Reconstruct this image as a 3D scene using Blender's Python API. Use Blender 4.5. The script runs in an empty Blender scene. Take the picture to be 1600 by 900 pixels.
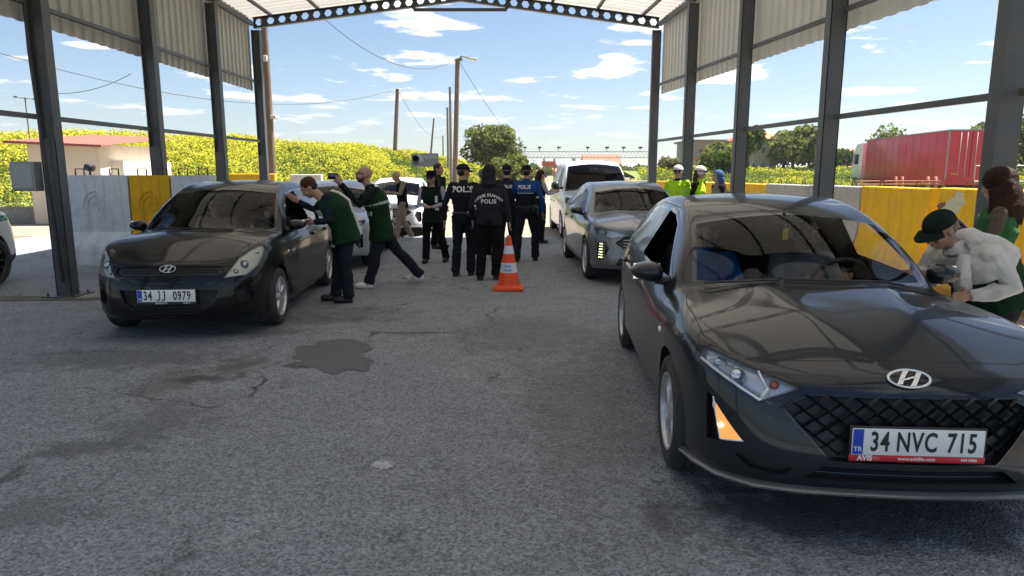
import bpy, bmesh, math, random
import numpy as np
from mathutils import Vector, Matrix
from mathutils.bvhtree import BVHTree
R = math.radians
rnd = random.Random(7)
scene = bpy.context.scene
col = scene.collection

# ------------------------------------------------------------------ camera
FPX, CAMH, PITCH = 1071.0, 1.584, math.atan2(182.5, 1071.0)
cam_d = bpy.data.cameras.new('camera'); cam = bpy.data.objects.new('camera', cam_d); col.objects.link(cam)
cam_d.sensor_width = 36; cam_d.lens = 36 * FPX / 1600; cam_d.clip_start = .05; cam_d.clip_end = 6000
cam.location = (0, 0, CAMH); cam.rotation_euler = (R(90) - PITCH, 0, 0)
scene.camera = cam
# ------------------------------------------------------------------ world sky, sun, exposure
SUN_DIR = Vector((0.42, 0.20, 1.0)).normalized()
sun_el = math.asin(SUN_DIR.z)
world = bpy.data.worlds.new('World'); scene.world = world; world.use_nodes = True
wn = world.node_tree.nodes; wl = world.node_tree.links; wn.clear()
wo = wn.new('ShaderNodeOutputWorld'); bg = wn.new('ShaderNodeBackground'); bg.inputs['Strength'].default_value = 0.05
sky = wn.new('ShaderNodeTexSky'); sky.sky_type = 'NISHITA'; sky.sun_disc = False
sky.sun_elevation = sun_el; sky.sun_rotation = math.atan2(SUN_DIR.x, SUN_DIR.y)
sky.air_density = .85; sky.dust_density = 1.0; sky.ozone_density = 1.6
# small fair-weather clouds: noise on a flat layer overhead, direction -> plane
tc = wn.new('ShaderNodeTexCoord'); sep = wn.new('ShaderNodeSeparateXYZ'); wl.new(tc.outputs['Generated'], sep.inputs[0])
def wmath(op, a, b=None, c=None):
    n = wn.new('ShaderNodeMath'); n.operation = op
    for i, v in enumerate((a, b, c)):
        if v is None: continue
        if isinstance(v, (int, float)): n.inputs[i].default_value = v
        else: wl.new(v, n.inputs[i])
    return n.outputs[0]
zz = wmath('MAXIMUM', wmath('ADD', sep.outputs['Z'], 0.06), 0.03)
cx = wmath('DIVIDE', sep.outputs['X'], zz); cy = wmath('DIVIDE', sep.outputs['Y'], zz)
cmb = wn.new('ShaderNodeCombineXYZ'); wl.new(cx, cmb.inputs[0]); wl.new(cy, cmb.inputs[1]); cmb.inputs[2].default_value = 3.1
nz = wn.new('ShaderNodeTexNoise'); nz.inputs['Scale'].default_value = 1.7; nz.inputs['Detail'].default_value = 7; nz.inputs['Roughness'].default_value = .52
wl.new(cmb.outputs[0], nz.inputs['Vector'])
mr = wn.new('ShaderNodeMapRange'); mr.inputs['From Min'].default_value = .575; mr.inputs['From Max'].default_value = .63; mr.clamp = True
wl.new(nz.outputs['Fac'], mr.inputs['Value'])
hz = wn.new('ShaderNodeMapRange'); hz.inputs['From Min'].default_value = .02; hz.inputs['From Max'].default_value = .14
wl.new(sep.outputs['Z'], hz.inputs['Value'])
cf = wmath('MULTIPLY', mr.outputs[0], hz.outputs[0])
mixc = wn.new('ShaderNodeMixRGB'); wl.new(cf, mixc.inputs[0]); wl.new(sky.outputs[0], mixc.inputs[1]); mixc.inputs[2].default_value = (8.5, 8.4, 8.2, 1)
wl.new(mixc.outputs[0], bg.inputs['Color']); wl.new(bg.outputs[0], wo.inputs[0])
sd = bpy.data.lights.new('sun', 'SUN'); sd.energy = 5.0; sd.angle = R(.53); sd.color = (1, .95, .87)
so = bpy.data.objects.new('sun', sd); col.objects.link(so); so.rotation_euler = SUN_DIR.to_track_quat('Z', 'Y').to_euler(); so.location = (20, 0, 30)
scene.view_settings.view_transform = 'Standard'; scene.view_settings.look = 'None'
scene.view_settings.exposure = 1.72; scene.view_settings.gamma = 1; scene.view_settings.use_curve_mapping = False
scene.cycles.max_bounces = 10; scene.cycles.transparent_max_bounces = 16; scene.cycles.diffuse_bounces = 4
scene.cycles.caustics_reflective = False; scene.cycles.caustics_refractive = False
scene.cycles.use_denoising = True

# ------------------------------------------------------------------ helpers
def ray(u, v):
    x = (u - 800) / FPX; d = (v - 450) / FPX; c, s = math.cos(PITCH), math.sin(PITCH)
    return Vector((x, c - d * s, -s - d * c))
def gp(u, v, z=0):
    r = ray(u, v); t = (z - CAMH) / r.z; return Vector((r.x * t, r.y * t, z))
def at(u, v, F):
    r = ray(u, v); t = F / r.y; return Vector((r.x * t, F, r.z * t + CAMH))

MATS = {}
def mat(name, c=(.5, .5, .5), rough=.6, metal=0., coat=0., spec=.5, noise=0., nscale=8., bump=0., bscale=60., c2=None, emit=None, estr=0., sheen=0., alpha=1):
    if name in MATS: return MATS[name]
    m = bpy.data.materials.new(name); MATS[name] = m; m.use_nodes = True
    nt = m.node_tree; b = nt.nodes['Principled BSDF']
    b.inputs['Base Color'].default_value = (*c, 1); b.inputs['Roughness'].default_value = rough
    b.inputs['Metallic'].default_value = metal; b.inputs['Specular IOR Level'].default_value = spec
    b.inputs['Coat Weight'].default_value = coat; b.inputs['Coat Roughness'].default_value = .03
    b.inputs['Sheen Weight'].default_value = sheen
    if emit: b.inputs['Emission Color'].default_value = (*emit, 1); b.inputs['Emission Strength'].default_value = estr
    if noise or c2:
        t = nt.nodes.new('ShaderNodeTexCoord'); n = nt.nodes.new('ShaderNodeTexNoise'); n.inputs['Scale'].default_value = nscale; n.inputs['Detail'].default_value = 6
        nt.links.new(t.outputs['Object'], n.inputs['Vector'])
        r = nt.nodes.new('ShaderNodeMapRange'); r.inputs['From Min'].default_value = .3; r.inputs['From Max'].default_value = .7
        nt.links.new(n.outputs['Fac'], r.inputs['Value'])
        mx = nt.nodes.new('ShaderNodeMixRGB'); nt.links.new(r.outputs[0], mx.inputs[0])
        if c2 is None: c2 = tuple(x * (1 - noise) for x in c)
        mx.inputs[1].default_value = (*c, 1); mx.inputs[2].default_value = (*c2, 1)
        nt.links.new(mx.outputs[0], b.inputs['Base Color'])
    if bump:
        t = nt.nodes.new('ShaderNodeTexCoord'); n = nt.nodes.new('ShaderNodeTexNoise'); n.inputs['Scale'].default_value = bscale; n.inputs['Detail'].default_value = 5
        nt.links.new(t.outputs['Object'], n.inputs['Vector'])
        bp = nt.nodes.new('ShaderNodeBump'); bp.inputs['Strength'].default_value = bump; bp.inputs['Distance'].default_value = .02
        nt.links.new(n.outputs['Fac'], bp.inputs['Height']); nt.links.new(bp.outputs[0], b.inputs['Normal'])
    return m
mat('black_plastic', (.018, .018, .019), .45)
def glass_mat(name, tint=(.75, .8, .78), rough=.0, refl=.62, ior=1.32):
    if name in MATS: return MATS[name]
    m = bpy.data.materials.new(name); MATS[name] = m; m.use_nodes = True; nt = m.node_tree; nt.nodes.clear()
    o = nt.nodes.new('ShaderNodeOutputMaterial'); tr = nt.nodes.new('ShaderNodeBsdfTransparent'); tr.inputs[0].default_value = (*tint, 1)
    g = nt.nodes.new('ShaderNodeBsdfGlossy'); g.inputs['Roughness'].default_value = rough; g.inputs[0].default_value = (refl, refl, refl, 1)
    f = nt.nodes.new('ShaderNodeFresnel'); f.inputs[0].default_value = ior
    mx = nt.nodes.new('ShaderNodeMixShader'); nt.links.new(f.outputs[0], mx.inputs[0]); nt.links.new(tr.outputs[0], mx.inputs[1]); nt.links.new(g.outputs[0], mx.inputs[2])
    nt.links.new(mx.outputs[0], o.inputs[0]); return m

def thing(name, label, cat, loc=(0, 0, 0), rz=0, group=None):
    o = bpy.data.objects.new(name, None); col.objects.link(o); o.empty_display_size = .2
    o.location = loc; o.rotation_euler = (0, 0, rz); o['label'] = label; o['category'] = cat
    if group: o['group'] = group
    return o
def tag(o, label=None, cat=None, group=None, kind=None):
    if label: o['label'] = label
    if cat: o['category'] = cat
    if group: o['group'] = group
    if kind: o['kind'] = kind
    return o
def link_mesh(name, me, mats, parent=None):
    o = bpy.data.objects.new(name, me); col.objects.link(o)
    for m in (mats if isinstance(mats, (list, tuple)) else [mats]): me.materials.append(m)
    if parent is not None: o.parent = parent
    return o
def copy_tree(o, parent=None, loc=None, rz=None, label=None):
    c = o.copy(); col.objects.link(c)
    if parent is not None: c.parent = parent
    if loc is not None: c.location = loc
    if rz is not None: c.rotation_euler = (0, 0, rz)
    if label: c['label'] = label
    for ch in list(o.children): copy_tree(ch, c)
    return c

class MB:
    def __init__(s): s.v = []; s.f = []; s.m = []; s.sm = []
    def add(s, vs, fs, m=0, smooth=False):
        b = len(s.v); s.v += [tuple(v) for v in vs]
        for f in fs: s.f.append([b + i for i in f]); s.m.append(m); s.sm.append(smooth)
        return s
    def box(s, c, size, rot=None, m=0, bev=0):
        x, y, z = size[0] / 2, size[1] / 2, size[2] / 2
        c = Vector(c); M = rot.to_matrix() if hasattr(rot, 'to_matrix') else (rot or Matrix.Identity(3))
        if bev:
            k = bev; vs = []; 
            bm = bmesh.new(); bmesh.ops.create_cube(bm, size=1); 
            for v in bm.verts: v.co = Vector((v.co.x * size[0], v.co.y * size[1], v.co.z * size[2]))
            bmesh.ops.bevel(bm, geom=bm.edges[:], offset=k, segments=2, affect='EDGES', profile=.5)
            s.addbm(bm, Matrix.Translation(c) @ M.to_4x4(), m, True); bm.free(); return s
        vs = [c + M @ Vector(p) for p in ((-x, -y, -z), (x, -y, -z), (x, y, -z), (-x, y, -z), (-x, -y, z), (x, -y, z), (x, y, z), (-x, y, z))]
        return s.add(vs, [(0, 3, 2, 1), (4, 5, 6, 7), (0, 1, 5, 4), (1, 2, 6, 5), (2, 3, 7, 6), (3, 0, 4, 7)], m)
    def addbm(s, bm, M, m=0, smooth=False):
        bm.verts.index_update(); s.add([M @ v.co for v in bm.verts], [[v.index for v in f.verts] for f in bm.faces], m, smooth); return s
    def tube(s, pts, r, n=8, m=0, cap=True, smooth=True):
        pts = [Vector(p) for p in pts]; rs = r if isinstance(r, (list, tuple)) else [r] * len(pts)
        rings = []; up = None
        for i, p in enumerate(pts):
            d = (pts[min(i + 1, len(pts) - 1)] - pts[max(i - 1, 0)]).normalized()
            if up is None: up = Vector((0, 0, 1)) if abs(d.z) < .9 else Vector((1, 0, 0))
            a = d.cross(up).normalized(); b = a.cross(d); up = b
            rings.append([p + (a * math.cos(2 * math.pi * k / n) + b * math.sin(2 * math.pi * k / n)) * rs[i] for k in range(n)])
        vs = [v for q in rings for v in q]; fs = []
        for i in range(len(pts) - 1):
            for k in range(n): fs.append((i * n + k, i * n + (k + 1) % n, (i + 1) * n + (k + 1) % n, (i + 1) * n + k))
        s.add(vs, fs, m, smooth)
        if cap: s.add(rings[0], [tuple(range(n))], m); s.add(rings[-1], [tuple(reversed(range(n)))], m)
        return s
    def lathe(s, prof, n=32, M=None, m=0, smooth=True, closed=False):
        # prof: (r, axial) around local X axis... axial along Y ; M transform
        M = M or Matrix.Identity(4); vs = []; L = len(prof)
        for k in range(n):
            a = 2 * math.pi * k / n
            for (r, h) in prof: vs.append(M @ Vector((r * math.cos(a), h, r * math.sin(a))))
        fs = []
        for k in range(n):
            for j in range(L if closed else L - 1):
                j2 = (j + 1) % L
                fs.append((k * L + j, k * L + j2, ((k + 1) % n) * L + j2, ((k + 1) % n) * L + j))
        return s.add(vs, fs, m, smooth)
    def prism(s, poly, depth, M=None, m=0, smooth=False):
        # poly: 2D (x,z) extruded along y 0..depth
        M = M or Matrix.Identity(4); n = len(poly)
        vs = [M @ Vector((p[0], 0, p[1])) for p in poly] + [M @ Vector((p[0], depth, p[1])) for p in poly]
        fs = [tuple(range(n)), tuple(reversed(range(n, 2 * n)))] + [(i, n + i, n + (i + 1) % n, (i + 1) % n) for i in range(n)]
        return s.add(vs, fs, m, smooth)
    def ellipsoid(s, c, r, n=12, m=0, M=None):
        vs = []; c = Vector(c); M = M or Matrix.Identity(3)
        for i in range(n + 1):
            t = math.pi * i / n
            for k in range(2 * n):
                a = math.pi * k / n; vs.append(c + M @ Vector((r[0] * math.sin(t) * math.cos(a), r[1] * math.sin(t) * math.sin(a), r[2] * math.cos(t))))
        fs = [(i * 2 * n + k, i * 2 * n + (k + 1) % (2 * n), (i + 1) * 2 * n + (k + 1) % (2 * n), (i + 1) * 2 * n + k) for i in range(n) for k in range(2 * n)]
        return s.add(vs, fs, m, True)
    def mesh(s, name='m'):
        me = bpy.data.meshes.new(name); me.from_pydata(s.v, [], s.f)
        me.polygons.foreach_set('material_index', s.m); me.polygons.foreach_set('use_smooth', s.sm)
        bm = bmesh.new(); bm.from_mesh(me); bmesh.ops.remove_doubles(bm, verts=bm.verts, dist=1e-6); bmesh.ops.recalc_face_normals(bm, faces=bm.faces); bm.to_mesh(me); bm.free()
        me.update(); return me
    def build(s, name, mats, parent=None, auto=True):
        me = s.mesh(name); o = link_mesh(name, me, mats, parent)
        if auto and any(s.sm):
            bm = bmesh.new(); bm.from_mesh(me)
            for e in bm.edges:
                if len(e.link_faces) == 2 and e.calc_face_angle(0) > R(38): e.smooth = False
            bm.to_mesh(me); bm.free()
        return o
def text_mesh(txt, size=1., extrude=.0, bold=0., align='CENTER', shear=0., spacing=1., sx=1.):
    cu = bpy.data.curves.new('t', 'FONT'); cu.body = txt; cu.size = size; cu.extrude = extrude; cu.offset = bold; cu.align_x = align; cu.align_y = 'CENTER'; cu.shear = shear; cu.space_character = spacing
    cu.resolution_u = 3
    o = bpy.data.objects.new('t', cu); col.objects.link(o)
    dg = bpy.context.evaluated_depsgraph_get(); me = bpy.data.meshes.new_from_object(o.evaluated_get(dg))
    bpy.data.objects.remove(o); bpy.data.curves.remove(cu)
    if sx != 1: 
        for v in me.vertices: v.co.x *= sx
    me.materials.clear(); return me
def eval_mesh(o):
    bpy.context.view_layer.update(); dg = bpy.context.evaluated_depsgraph_get(); return bpy.data.meshes.new_from_object(o.evaluated_get(dg))
# ------------------------------------------------------------------ ground and road
def ground_mat(name, c1, c2, c3, fine=90., speck=0., bump=.5, rough=.9, crack=0., oil=0., con=.35, grime=0.):
    m = bpy.data.materials.new(name); MATS[name] = m; m.use_nodes = True; nt = m.node_tree; N = nt.nodes; L = nt.links; b = N['Principled BSDF']
    b.inputs['Roughness'].default_value = rough; b.inputs['Specular IOR Level'].default_value = .35
    tc = N.new('ShaderNodeTexCoord')
    def noise(sc, det=6, ro=.6, dim=None):
        n = N.new('ShaderNodeTexNoise'); n.inputs['Scale'].default_value = sc; n.inputs['Detail'].default_value = det; n.inputs['Roughness'].default_value = ro; L.new(tc.outputs['Object'], n.inputs['Vector']); return n.outputs['Fac']
    def mr(x, a, b_, c=0., d=1.):
        n = N.new('ShaderNodeMapRange'); n.inputs[1].default_value = a; n.inputs[2].default_value = b_; n.inputs[3].default_value = c; n.inputs[4].default_value = d; L.new(x, n.inputs[0]); return n.outputs[0]
    def mix(f, x, y, t='MIX'):
        n = N.new('ShaderNodeMixRGB'); n.blend_type = t
        for i, q in enumerate((f, x, y)):
            if isinstance(q, tuple): n.inputs[i].default_value = (*q, 1)
            elif isinstance(q, float): n.inputs[i].default_value = q
            else: L.new(q, n.inputs[i])
        return n.outputs[0]
    c = mix(mr(noise(.55, 5), .35, .65), c1, c2)
    c = mix(mr(noise(3.1, 8, .7), .45, .75, 0, .7), c, c3)
    if oil: c = mix(mr(noise(13, 9, .72), .50, .72, 0, .75), c, mix(1., c, (.60, .60, .61), 'MULTIPLY')); c = mix(mr(noise(1.3, 4, .6), .5, .7, 0, .5), c, mix(1., c, (1.25, 1.24, 1.22), 'MULTIPLY'))
    v = N.new('ShaderNodeTexVoronoi'); v.inputs['Scale'].default_value = fine; L.new(tc.outputs['Object'], v.inputs['Vector'])
    g = N.new('ShaderNodeSeparateColor'); L.new(v.outputs['Color'], g.inputs[0])
    c = mix(mr(g.outputs[0], 0, 1, 0, 1.), mix(1., c, (1 - con,) * 3, 'MULTIPLY'), mix(1., c, (1 + con * 1.25,) * 3, 'MULTIPLY'))
    if speck: c = mix(mr(g.outputs[1], .90, .97, 0, speck), c, (.30, .29, .28))
    if oil:
        mp = N.new('ShaderNodeMapping'); mp.inputs['Scale'].default_value = (1.2, .5, 1); L.new(tc.outputs['Object'], mp.inputs[0])
        n = N.new('ShaderNodeTexNoise'); n.inputs['Scale'].default_value = 2.6; n.inputs['Detail'].default_value = 7; n.inputs['Roughness'].default_value = .7; L.new(mp.outputs[0], n.inputs['Vector'])
        c = mix(mr(n.outputs['Fac'], .60, .68, 0, oil), c, (.022, .022, .024))
    if grime:
        mpg = N.new('ShaderNodeMapping'); mpg.inputs['Scale'].default_value = (7, 7, .7); L.new(tc.outputs['Object'], mpg.inputs[0])
        ng = N.new('ShaderNodeTexNoise'); ng.inputs['Scale'].default_value = 1.6; ng.inputs['Detail'].default_value = 7; ng.inputs['Roughness'].default_value = .65; L.new(mpg.outputs[0], ng.inputs['Vector'])
        c = mix(mr(ng.outputs['Fac'], .50, .74, 0, grime), c, (.16, .125, .085))
        sz_ = N.new('ShaderNodeSeparateXYZ'); L.new(tc.outputs['Object'], sz_.inputs[0]); az = N.new('ShaderNodeMath'); az.operation = 'MULTIPLY_ADD'; L.new(noise(5, 6, .7), az.inputs[0]); az.inputs[1].default_value = -.9; L.new(sz_.outputs['Z'], az.inputs[2])
        c = mix(mr(az.outputs[0], -.40, .05, grime, 0), c, (.14, .125, .10)); c = mix(mr(noise(19, 6, .7), .66, .70, 0, .8), c, (.30, .29, .27))
    L.new(c, b.inputs['Base Color'])
    if crack:
        v2 = N.new('ShaderNodeTexVoronoi'); v2.feature = 'DISTANCE_TO_EDGE'; v2.inputs['Scale'].default_value = .45
        n2 = N.new('ShaderNodeTexNoise'); n2.inputs['Scale'].default_value = 3; n2.inputs['Detail'].default_value = 6; L.new(tc.outputs['Object'], n2.inputs['Vector'])
        mx2 = N.new('ShaderNodeMixRGB'); mx2.inputs[0].default_value = .25; L.new(tc.outputs['Object'], mx2.inputs[1]); L.new(n2.outputs['Color'], mx2.inputs[2]); L.new(mx2.outputs[0], v2.inputs['Vector'])
        msk = mr(v2.outputs['Distance'], 0, .006, crack, 0); n3 = mr(noise(.5, 3), .52, .6)
        mm = N.new('ShaderNodeMath'); mm.operation = 'MULTIPLY'; L.new(msk, mm.inputs[0]); L.new(n3, mm.inputs[1])
        c = mix(mm.outputs[0], c, (.012, .012, .012)); L.new(c, b.inputs['Base Color'])
    bp = N.new('ShaderNodeBump'); bp.inputs['Strength'].default_value = bump; bp.inputs['Distance'].default_value = .012
    ad = N.new('ShaderNodeMath'); ad.operation = 'ADD'; L.new(v.outputs['Distance'], ad.inputs[0]); L.new(noise(35, 4), ad.inputs[1]); L.new(ad.outputs[0], bp.inputs['Height']); L.new(bp.outputs[0], b.inputs['Normal'])
    return m
def stains(m, L_):
    nt = m.node_tree; N = nt.nodes; L = nt.links; b = N['Principled BSDF']; src = b.inputs['Base Color'].links[0].from_socket; tc = N.new('ShaderNodeTexCoord'); n = N.new('ShaderNodeTexNoise'); n.inputs['Scale'].default_value = 5; n.inputs['Detail'].default_value = 8; n.inputs['Roughness'].default_value = .65; L.new(tc.outputs['Object'], n.inputs['Vector'])
    for (x, y, rx, ry, c, f) in L_:
        mp = N.new('ShaderNodeMapping'); mp.inputs['Location'].default_value = (-x / rx, -y / ry, 0); mp.inputs['Scale'].default_value = (1 / rx, 1 / ry, 0); L.new(tc.outputs['Object'], mp.inputs[0])
        ln = N.new('ShaderNodeVectorMath'); ln.operation = 'LENGTH'; L.new(mp.outputs[0], ln.inputs[0]); a = N.new('ShaderNodeMath'); a.operation = 'MULTIPLY_ADD'; L.new(n.outputs['Fac'], a.inputs[0]); a.inputs[1].default_value = 3.2; L.new(ln.outputs['Value'], a.inputs[2])
        r = N.new('ShaderNodeMapRange'); r.inputs[1].default_value = 2.15; r.inputs[2].default_value = 2.75; r.inputs[3].default_value = f; r.inputs[4].default_value = 0; L.new(a.outputs[0], r.inputs[0])
        mx = N.new('ShaderNodeMixRGB'); L.new(r.outputs[0], mx.inputs[0]); L.new(src, mx.inputs[1]); mx.inputs[2].default_value = (*c, 1); src = mx.outputs[0]
    L.new(src, b.inputs['Base Color'])
def sheet(name, poly, z, m, kind='structure'):
    b = MB(); b.add([(x, y, z) for x, y in poly], [tuple(range(len(poly)))]); o = b.build(name, m); o['kind'] = kind; return o
soil = ground_mat('dry_soil', (.20, .17, .12), (.13, .13, .06), (.10, .12, .04), fine=9, bump=.3)
asph = ground_mat('asphalt', (.268, .280, .300), (.236, .246, .262), (.172, .179, .190), fine=80, speck=.6, bump=1., rough=.82, crack=.9, oil=.6, con=.40)
def sp(u, v, rx, ry, c, f): q = gp(u, v); return (q.x, q.y, rx, ry, c, f)
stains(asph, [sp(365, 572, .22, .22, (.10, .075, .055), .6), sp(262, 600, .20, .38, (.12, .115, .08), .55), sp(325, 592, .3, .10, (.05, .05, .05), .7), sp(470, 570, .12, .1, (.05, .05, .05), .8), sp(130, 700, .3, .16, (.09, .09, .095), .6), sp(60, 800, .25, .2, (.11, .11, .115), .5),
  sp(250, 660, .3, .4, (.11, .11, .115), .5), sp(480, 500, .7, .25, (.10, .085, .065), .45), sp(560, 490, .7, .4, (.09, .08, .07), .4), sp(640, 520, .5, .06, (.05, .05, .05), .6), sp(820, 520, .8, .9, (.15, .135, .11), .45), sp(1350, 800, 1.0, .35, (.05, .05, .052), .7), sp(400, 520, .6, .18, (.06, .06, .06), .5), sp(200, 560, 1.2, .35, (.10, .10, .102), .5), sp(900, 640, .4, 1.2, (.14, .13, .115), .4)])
conc_far = ground_mat('worn_road', (.24, .205, .155), (.21, .18, .14), (.17, .15, .12), fine=40, speck=.2, bump=.3, crack=.5)
sheet('ground', [(-3000, -60), (3000, -60), (3000, 4000), (-3000, 4000)], -.012, soil)
sheet('road', [(-11.5, -30), (6.2, -30), (5.6, 16.9), (-11.8, 16.9)], 0, asph)
sheet('far_road', [(-13, 16.9), (5.45, 16.9), (5.2, 24), (6, 60), (22, 150), (14, 150), (0, 70), (-9.0, 47), (-14, 31), (-20, 25), (-20, 12.5), (-11.6, 12.9)], -.004, conc_far)
sheet('pavement', [(4.35, -20), (9, -20), (8, 26), (3.55, 26)], .006, ground_mat('paving', (.25, .22, .18), (.20, .18, .15), (.15, .14, .11), fine=25, bump=.3))
def blob_sheet(name, c, rx, ry, z, m, seed, rot=0, n=90, wob=.17):
    q = random.Random(seed); ph = [q.uniform(0, 6.28) for _ in range(16)]; poly = []
    for i in range(n):
        a = 2 * math.pi * i / n; r = 1 + sum(wob / (k + 1) ** .8 * math.sin((k + 2) * a + ph[k]) for k in range(16))
        x, y = rx * r * math.cos(a), ry * r * math.sin(a); poly.append((c[0] + x * math.cos(rot) - y * math.sin(rot), c[1] + x * math.sin(rot) + y * math.cos(rot)))
    return sheet(name, poly, z, m)
blob_sheet('asphalt_patch', gp(522, 554).xy, .37, .50, .004, ground_mat('asphalt_fresh', (.130, .136, .144), (.115, .12, .127), (.14, .145, .15), fine=150, bump=.5), 5, .1)
blob_sheet('paint_splash', gp(597, 727).xy, .052, .06, .004, mat('splash_white', (.52, .53, .55), .8, noise=.5, nscale=30), 11)
blob_sheet('dry_verge', gp(75, 466).xy, 1.05, .22, .006, ground_mat('moss_soil', (.16, .155, .12), (.11, .115, .07), (.08, .09, .05), fine=60, bump=.8), 21, .05)
blob_sheet('concrete_pad', (gp(130, 462).x + .1, gp(130, 462).y, 0)[:2], .50, .20, .010, mat('pad_concrete', (.30, .29, .26), .9, noise=.3, nscale=7), 22)

# ------------------------------------------------------------------ canopy
steel = mat('steel_blue_grey', (.060, .072, .085), .48, metal=.1, nscale=4, c2=(.085, .082, .080), bump=.05, bscale=30)
steel_d = mat('steel_dark', (.028, .034, .042), .45, metal=.15)
def CL(F): return -5.72 - .055 * (F - 8.7)
def CR(F): return 4.05 - .047 * (F - 5.8)
def sz(F): return .015 * (F - 17.4)
canopy = thing('canopy', 'open steel checkpoint canopy with perforated rafters and corrugated side sheets over the lanes', 'canopy', (-1.2, 8, 0))
def cb(b, name, m): o = b.build(name, m, canopy); o.location = (1.2, -8, 0); return o
BAYS = [0.0, 2.9, 5.8, 8.7, 11.6, 14.5, 17.4]
def hsec(b, x, y, z0, z1, w=.15, d=.20, t=.014):
    # H column: flanges face +-x, web in between
    for s in (-1, 1): b.box((x + s * (d / 2 - t / 2), y, (z0 + z1) / 2), (t, w, z1 - z0), m=0)
    b.box((x, y, (z0 + z1) / 2), (d - 2 * t - .002, t, z1 - z0), m=0)
for F in BAYS:
    for X in (CL(F), CR(F)):
        if F == 5.8 and X < 0: pass
        b = MB(); hsec(b, X, F, .02, 4.95 + sz(F)); b.box((X, F, .012), (.42, .40, .022), m=0)
        # lower part boxed in
        for s in (-1, 1): b.box((X, F + s * .071, 1.0 if X < 0 else 2.45), (.196, .008, 1.96 if X < 0 else 4.86), m=0)
        for sx in (-1, 1):
            for sy in (-1, 1): b.tube([(X + sx * .16, F + sy * .15, .02), (X + sx * .16, F + sy * .15, .06)], .012, 6)
        cb(b, 'column', steel)
RG = -1.22
def roofz(x, F): # underside of the roof sheet
    L, Rr = CL(F), CR(F); t = (x - L) / (RG + .04 * (17.4 - F) * .0 - L) if x < RG else (Rr - x) / (Rr - RG)
    return 5.24 + .62 * t + sz(F)
def rafter(F):
    b = MB()
    for (xa, xb) in ((CL(F) - .05, RG), (RG, CR(F) + .05)):
        n = int(round(abs(xb - xa) / .285)); dx = (xb - xa) / n
        for i in range(n):
            x0 = xa + i * dx; x1 = x0 + dx; xm = (x0 + x1) / 2
            zt0, zt1 = roofz(x0, F), roofz(x1, F); h = .235
            c = Vector((xm, F, (zt0 + zt1) / 2 - h / 2)); sl = (zt1 - zt0) / dx
            def P(x, dz): return Vector((x, F, (zt0 + zt1) / 2 + sl * (x - xm) - h / 2 + dz))
            hx = [P(xm + .092 * math.cos(a), .078 * math.sin(a) * 1.12) for a in [k * math.pi / 3 for k in range(6)]]
            o = [P(x1, 0), P(x1, h / 2), P(xm + dx * .25, h / 2), P(xm - dx * .25, h / 2), P(x0, h / 2), P(x0, 0), P(x0, -h / 2), P(xm - dx * .25, -h / 2), P(xm + dx * .25, -h / 2), P(x1, -h / 2)]
            v = hx + o; fs = [(0, 6, 7, 8, 1), (1, 8, 9, 2), (2, 9, 10, 11, 3), (3, 11, 12, 13, 4), (4, 13, 14, 5), (5, 14, 15, 6, 0)]
            for dy in (-.006, .006): b.add([q + Vector((0, dy, 0)) for q in v], fs, 0)
            b.add([q + Vector((0, dy, 0)) for q in hx for dy in (-.006, .006)], [(2 * k, 2 * k + 1, (2 * k + 3) % 12, (2 * k + 2) % 12) for k in range(6)], 0)
        for dz in (0, -.235):
            a, c = Vector((xa, F, roofz(xa, F) + dz - .006)), Vector((xb, F, roofz(xb, F) + dz - .006)); d = c - a
            b.box((a + c) / 2, (d.length, .13, .012), Matrix.Rotation(-math.atan2(d.z, d.x), 3, 'Y'), 0)
    cb(b, 'rafter', steel_d)
    b = MB(); z = 5.41 + sz(F); b.box(((-2.31 - .18) / 2, F - .03, z), (2.25, .05, .07), m=0)
    for s in (-1, 1): a = Vector((-1.245 + s * 1.06, F - .03, z)); b.tube([a, (a.x + s * .10, F - .03, roofz(a.x + s * .10, F) - .24)], .03, 6)
    cb(b, 'tie_beam', steel_d)
for F in BAYS: rafter(F)
def translucent_sheet(name, c, tc_, f):
    m = mat(name, c, .6, noise=.15, nscale=1.8); nt = m.node_tree; o = nt.nodes['Material Output']; t = nt.nodes.new('ShaderNodeBsdfTranslucent'); t.inputs[0].default_value = (*tc_, 1)
    mx = nt.nodes.new('ShaderNodeMixShader'); mx.inputs[0].default_value = f; nt.links.new(nt.nodes['Principled BSDF'].outputs[0], mx.inputs[1]); nt.links.new(t.outputs[0], mx.inputs[2]); nt.links.new(mx.outputs[0], o.inputs[0]); return m
sheetm = translucent_sheet('sheet_grey', (.40, .395, .37), (.9, .88, .82), .05)
roofm = translucent_sheet('roof_sheet_cream', (.52, .48, .40), (1., .97, .92), .15)
def corrug(b, pts_fn, length, pitch=.26, depth=.035, vert=None, m=0):
    """pts_fn(s, off) -> (bottom, top) points for distance s with profile offset"""
    n = int(length / pitch); prof = [(0, 0), (.42, 0), (.5, 1), (.92, 1)]; vs = []; 
    for i in range(n):
        for (t, o) in prof: p, q = pts_fn((i + t) * length / n, o * depth); vs += [p, q]
    p, q = pts_fn(length, 0); vs += [p, q]
    b.add(vs, [(2 * k, 2 * k + 1, 2 * k + 3, 2 * k + 2) for k in range(len(vs) // 2 - 1)], m)
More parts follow.
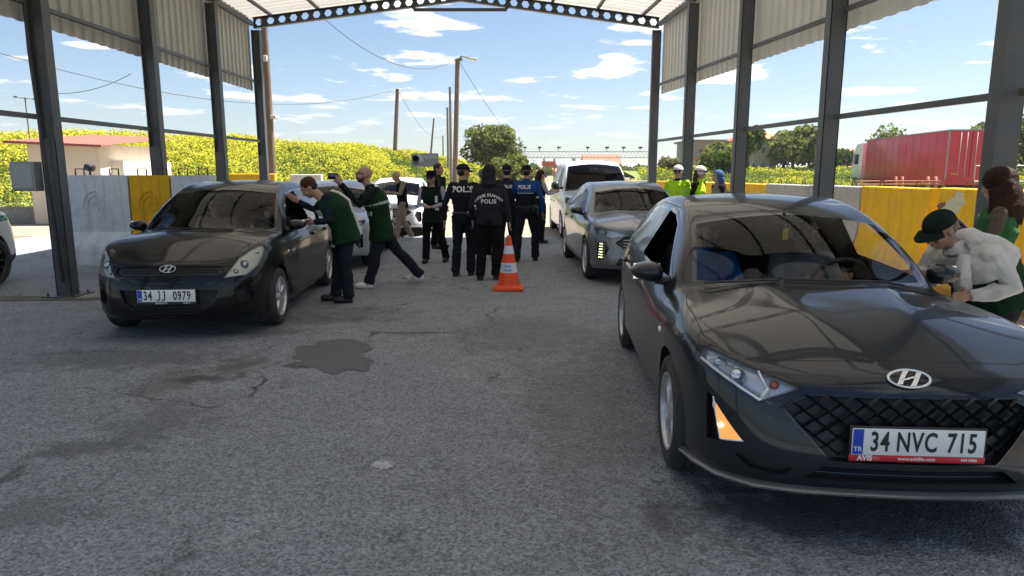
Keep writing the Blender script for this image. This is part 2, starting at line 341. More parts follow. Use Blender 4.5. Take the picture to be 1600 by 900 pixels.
for F0, F1 in zip(BAYS[:-1], BAYS[1:]):
    for side, CF in ((-1, CL), (1, CR)):
        b = MB(); off = -.0 * side
        zb0, zb1 = 3.36 + .020 * (F0 - 8.7), 3.36 + .020 * (F1 - 8.7)
        if side > 0: zb0 -= .10; zb1 -= .08
        L = F1 - F0
        corrug(b, lambda s, o: (Vector((CF(F0 + s) + side * (.16 + o), F0 + s, zb0 + (zb1 - zb0) * s / L)), Vector((CF(F0 + s) + side * (.16 + o), F0 + s, roofz(CF(F0 + s), F0 + s) + .02))), L)
        cb(b, 'siding_panel', sheetm)
        def bar(za, zb_, w, h, nm, xo=.0, ms=steel, pad=.115):
            b = MB(); a = Vector((CF(F0) + xo, F0 + pad, za)); c = Vector((CF(F1) + xo, F1 - pad, zb_)); d = c - a
            M = d.to_track_quat('Y', 'Z').to_matrix(); b.box((a + c) / 2, (w, d.length, h), M, 0); cb(b, nm, ms)
        bar(2.235 + .0095 * (F0 - 8.7), 2.235 + .0095 * (F1 - 8.7), .05, .06, 'rail', side * .04)
        bar(zb0 + .20, zb1 + .20, .06, .05, 'girt', side * .06); bar(roofz(CF(F0), F0) - .17, roofz(CF(F1), F1) - .17, .08, .10, 'eave_beam', side * .05)
FA, FB = -.6, 17.75
for s in (-1, 1):
    b = MB(); n = int((abs((CL if s < 0 else CR)(8) - RG) + (1.2 if s < 0 else .25)) / .26)
    # sheets run from ridge to eave, ribs parallel to that
    def pf(q, o, s=s):
        F = FA + q; e = (CL(F) - 1.3 if s < 0 else CR(F) + .3); return Vector((RG, F, roofz(RG, F) + .07 + o)), Vector((e, F, roofz(e, F) + .07 + o))  # left sheet runs on past the eave: unseen overhang added to widen the shadow
    corrug(b, pf, FB - FA, pitch=.30, depth=.03); cb(b, 'roof_sheet', roofm)
for k in range(-4, 5):
    if k == 0: continue
    t = abs(k) / 4.3
    def px(F): return RG + ((CL(F) - RG) if k < 0 else (CR(F) - RG)) * t
    b = MB(); a = Vector((px(FA), FA, roofz(px(FA), FA) + .035)); c = Vector((px(FB), FB, roofz(px(FB), FB) + .035)); d = c - a
    b.box((a + c) / 2, (.06, d.length, .06), d.to_track_quat('Y', 'Z').to_matrix(), 0); cb(b, 'purlin', steel_d)
b = MB(); xj = CL(8.7)
b.tube([(xj + .04, 8.56, .2), (xj - .0, 8.55, 1.5), (xj - .05, 8.55, 3.0), (xj - .02, 8.55, 4.9)], .022, 8); tag(b.build('cable', mat('black_plastic')), 'black cable running up the left front column of the canopy', 'cable')
b = MB(); b.box((xj - .30, 8.62, 1.52), (.30, .16, .36), m=0, bev=.01); b.box((xj - .30, 8.535, 1.52), (.24, .006, .30), m=1)
tag(b.build('junction_box', [mat('box_grey', (.26, .28, .29), .5, noise=.2), mat('box_face', (.32, .34, .35), .5)]), 'small grey electrical box fixed beside the left front column', 'junction box')
b = MB(); b.lathe([(.02, 0), (.03, .02), (.05, .05), (.06, .1), (.0, .1)], 16, Matrix.Translation((2.86, 14.3, 4.93)) @ Matrix.Rotation(R(90), 4, 'X')); b.tube([(2.86, 14.3, 5.0), (2.86, 14.3, 5.22)], .01, 6)
tag(b.build('hanging_lamp', mat('black_plastic')), 'small hanging lamp under the canopy roof at the right', 'lamp')

# ------------------------------------------------------------------ barriers
cgrey = ground_mat('barrier_concrete', (.42, .42, .40), (.34, .34, .33), (.25, .25, .24), fine=30, bump=.3, con=.05, grime=.5)
cpale = ground_mat('barrier_pale', (.66, .70, .74), (.58, .62, .66), (.44, .47, .50), fine=22, bump=.25, con=.04, grime=.35)
cyel = ground_mat('barrier_yellow', (.72, .42, .012), (.66, .37, .012), (.55, .30, .02), fine=16, bump=.2, con=.03, grime=.45)
hookm = mat('hook_rust', (.10, .05, .03), .8)
def wall_block(p0, p1, h, m, label, group, thick=.24, base=.62, emb=False, side=1, name='concrete_barrier'):
    a, c = Vector((*p0, 0)), Vector((*p1, 0)); d = (c - a); L = d.length; d.normalize(); n = Vector((-d.y, d.x, 0)) * side; mid = (a + c) / 2
    r = thing(name, label, 'barrier', mid, math.atan2(d.y, d.x), group); sgn = side
    b = MB(); prof = [(-base / 2, 0), (-base / 2, .10), (-thick / 2 - .06, .34), (-thick / 2, .62), (-thick / 2 + .02, h - .015), (-thick / 2 + .035, h), (thick / 2 - .035, h), (thick / 2 - .02, h - .015), (thick / 2, .62), (thick / 2 + .06, .34), (base / 2, .10), (base / 2, 0)]
    g = L / 2 - .012; vs = [Vector((x, y, z)) for x in (-g, g) for y, z in prof]; k = len(prof)
    b.add(vs, [tuple(range(k)), tuple(reversed(range(k, 2 * k)))] + [(i, k + i, k + (i + 1) % k, (i + 1) % k) for i in range(k)], 0)
    b.build('wall', m, r)
    for x in (-L * .27, L * .27):
        b = MB(); b.tube([(x - .06, 0, h - .02), (x - .06, 0, h + .085), (x + .06, 0, h + .085), (x + .06, 0, h - .02)], .011, 6); b.build('lifting_hook', hookm, r)
    return r
def BR(F): return 6.35 - .055 * F
spec = [(3.4, 5.4, 'Y'), (5.42, 7.35, 'Y'), (7.37, 9.3, 'Y'), (9.5, 11.15, 'Y'), (11.17, 12.9, 'C'), (12.92, 14.8, 'C'), (14.82, 17.0, 'Y'), (17.02, 19.2, 'Y'), (19.22, 21.5, 'Y'), (21.52, 24., 'Y'), (24.02, 26.3, 'C'), (26.32, 28.6, 'Y')]
names_b = {0: 'yellow concrete barrier outside the right columns nearest the camera', 1: 'yellow concrete barrier behind the woman with long brown hair', 2: 'yellow concrete barrier behind the man in the black cap', 3: 'yellow concrete barrier seen through the windscreen top right of the dark grey car', 4: 'bare grey concrete barrier next to the yellow one, nearer of two', 5: 'bare grey concrete barrier, farther of two, behind the canopy column', 6: 'yellow concrete barrier just beyond the two bare grey ones', 7: 'yellow concrete barrier behind the three traffic officers', 8: 'yellow concrete barrier past the traffic officers', 9: 'yellow concrete barrier near the end of the right row', 10: 'bare concrete barrier at the far end of the right row', 11: 'last yellow barrier of the right row'}
for i, (f0, f1, k) in enumerate(spec):
    wall_block((BR(f0), f0), (BR(f1), f1), 1.37 - .0075 * (f0 - 7), cyel if k == 'Y' else cgrey, names_b[i], 'barriers along the right side')
# left: tall blast wall section standing across, with moulded ring pattern
def twall(u0, u1, F, m, label, h=1.52, name='concrete_barrier', ring=True, dF=0):
    p0 = Vector((at(u0, 300, F).x, F)); p1 = Vector((at(u1, 300, F + dF).x, F + dF)); d = p1 - p0; L = d.length
    r = thing(name, label, 'barrier', ((p0.x + p1.x) / 2, (p0.y + p1.y) / 2, 0), math.atan2(d.y, d.x), 'tall concrete barriers at the left')
    b = MB(); prof = [(-.42, 0), (-.42, .12), (-.30, .40), (-.14, .62), (-.12, h), (.12, h), (.14, .62), (.30, .40), (.42, .12), (.42, 0)]
    g = L / 2 - .01; k = len(prof); vs = [Vector((x, y, z)) for x in (-g, g) for y, z in prof]
    b.add(vs, [tuple(range(k)), tuple(reversed(range(k, 2 * k)))] + [(i, k + i, k + (i + 1) % k, (i + 1) % k) for i in range(k)], 0); b.build('wall', m, r)
    if ring:
        b = MB()
        for (rx, rz_, cx_) in ((.17, .25, 0), (.12, .18, .01), (.05, .07, .02)):
            pts = [(cx_ + rx * math.cos(a) * (1 - .15 * math.cos(a)), -.133, 1.02 + rz_ * math.sin(a)) for a in np.linspace(0, 2 * math.pi, 25)]
            b.tube(pts, .012, 5, cap=False)
        b.build('moulded_ring', m, r)
    for x in (-L * .25, L * .25):
        b = MB(); b.tube([(x - .07, 0, h - .02), (x - .07, 0, h + .10), (x + .07, 0, h + .10), (x + .07, 0, h - .02)], .012, 6); b.build('lifting_hook', hookm, r)
    return r
twall(101, 208, 11.2, cpale, 'pale grey concrete barrier with moulded rings behind the left front column')
twall(209, 272, 11.2, cyel, 'yellow concrete barrier with moulded rings left of the black car roof')
twall(273, 335, 11.2, cpale, 'pale concrete barrier partly hidden behind the black car')
# end block turned towards the camera
wall_block(at(360, 280, 19).xy, at(432, 280, 19).xy, 1.52, cyel, 'low yellow barrier at the foot of the flower bank', 'tall concrete barriers at the left')
wall_block(at(455, 280, 19).xy, at(504, 280, 19).xy, 1.50, mat('barrier_white', (.70, .68, .62), .8, noise=.15), 'white concrete block at the foot of the flower bank', 'tall concrete barriers at the left')

# ------------------------------------------------------------------ flower bank, fields, hills
def interp_line(L, t):
    k = min(int(t), len(L) - 2); f = t - k; return tuple(L[k][i] + (L[k + 1][i] - L[k][i]) * f for i in range(len(L[0])))
crest = [(-60, 26, 3.6), (-38, 30, 3.2), (-27.5, 37, 2.85), (-21, 46, 3.15), (-14.5, 56, 3.0), (-11.2, 64, 2.9), (-8.5, 80, 2.55), (-5, 98, 1.9), (-1.5, 120, .9), (2, 150, .2)]
foot = [(-46, 17, 0), (-30, 20.5, 0), (-21, 26, 0), (-16, 33.5, 0), (-11.5, 42, 0), (-9.4, 50, 0), (-6.6, 66, 0), (-2.6, 84, 0), (.5, 108, 0), (3.5, 140, 0)]
def bank_pt(t, s):
    a = interp_line(foot, t); c = interp_line(crest, t); k = s if s < 1 else 1
    z = c[2] * (1 - (1 - min(s, 1)) ** 1.7); x = a[0] + (c[0] - a[0]) * s; y = a[1] + (c[1] - a[1]) * s
    if s > 1: z = c[2] - (s - 1) * .6
    z += .09 * math.sin(x * .7 + y * .3) * min(1, s * 2) + .05 * math.sin(x * 1.9)
    return Vector((x, y, z))
b = MB(); NT, NS = 90, 16; vs = [bank_pt(9 * i / NT, 2.6 * j / NS) for i in range(NT + 1) for j in range(NS + 1)]
b.add(vs, [(i * (NS + 1) + j, i * (NS + 1) + j + 1, (i + 1) * (NS + 1) + j + 1, (i + 1) * (NS + 1) + j) for i in range(NT) for j in range(NS)], 0, True)
tag(b.build('hill', ground_mat('bank_soil', (.12, .15, .035), (.16, .17, .03), (.07, .10, .025), fine=6, bump=.3)), kind='structure')
rng = np.random.default_rng(3)
def leaf_cloud(name, P, size, mats, midx, up=.3, asp=1.0, parent=None, jit=.35):
    """many small quads at points P (n,3)"""
    n = len(P); nrm = rng.normal(size=(n, 3)); nrm[:, 2] = np.abs(nrm[:, 2]) * .6 + up; nrm /= np.linalg.norm(nrm, axis=1)[:, None]
    a = np.cross(nrm, rng.normal(size=(n, 3))); a /= np.linalg.norm(a, axis=1)[:, None]; c = np.cross(nrm, a)
    s = (size * (1 + jit * rng.normal(size=n)).clip(.4, 2.))[:, None] / 2 if np.isscalar(size) else size[:, None] / 2
    V = np.stack([P - a * s - c * s * asp, P + a * s * .7 - c * s * asp * .8, P + a * s + c * s * asp, P - a * s * .8 + c * s * asp * .7], 1).reshape(-1, 3)
    me = bpy.data.meshes.new(name); me.vertices.add(4 * n); me.loops.add(4 * n); me.polygons.add(n)
    me.vertices.foreach_set('co', V.ravel().astype(np.float32)); me.loops.foreach_set('vertex_index', np.arange(4 * n, dtype=np.int32))
    me.polygons.foreach_set('loop_start', np.arange(0, 4 * n, 4, dtype=np.int32)); me.polygons.foreach_set('material_index', np.asarray(midx, dtype=np.int32))
    me.update(calc_edges=True); me.validate()
    return link_mesh(name, me, mats, parent)
def leaf_mat(name, c, tr=.35):
    if name in MATS: return MATS[name]
    m = bpy.data.materials.new(name); MATS[name] = m; m.use_nodes = True; nt = m.node_tree; nt.nodes.clear(); o = nt.nodes.new('ShaderNodeOutputMaterial')
    d = nt.nodes.new('ShaderNodeBsdfDiffuse'); t = nt.nodes.new('ShaderNodeBsdfTranslucent'); mx = nt.nodes.new('ShaderNodeMixShader'); mx.inputs[0].default_value = tr
    d.inputs[0].default_value = (*c, 1); t.inputs[0].default_value = (c[0] * 1.1, c[1] * 1.2, c[2] * .7, 1)
    nt.links.new(d.outputs[0], mx.inputs[1]); nt.links.new(t.outputs[0], mx.inputs[2]); nt.links.new(mx.outputs[0], o.inputs[0]); return m
flm = [leaf_mat('leaf_bright', (.19, .23, .05)), leaf_mat('leaf_mid', (.13, .17, .04)), leaf_mat('leaf_deep', (.07, .105, .028)), leaf_mat('flower_yellow', (.60, .52, .06)), leaf_mat('flower_pale', (.46, .47, .10))]
def meadow(name, n, ptf, yellow_fn, hgt=(.5, 1.0), sz_=.075, label=None):
    P = []; M = []
    for i in range(n):
        p, t = ptf(); yl = yellow_fn(p, t); h = rnd.uniform(*hgt)
        k = rnd.randint(6, 10); g = rnd.choice((0, 0, 1, 1, 2))
        for q in range(k):
            f = rnd.random() ** .7; P.append((p.x + rnd.gauss(0, .12), p.y + rnd.gauss(0, .12), p.z + h * f * .85)); M.append(g if rnd.random() < .8 else 1)
        if rnd.random() < yl:
            for q in range(rnd.randint(5, 10)):
                P.append((p.x + rnd.gauss(0, .14), p.y + rnd.gauss(0, .14), p.z + h * rnd.uniform(.72, 1.05))); M.append(3 if rnd.random() < .6 else 4)
    P = np.array(P); o = leaf_cloud(name, P, sz_ * (.8 + P[:, 1] / 60), flm, M, up=.2); o['kind'] = 'stuff'
    if label: o['label'] = label; 
    return o
from mathutils import noise as mnoise
def bank_rand():
    t = 9 * rnd.random() ** 1.15; s = rnd.random() ** .8 * 1.12; return bank_pt(t, s), t
def yb(p, t):
    v = mnoise.noise(p * .22) * .9 + mnoise.noise(p * .9) * .6
    return (.72 if t < 3.6 else .48 if t < 5 else .26) + v * .75
meadow('flowering_weeds', 40000, bank_rand, yb, hgt=(.30, .95), sz_=.058)
def grass_strip():
    t = rnd.uniform(1, 5); a = interp_line(foot, t); return Vector((a[0] + rnd.uniform(-.6, .9), a[1] - rnd.uniform(0, 1.2), 0)), t
# right field beyond the truck lane
def fz(x, y): return 1.15 * min(1, max(0, (y - 48) / 14)) + .010 * max(0, y - 62) + .12 * math.sin(x * .4)
b = MB(); nx, ny = 40, 24; vs = [Vector((9 + (95 - 9) * i / nx + (j / ny) * 10, 48 + 72 * j / ny, fz(9 + 86 * i / nx, 48 + 72 * j / ny))) for i in range(nx + 1) for j in range(ny + 1)]
b.add(vs, [(i * (ny + 1) + j, (i + 1) * (ny + 1) + j, (i + 1) * (ny + 1) + j + 1, i * (ny + 1) + j + 1) for i in range(nx) for j in range(ny)], 0, True); tag(b.build('field', MATS['bank_soil']), kind='structure')
def field_rand():
    y = 50 + 50 * rnd.random() ** 1.6; x = rnd.uniform(.17 * y + 1, .80 * y + 6); return Vector((x, y, fz(x, y))), 0
meadow('field_flowers', 15000, field_rand, lambda p, t: .16 + mnoise.noise(p * .12) * .9, hgt=(.35, .8), sz_=.055)
# distant hills
def ridge(name, pts, y, depth, m, base=-1, seed=0):
    b = MB(); vs = []; n = 120; xs = np.linspace(pts[0][0], pts[-1][0], n); zs = np.interp(xs, [p[0] for p in pts], [p[1] for p in pts])
    for x, z in zip(xs, zs):
        w = mnoise.noise(Vector((x * .01, seed, 0))) * z * .25 + mnoise.noise(Vector((x * .05, seed, 3))) * z * .06
        for k, (f, q) in enumerate(((0, 0), (.35, .45), (.7, .85), (1, 1), (1.8, .7))): vs.append((x, y + depth * f, base + (z + w) * q))
    b.add(vs, [(i * 5 + j, (i + 1) * 5 + j, (i + 1) * 5 + j + 1, i * 5 + j + 1) for i in range(n - 1) for j in range(4)], 0, True)
    return tag(b.build(name, m), kind='structure')
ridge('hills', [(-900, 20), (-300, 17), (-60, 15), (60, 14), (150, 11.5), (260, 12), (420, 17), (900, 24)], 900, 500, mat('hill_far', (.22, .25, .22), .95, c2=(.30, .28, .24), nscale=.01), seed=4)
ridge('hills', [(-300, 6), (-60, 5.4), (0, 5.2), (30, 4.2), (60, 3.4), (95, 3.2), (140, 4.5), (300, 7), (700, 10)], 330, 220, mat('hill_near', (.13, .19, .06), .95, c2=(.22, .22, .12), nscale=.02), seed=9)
# ------------------------------------------------------------------ trees
bark = mat('bark', (.10, .075, .055), .95, noise=.4, nscale=6, bump=.5, bscale=12)
def tree(name, label, base, h, rx, rz_, tone=1, n=2600, leaf=.35, trunk=.25, lumps=9, ry=None, group=None, seed=1, crown_z=None, flat=1., dens=.6):
    q = random.Random(seed); root = thing(name, label, 'tree', base, 0, group); ry = ry or rx; cz = crown_z or h - rz_
    b = MB(); pts = [(0, 0, 0), (q.uniform(-.1, .1) * trunk * 4, 0, cz * .5), (0, 0, cz)]; b.tube(pts, [trunk, trunk * .8, trunk * .5], 8)
    L = []
    for i in range(lumps):
        a = 2 * math.pi * i / lumps * 1.618 * 2; e = q.uniform(-.5, .95); rr = math.sqrt(max(0, 1 - e * e)) * q.uniform(.45, .72)
        c = Vector((rr * rx * math.cos(a), rr * ry * math.sin(a), cz + e * rz_ * .68)); L.append((c, q.uniform(.36, .56)))
        b.tube([(0, 0, cz * q.uniform(.55, .9)), c * .5 + Vector((0, 0, cz * .5)), c], [trunk * .35, trunk * .2, trunk * .06], 5)
    L.append((Vector((0, 0, cz)), .7)); b.build('trunk', bark, root)
    g = np.random.default_rng(seed); P = []; M = []
    pal = {0: [leaf_mat('pine_deep', (.030, .052, .020)), leaf_mat('pine_mid', (.050, .080, .028)), leaf_mat('pine_light', (.085, .115, .035))],
           1: [leaf_mat('crown_deep', (.045, .070, .020)), leaf_mat('crown_mid', (.075, .110, .028)), leaf_mat('crown_light', (.13, .165, .04))],
           2: [leaf_mat('olive_deep', (.09, .11, .04)), leaf_mat('olive_mid', (.15, .17, .055)), leaf_mat('olive_light', (.22, .22, .08))],
           4: [leaf_mat('round_deep', (.09, .11, .045)), leaf_mat('round_mid', (.14, .16, .06)), leaf_mat('round_light', (.20, .21, .08))],
           3: [leaf_mat('bare_brown', (.14, .12, .08)), leaf_mat('bare_olive', (.15, .15, .07)), leaf_mat('bare_grey', (.2, .17, .13))]}[tone]
    for (c, s) in L:
        k = int(n / len(L) * (1.6 if s > .65 else 1)); d = g.normal(size=(k, 3)); d /= np.linalg.norm(d, axis=1)[:, None]
        r = g.random(k) ** .35; off = d * r[:, None] * np.array([rx * s, ry * s, rz_ * s * flat])
        # clumps: thin out by noise
        pp = off + np.array(c)
        keep = np.array([mnoise.noise(Vector(p) * (1.8 / max(rx * .4, .5))) > -dens * .25 + g.normal() * .12 for p in pp])
        P.append(pp[keep]); lit = (pp[keep][:, 2] - cz) / rz_; base_m = g.integers(0, 3, keep.sum()); M.append(base_m)
    P = np.concatenate(P); M = np.concatenate(M)
    leaf_cloud('crown', P, leaf, pal, M, up=.3, parent=root); return root
p = at(770, 270, 62); tree('round_tree', 'round dense evergreen tree standing beyond the end of the flower bank', (p.x, 62, .4), 5.0, 2.75, 2.1, 4, n=11000, leaf=.19, lumps=15, seed=3, crown_z=3.0, trunk=.3)
tree('bushy_tree', 'lighter yellow green bush in front of the round evergreen tree', (at(790, 270, 56).x + .5, 54, 0), 2.9, 1.8, 1.35, 2, n=4200, leaf=.16, lumps=9, seed=8, crown_z=1.6)
tree('small_bush', 'low olive bush right of the round evergreen tree', (at(822, 270, 60).x, 60, 0), 2.0, 1.1, .9, 2, n=900, leaf=.2, seed=18, crown_z=1.1)
T = [ # u, vtop, F, rx, tone, label
 (1243, 194, 74, 3.4, 4, 'large dark umbrella pine left of the column beside the red truck', 'pine_tree', 8500),
 (1228, 204, 78, 2.0, 0, 'dark pine overlapping the large umbrella pine on its left', 'pine_tree', 4420),
 (1268, 200, 80, 2.4, 0, 'dark pine just left of the canopy column nearest the truck', 'pine_tree', 4420),
 (1172, 196, 66, 1.7, 1, 'slender green tree between two canopy columns in front of the house', 'leafy_tree', 3740),
 (1122, 222, 64, 2.0, 2, 'olive green spreading tree before the grey house', 'leafy_tree', 3060),
 (1138, 236, 60, 1.5, 1, 'dark shrub like tree at the foot of the grey house', 'leafy_tree', 2380),
 (1401, 195, 92, 3.6, 4, 'broad green tree rising behind the red truck trailer', 'pine_tree', 5100),
 (1462, 204, 95, 2.6, 0, 'low dark tree crown just above the truck roof', 'pine_tree', 2720),
 (1318, 232, 84, 2.6, 0, 'dark tree by the orange roofed houses left of the truck cab', 'pine_tree', 3060),
 (1548, 182, 70, 2.8, 4, 'green tree behind the rightmost column', 'pine_tree', 4420),
 (1590, 176, 60, 3.4, 4, 'tall dark green tree at the right edge', 'pine_tree', 7140),
 (1048, 243, 70, 1.5, 3, 'bare brownish tree between the first two far right columns', 'leafless_tree', 700),
 (1030, 262, 74, 1.4, 2, 'pale bush behind the traffic officers', 'bush', 900),
 (1072, 262, 66, 1.7, 2, 'light green bush behind the officer in the helmet', 'bush', 1100),
 (955, 257, 150, 3.6, 1, 'roadside tree far off beyond the van', 'leafy_tree', 1870),
 (975, 262, 130, 3.0, 2, 'second roadside tree far off beyond the van', 'leafy_tree', 1700),
 (1000, 258, 140, 3.2, 1, 'third roadside tree far off right of the van', 'leafy_tree', 1700),
]
for i, (u, v, F, rx, tone, lab, nm, n) in enumerate(T):
    top = at(u, v, F); r = 'trees beyond the right field' if i < 14 else 'far roadside trees'
    gz = fz(top.x, F) if F < 120 and top.x > 9 else 0; h = top.z - gz
    tree(nm, lab, (top.x, F, gz), h, rx, min(h * .5, rx * .95) if tone != 3 else h * .4, tone, n=n, leaf=.25 if F < 100 else .5, seed=40 + i, lumps=10, group=r, crown_z=h - min(h * .5, rx * .95), trunk=.22)
# shrubs along the foot of the bank
# ------------------------------------------------------------------ poles and wires
wood = mat('pole_wood', (.20, .15, .11), .9, noise=.35, nscale=5); grey_pole = mat('pole_grey', (.20, .20, .18), .8, noise=.2)
def pole(name, u0, v0, F, zb, r, label, m, lean=(0, 0), group='poles along the bank'):
    t = at(u0, v0, F); o = thing(name, label, 'pole', (t.x + lean[0], F, zb), 0, group); b = MB()
    b.tube([(0, 0, -.1), (-lean[0], 0, t.z - zb)], [r * 1.25, r], 10); b.build('post', m, o); return o, t
o, t1 = pole('street_lamp', 715, 92, 34, 0, .11, 'tall wooden pole with a white street light head beside the hill end', wood, (-.25, 0))
b = MB(); b.tube([(.25, 0, t1.z - .1), (.45, -.1, t1.z + .12), (.9, -.2, t1.z - .02)], .035, 6); b.box((1.0, -.2, t1.z - .04), (.42, .2, .12), Matrix.Rotation(R(8), 3, 'Y'), 1, .03); b.build('lamp_head', [grey_pole, mat('lamp_white_cap', (.62, .6, .55), .5)], o)
b = MB(); b.box((.30, 0, t1.z - .05), (.38, .14, .16), Matrix.Rotation(R(-18), 3, 'Y'), 0, .03); b.build('bracket', grey_pole, o)
_, t2 = pole('utility_pole', 621, 139, 52, 3.2, .13, 'short wooden utility pole on the crest of the flower bank', wood, (-.3, 0))
_, t3 = pole('utility_pole', 703, 136, 44, 0, .08, 'slim pole directly left of the street light pole', grey_pole)
pole('utility_pole', 699, 168, 60, 2.0, .09, 'second slim pole behind the street light pole', grey_pole)
pole('utility_pole', 678, 185, 80, 3, .10, 'thin leaning pole on the bank between two taller poles', grey_pole, (-.5, 0))
pole('utility_pole', 692, 212, 110, 1, .11, 'tiny far pole left of the street light pole', grey_pole)
o, t5 = pole('utility_pole', 407, -60, 19.5, 0, .085, 'brown wooden pole behind the far left column with a camera on it', wood, (.0, 0))
b = MB(); b.box((.18, -.12, 3.05), (.16, .30, .10), m=0, bev=.02); b.box((.02, -.12, 4.6), (.10, .10, .16), m=0, bev=.02); b.tube([(-.12, -.13, .2), (-.14, -.13, 4.4)], .02, 6, m=0); b.build('security_camera', mat('camera_white', (.55, .54, .5), .5), o)
pole('antenna_mast', 39, 152, 30, 0, .03, 'thin antenna mast above the hut roof', grey_pole)
p = at(39, 152, 30); b = MB(); b.tube([(p.x - .45, 30, p.z), (p.x + .1, 30, p.z - .05), (p.x + .5, 30, p.z - .1)], .02, 5); b.box((p.x - .4, 30, p.z + .02), (.14, .06, .06)); b.box((p.x + .42, 30, p.z - .08), (.14, .06, .06)); tag(b.build('antenna', grey_pole), 'small cross arm on the antenna mast above the hut', 'antenna')
def wire(a, c, sag, label, r=.012):
    a, c = Vector(a), Vector(c); pts = [a.lerp(c, t) - Vector((0, 0, sag * 4 * t * (1 - t))) for t in np.linspace(0, 1, 17)]
    b = MB(); b.tube(pts, r, 4); tag(b.build('wire', mat('wire_dark', (.06, .06, .065), .7)), label, 'wire')
wire(at(-60, 65, 26), t2, 1.6, 'long overhead wire running from the left edge to the pole on the bank', .016)
wire(at(505, 28, 22), t1, .9, 'wire sagging from the canopy towards the street light pole')
wire(t1, at(860, 262, 75), 1.2, 'wire dropping right from the street light pole'); wire(t2, at(700, 205, 100), 2.0, 'wire continuing from the bank pole', .016)
wire(at(85, 146, 26), at(205, 115, 26), .2, 'short thin wire crossing the sky above the hut')
# ------------------------------------------------------------------ hut
def house(name, label, base, w, d, h, rz, wallm, roofm_, roof='gable', rise=1.2, wins=(), over=.4, group=None, cat='house', chim=False):
    """origin at the front left corner ground, front runs along +x local, depth +y"""
    r = thing(name, label, cat, base, rz, group); b = MB(); b.box((w / 2, d / 2, h / 2), (w, d, h), m=0)
    if roof == 'gable': b.add([(0, 0, h), (0, d, h), (0, d / 2, h + rise), (w, 0, h), (w, d, h), (w, d / 2, h + rise)], [(0, 1, 2), (3, 5, 4)], 0)
    b.build('wall', wallm, r); b = MB()
    if roof == 'gable':
        sl = rise / (d / 2)
        for (y0, y1) in ((-over, d / 2), (d + over, d / 2)):
            z0 = h - over * sl; P = [(-over, y0, z0), (w + over, y0, z0), (w + over, y1, h + rise), (-over, y1, h + rise)]
            b.add(P + [(x, y, z + .12) for x, y, z in P], [(0, 1, 2, 3), (4, 7, 6, 5), (0, 4, 5, 1), (0, 3, 7, 4), (1, 5, 6, 2)], 0)
    elif roof == 'hip':
        P = [(-over, -over, h), (w + over, -over, h), (w + over, d + over, h), (-over, d + over, h), (w * .3, d / 2, h + rise), (w * .7, d / 2, h + rise)]
        b.add(P, [(0, 1, 5, 4), (1, 2, 5), (2, 3, 4, 5), (3, 0, 4), (0, 3, 2, 1)], 0)
    else: b.box((w / 2, d / 2, h + .12), (w + 2 * over, d + 2 * over, .24), m=0)
    b.build('roof', roofm_, r)
    for (wx, wz, ww, wh) in wins:
        b = MB(); b.box((wx, -.03, wz), (ww + .12, .10, wh + .12), m=0); f = b.build('window', mat('window_frame', (.55, .54, .5), .6), r)
        b = MB(); b.box((wx, -.085, wz), (ww, .012, wh), m=0); b.box((wx, -.092, wz), (.05, .006, wh), m=1); b.build('pane', [mat('window_dark', (.03, .035, .04), .1), mat('window_frame')], f)
    return r
hutw = mat('hut_plaster', (.74, .64, .50), .9, noise=.1, nscale=2); tile_r = mat('tile_red', (.32, .085, .05), .8, noise=.35, nscale=9)
rust_roof = mat('roof_rust', (.30, .10, .07), .75, noise=.3, nscale=4)
p = at(52, 320, 21); q = at(262, 320, 21)
hb = thing('hut', 'low cream plastered hut with a faded red sheet roof behind the left columns', 'hut', (p.x, 21, 0), 0)
W = 2.15; b = MB(); b.box((W / 2, 2.0, 1.2), (W, 4.0, 2.4), m=0); b.box((W * .5 + .35, -.02, .55), (W - .7, .02, .0), m=0); b.build('wall', hutw, hb)
b = MB(); corrug(b, lambda s, o: (Vector((-.45 + s, -.35, 2.46 + o - .045 * s)), Vector((-.45 + s, 4.1, 2.86 + o - .045 * s))), W + .75, pitch=.18, depth=.025); b.box((W / 2 - .08, -.34, 2.40 - .02), (W + .72, .03, .07), Matrix.Rotation(R(2.5), 3, 'Y')); b.build('roof', rust_roof, hb)
b = MB(); b.box((.62, -.01, 1.95), (.34, .05, .34)); f = b.build('window', mat('window_frame'), hb); b = MB(); b.box((.62, -.04, 1.95), (.26, .02, .26)); b.build('pane', mat('window_dark', (.03, .035, .04), .1), f)
b = MB(); b.box((2.15 + .12, 2.1, .95), (.5, 3.0, 1.9), m=0); b.build('annex', mat('hut_white', (.78, .74, .64), .9, noise=.1), hb)
b = MB(); P = at(140, 262, 15); b.box((P.x, 15, 1.66), (.16, .2, .14), Matrix.Rotation(R(20), 3, 'Y'), 0, .03); b.tube([(P.x, 15, 1.5), (P.x, 15, 1.62)], .02, 6); b.tube([(P.x, 15, 0), (P.x, 15, 1.5)], .03, 6); tag(b.build('floodlight', mat('black_plastic')), 'small floodlight above the pale barrier in front of the hut', 'floodlight')
b = MB(); b.box((0, 0, .25), (5.2, .25, .5)); o = b.build('low_wall', mat('pad_concrete')); o.location = (-17.2, 21.5, 0); tag(o, 'low concrete kerb wall between the patrol car and the flower bank', 'wall')
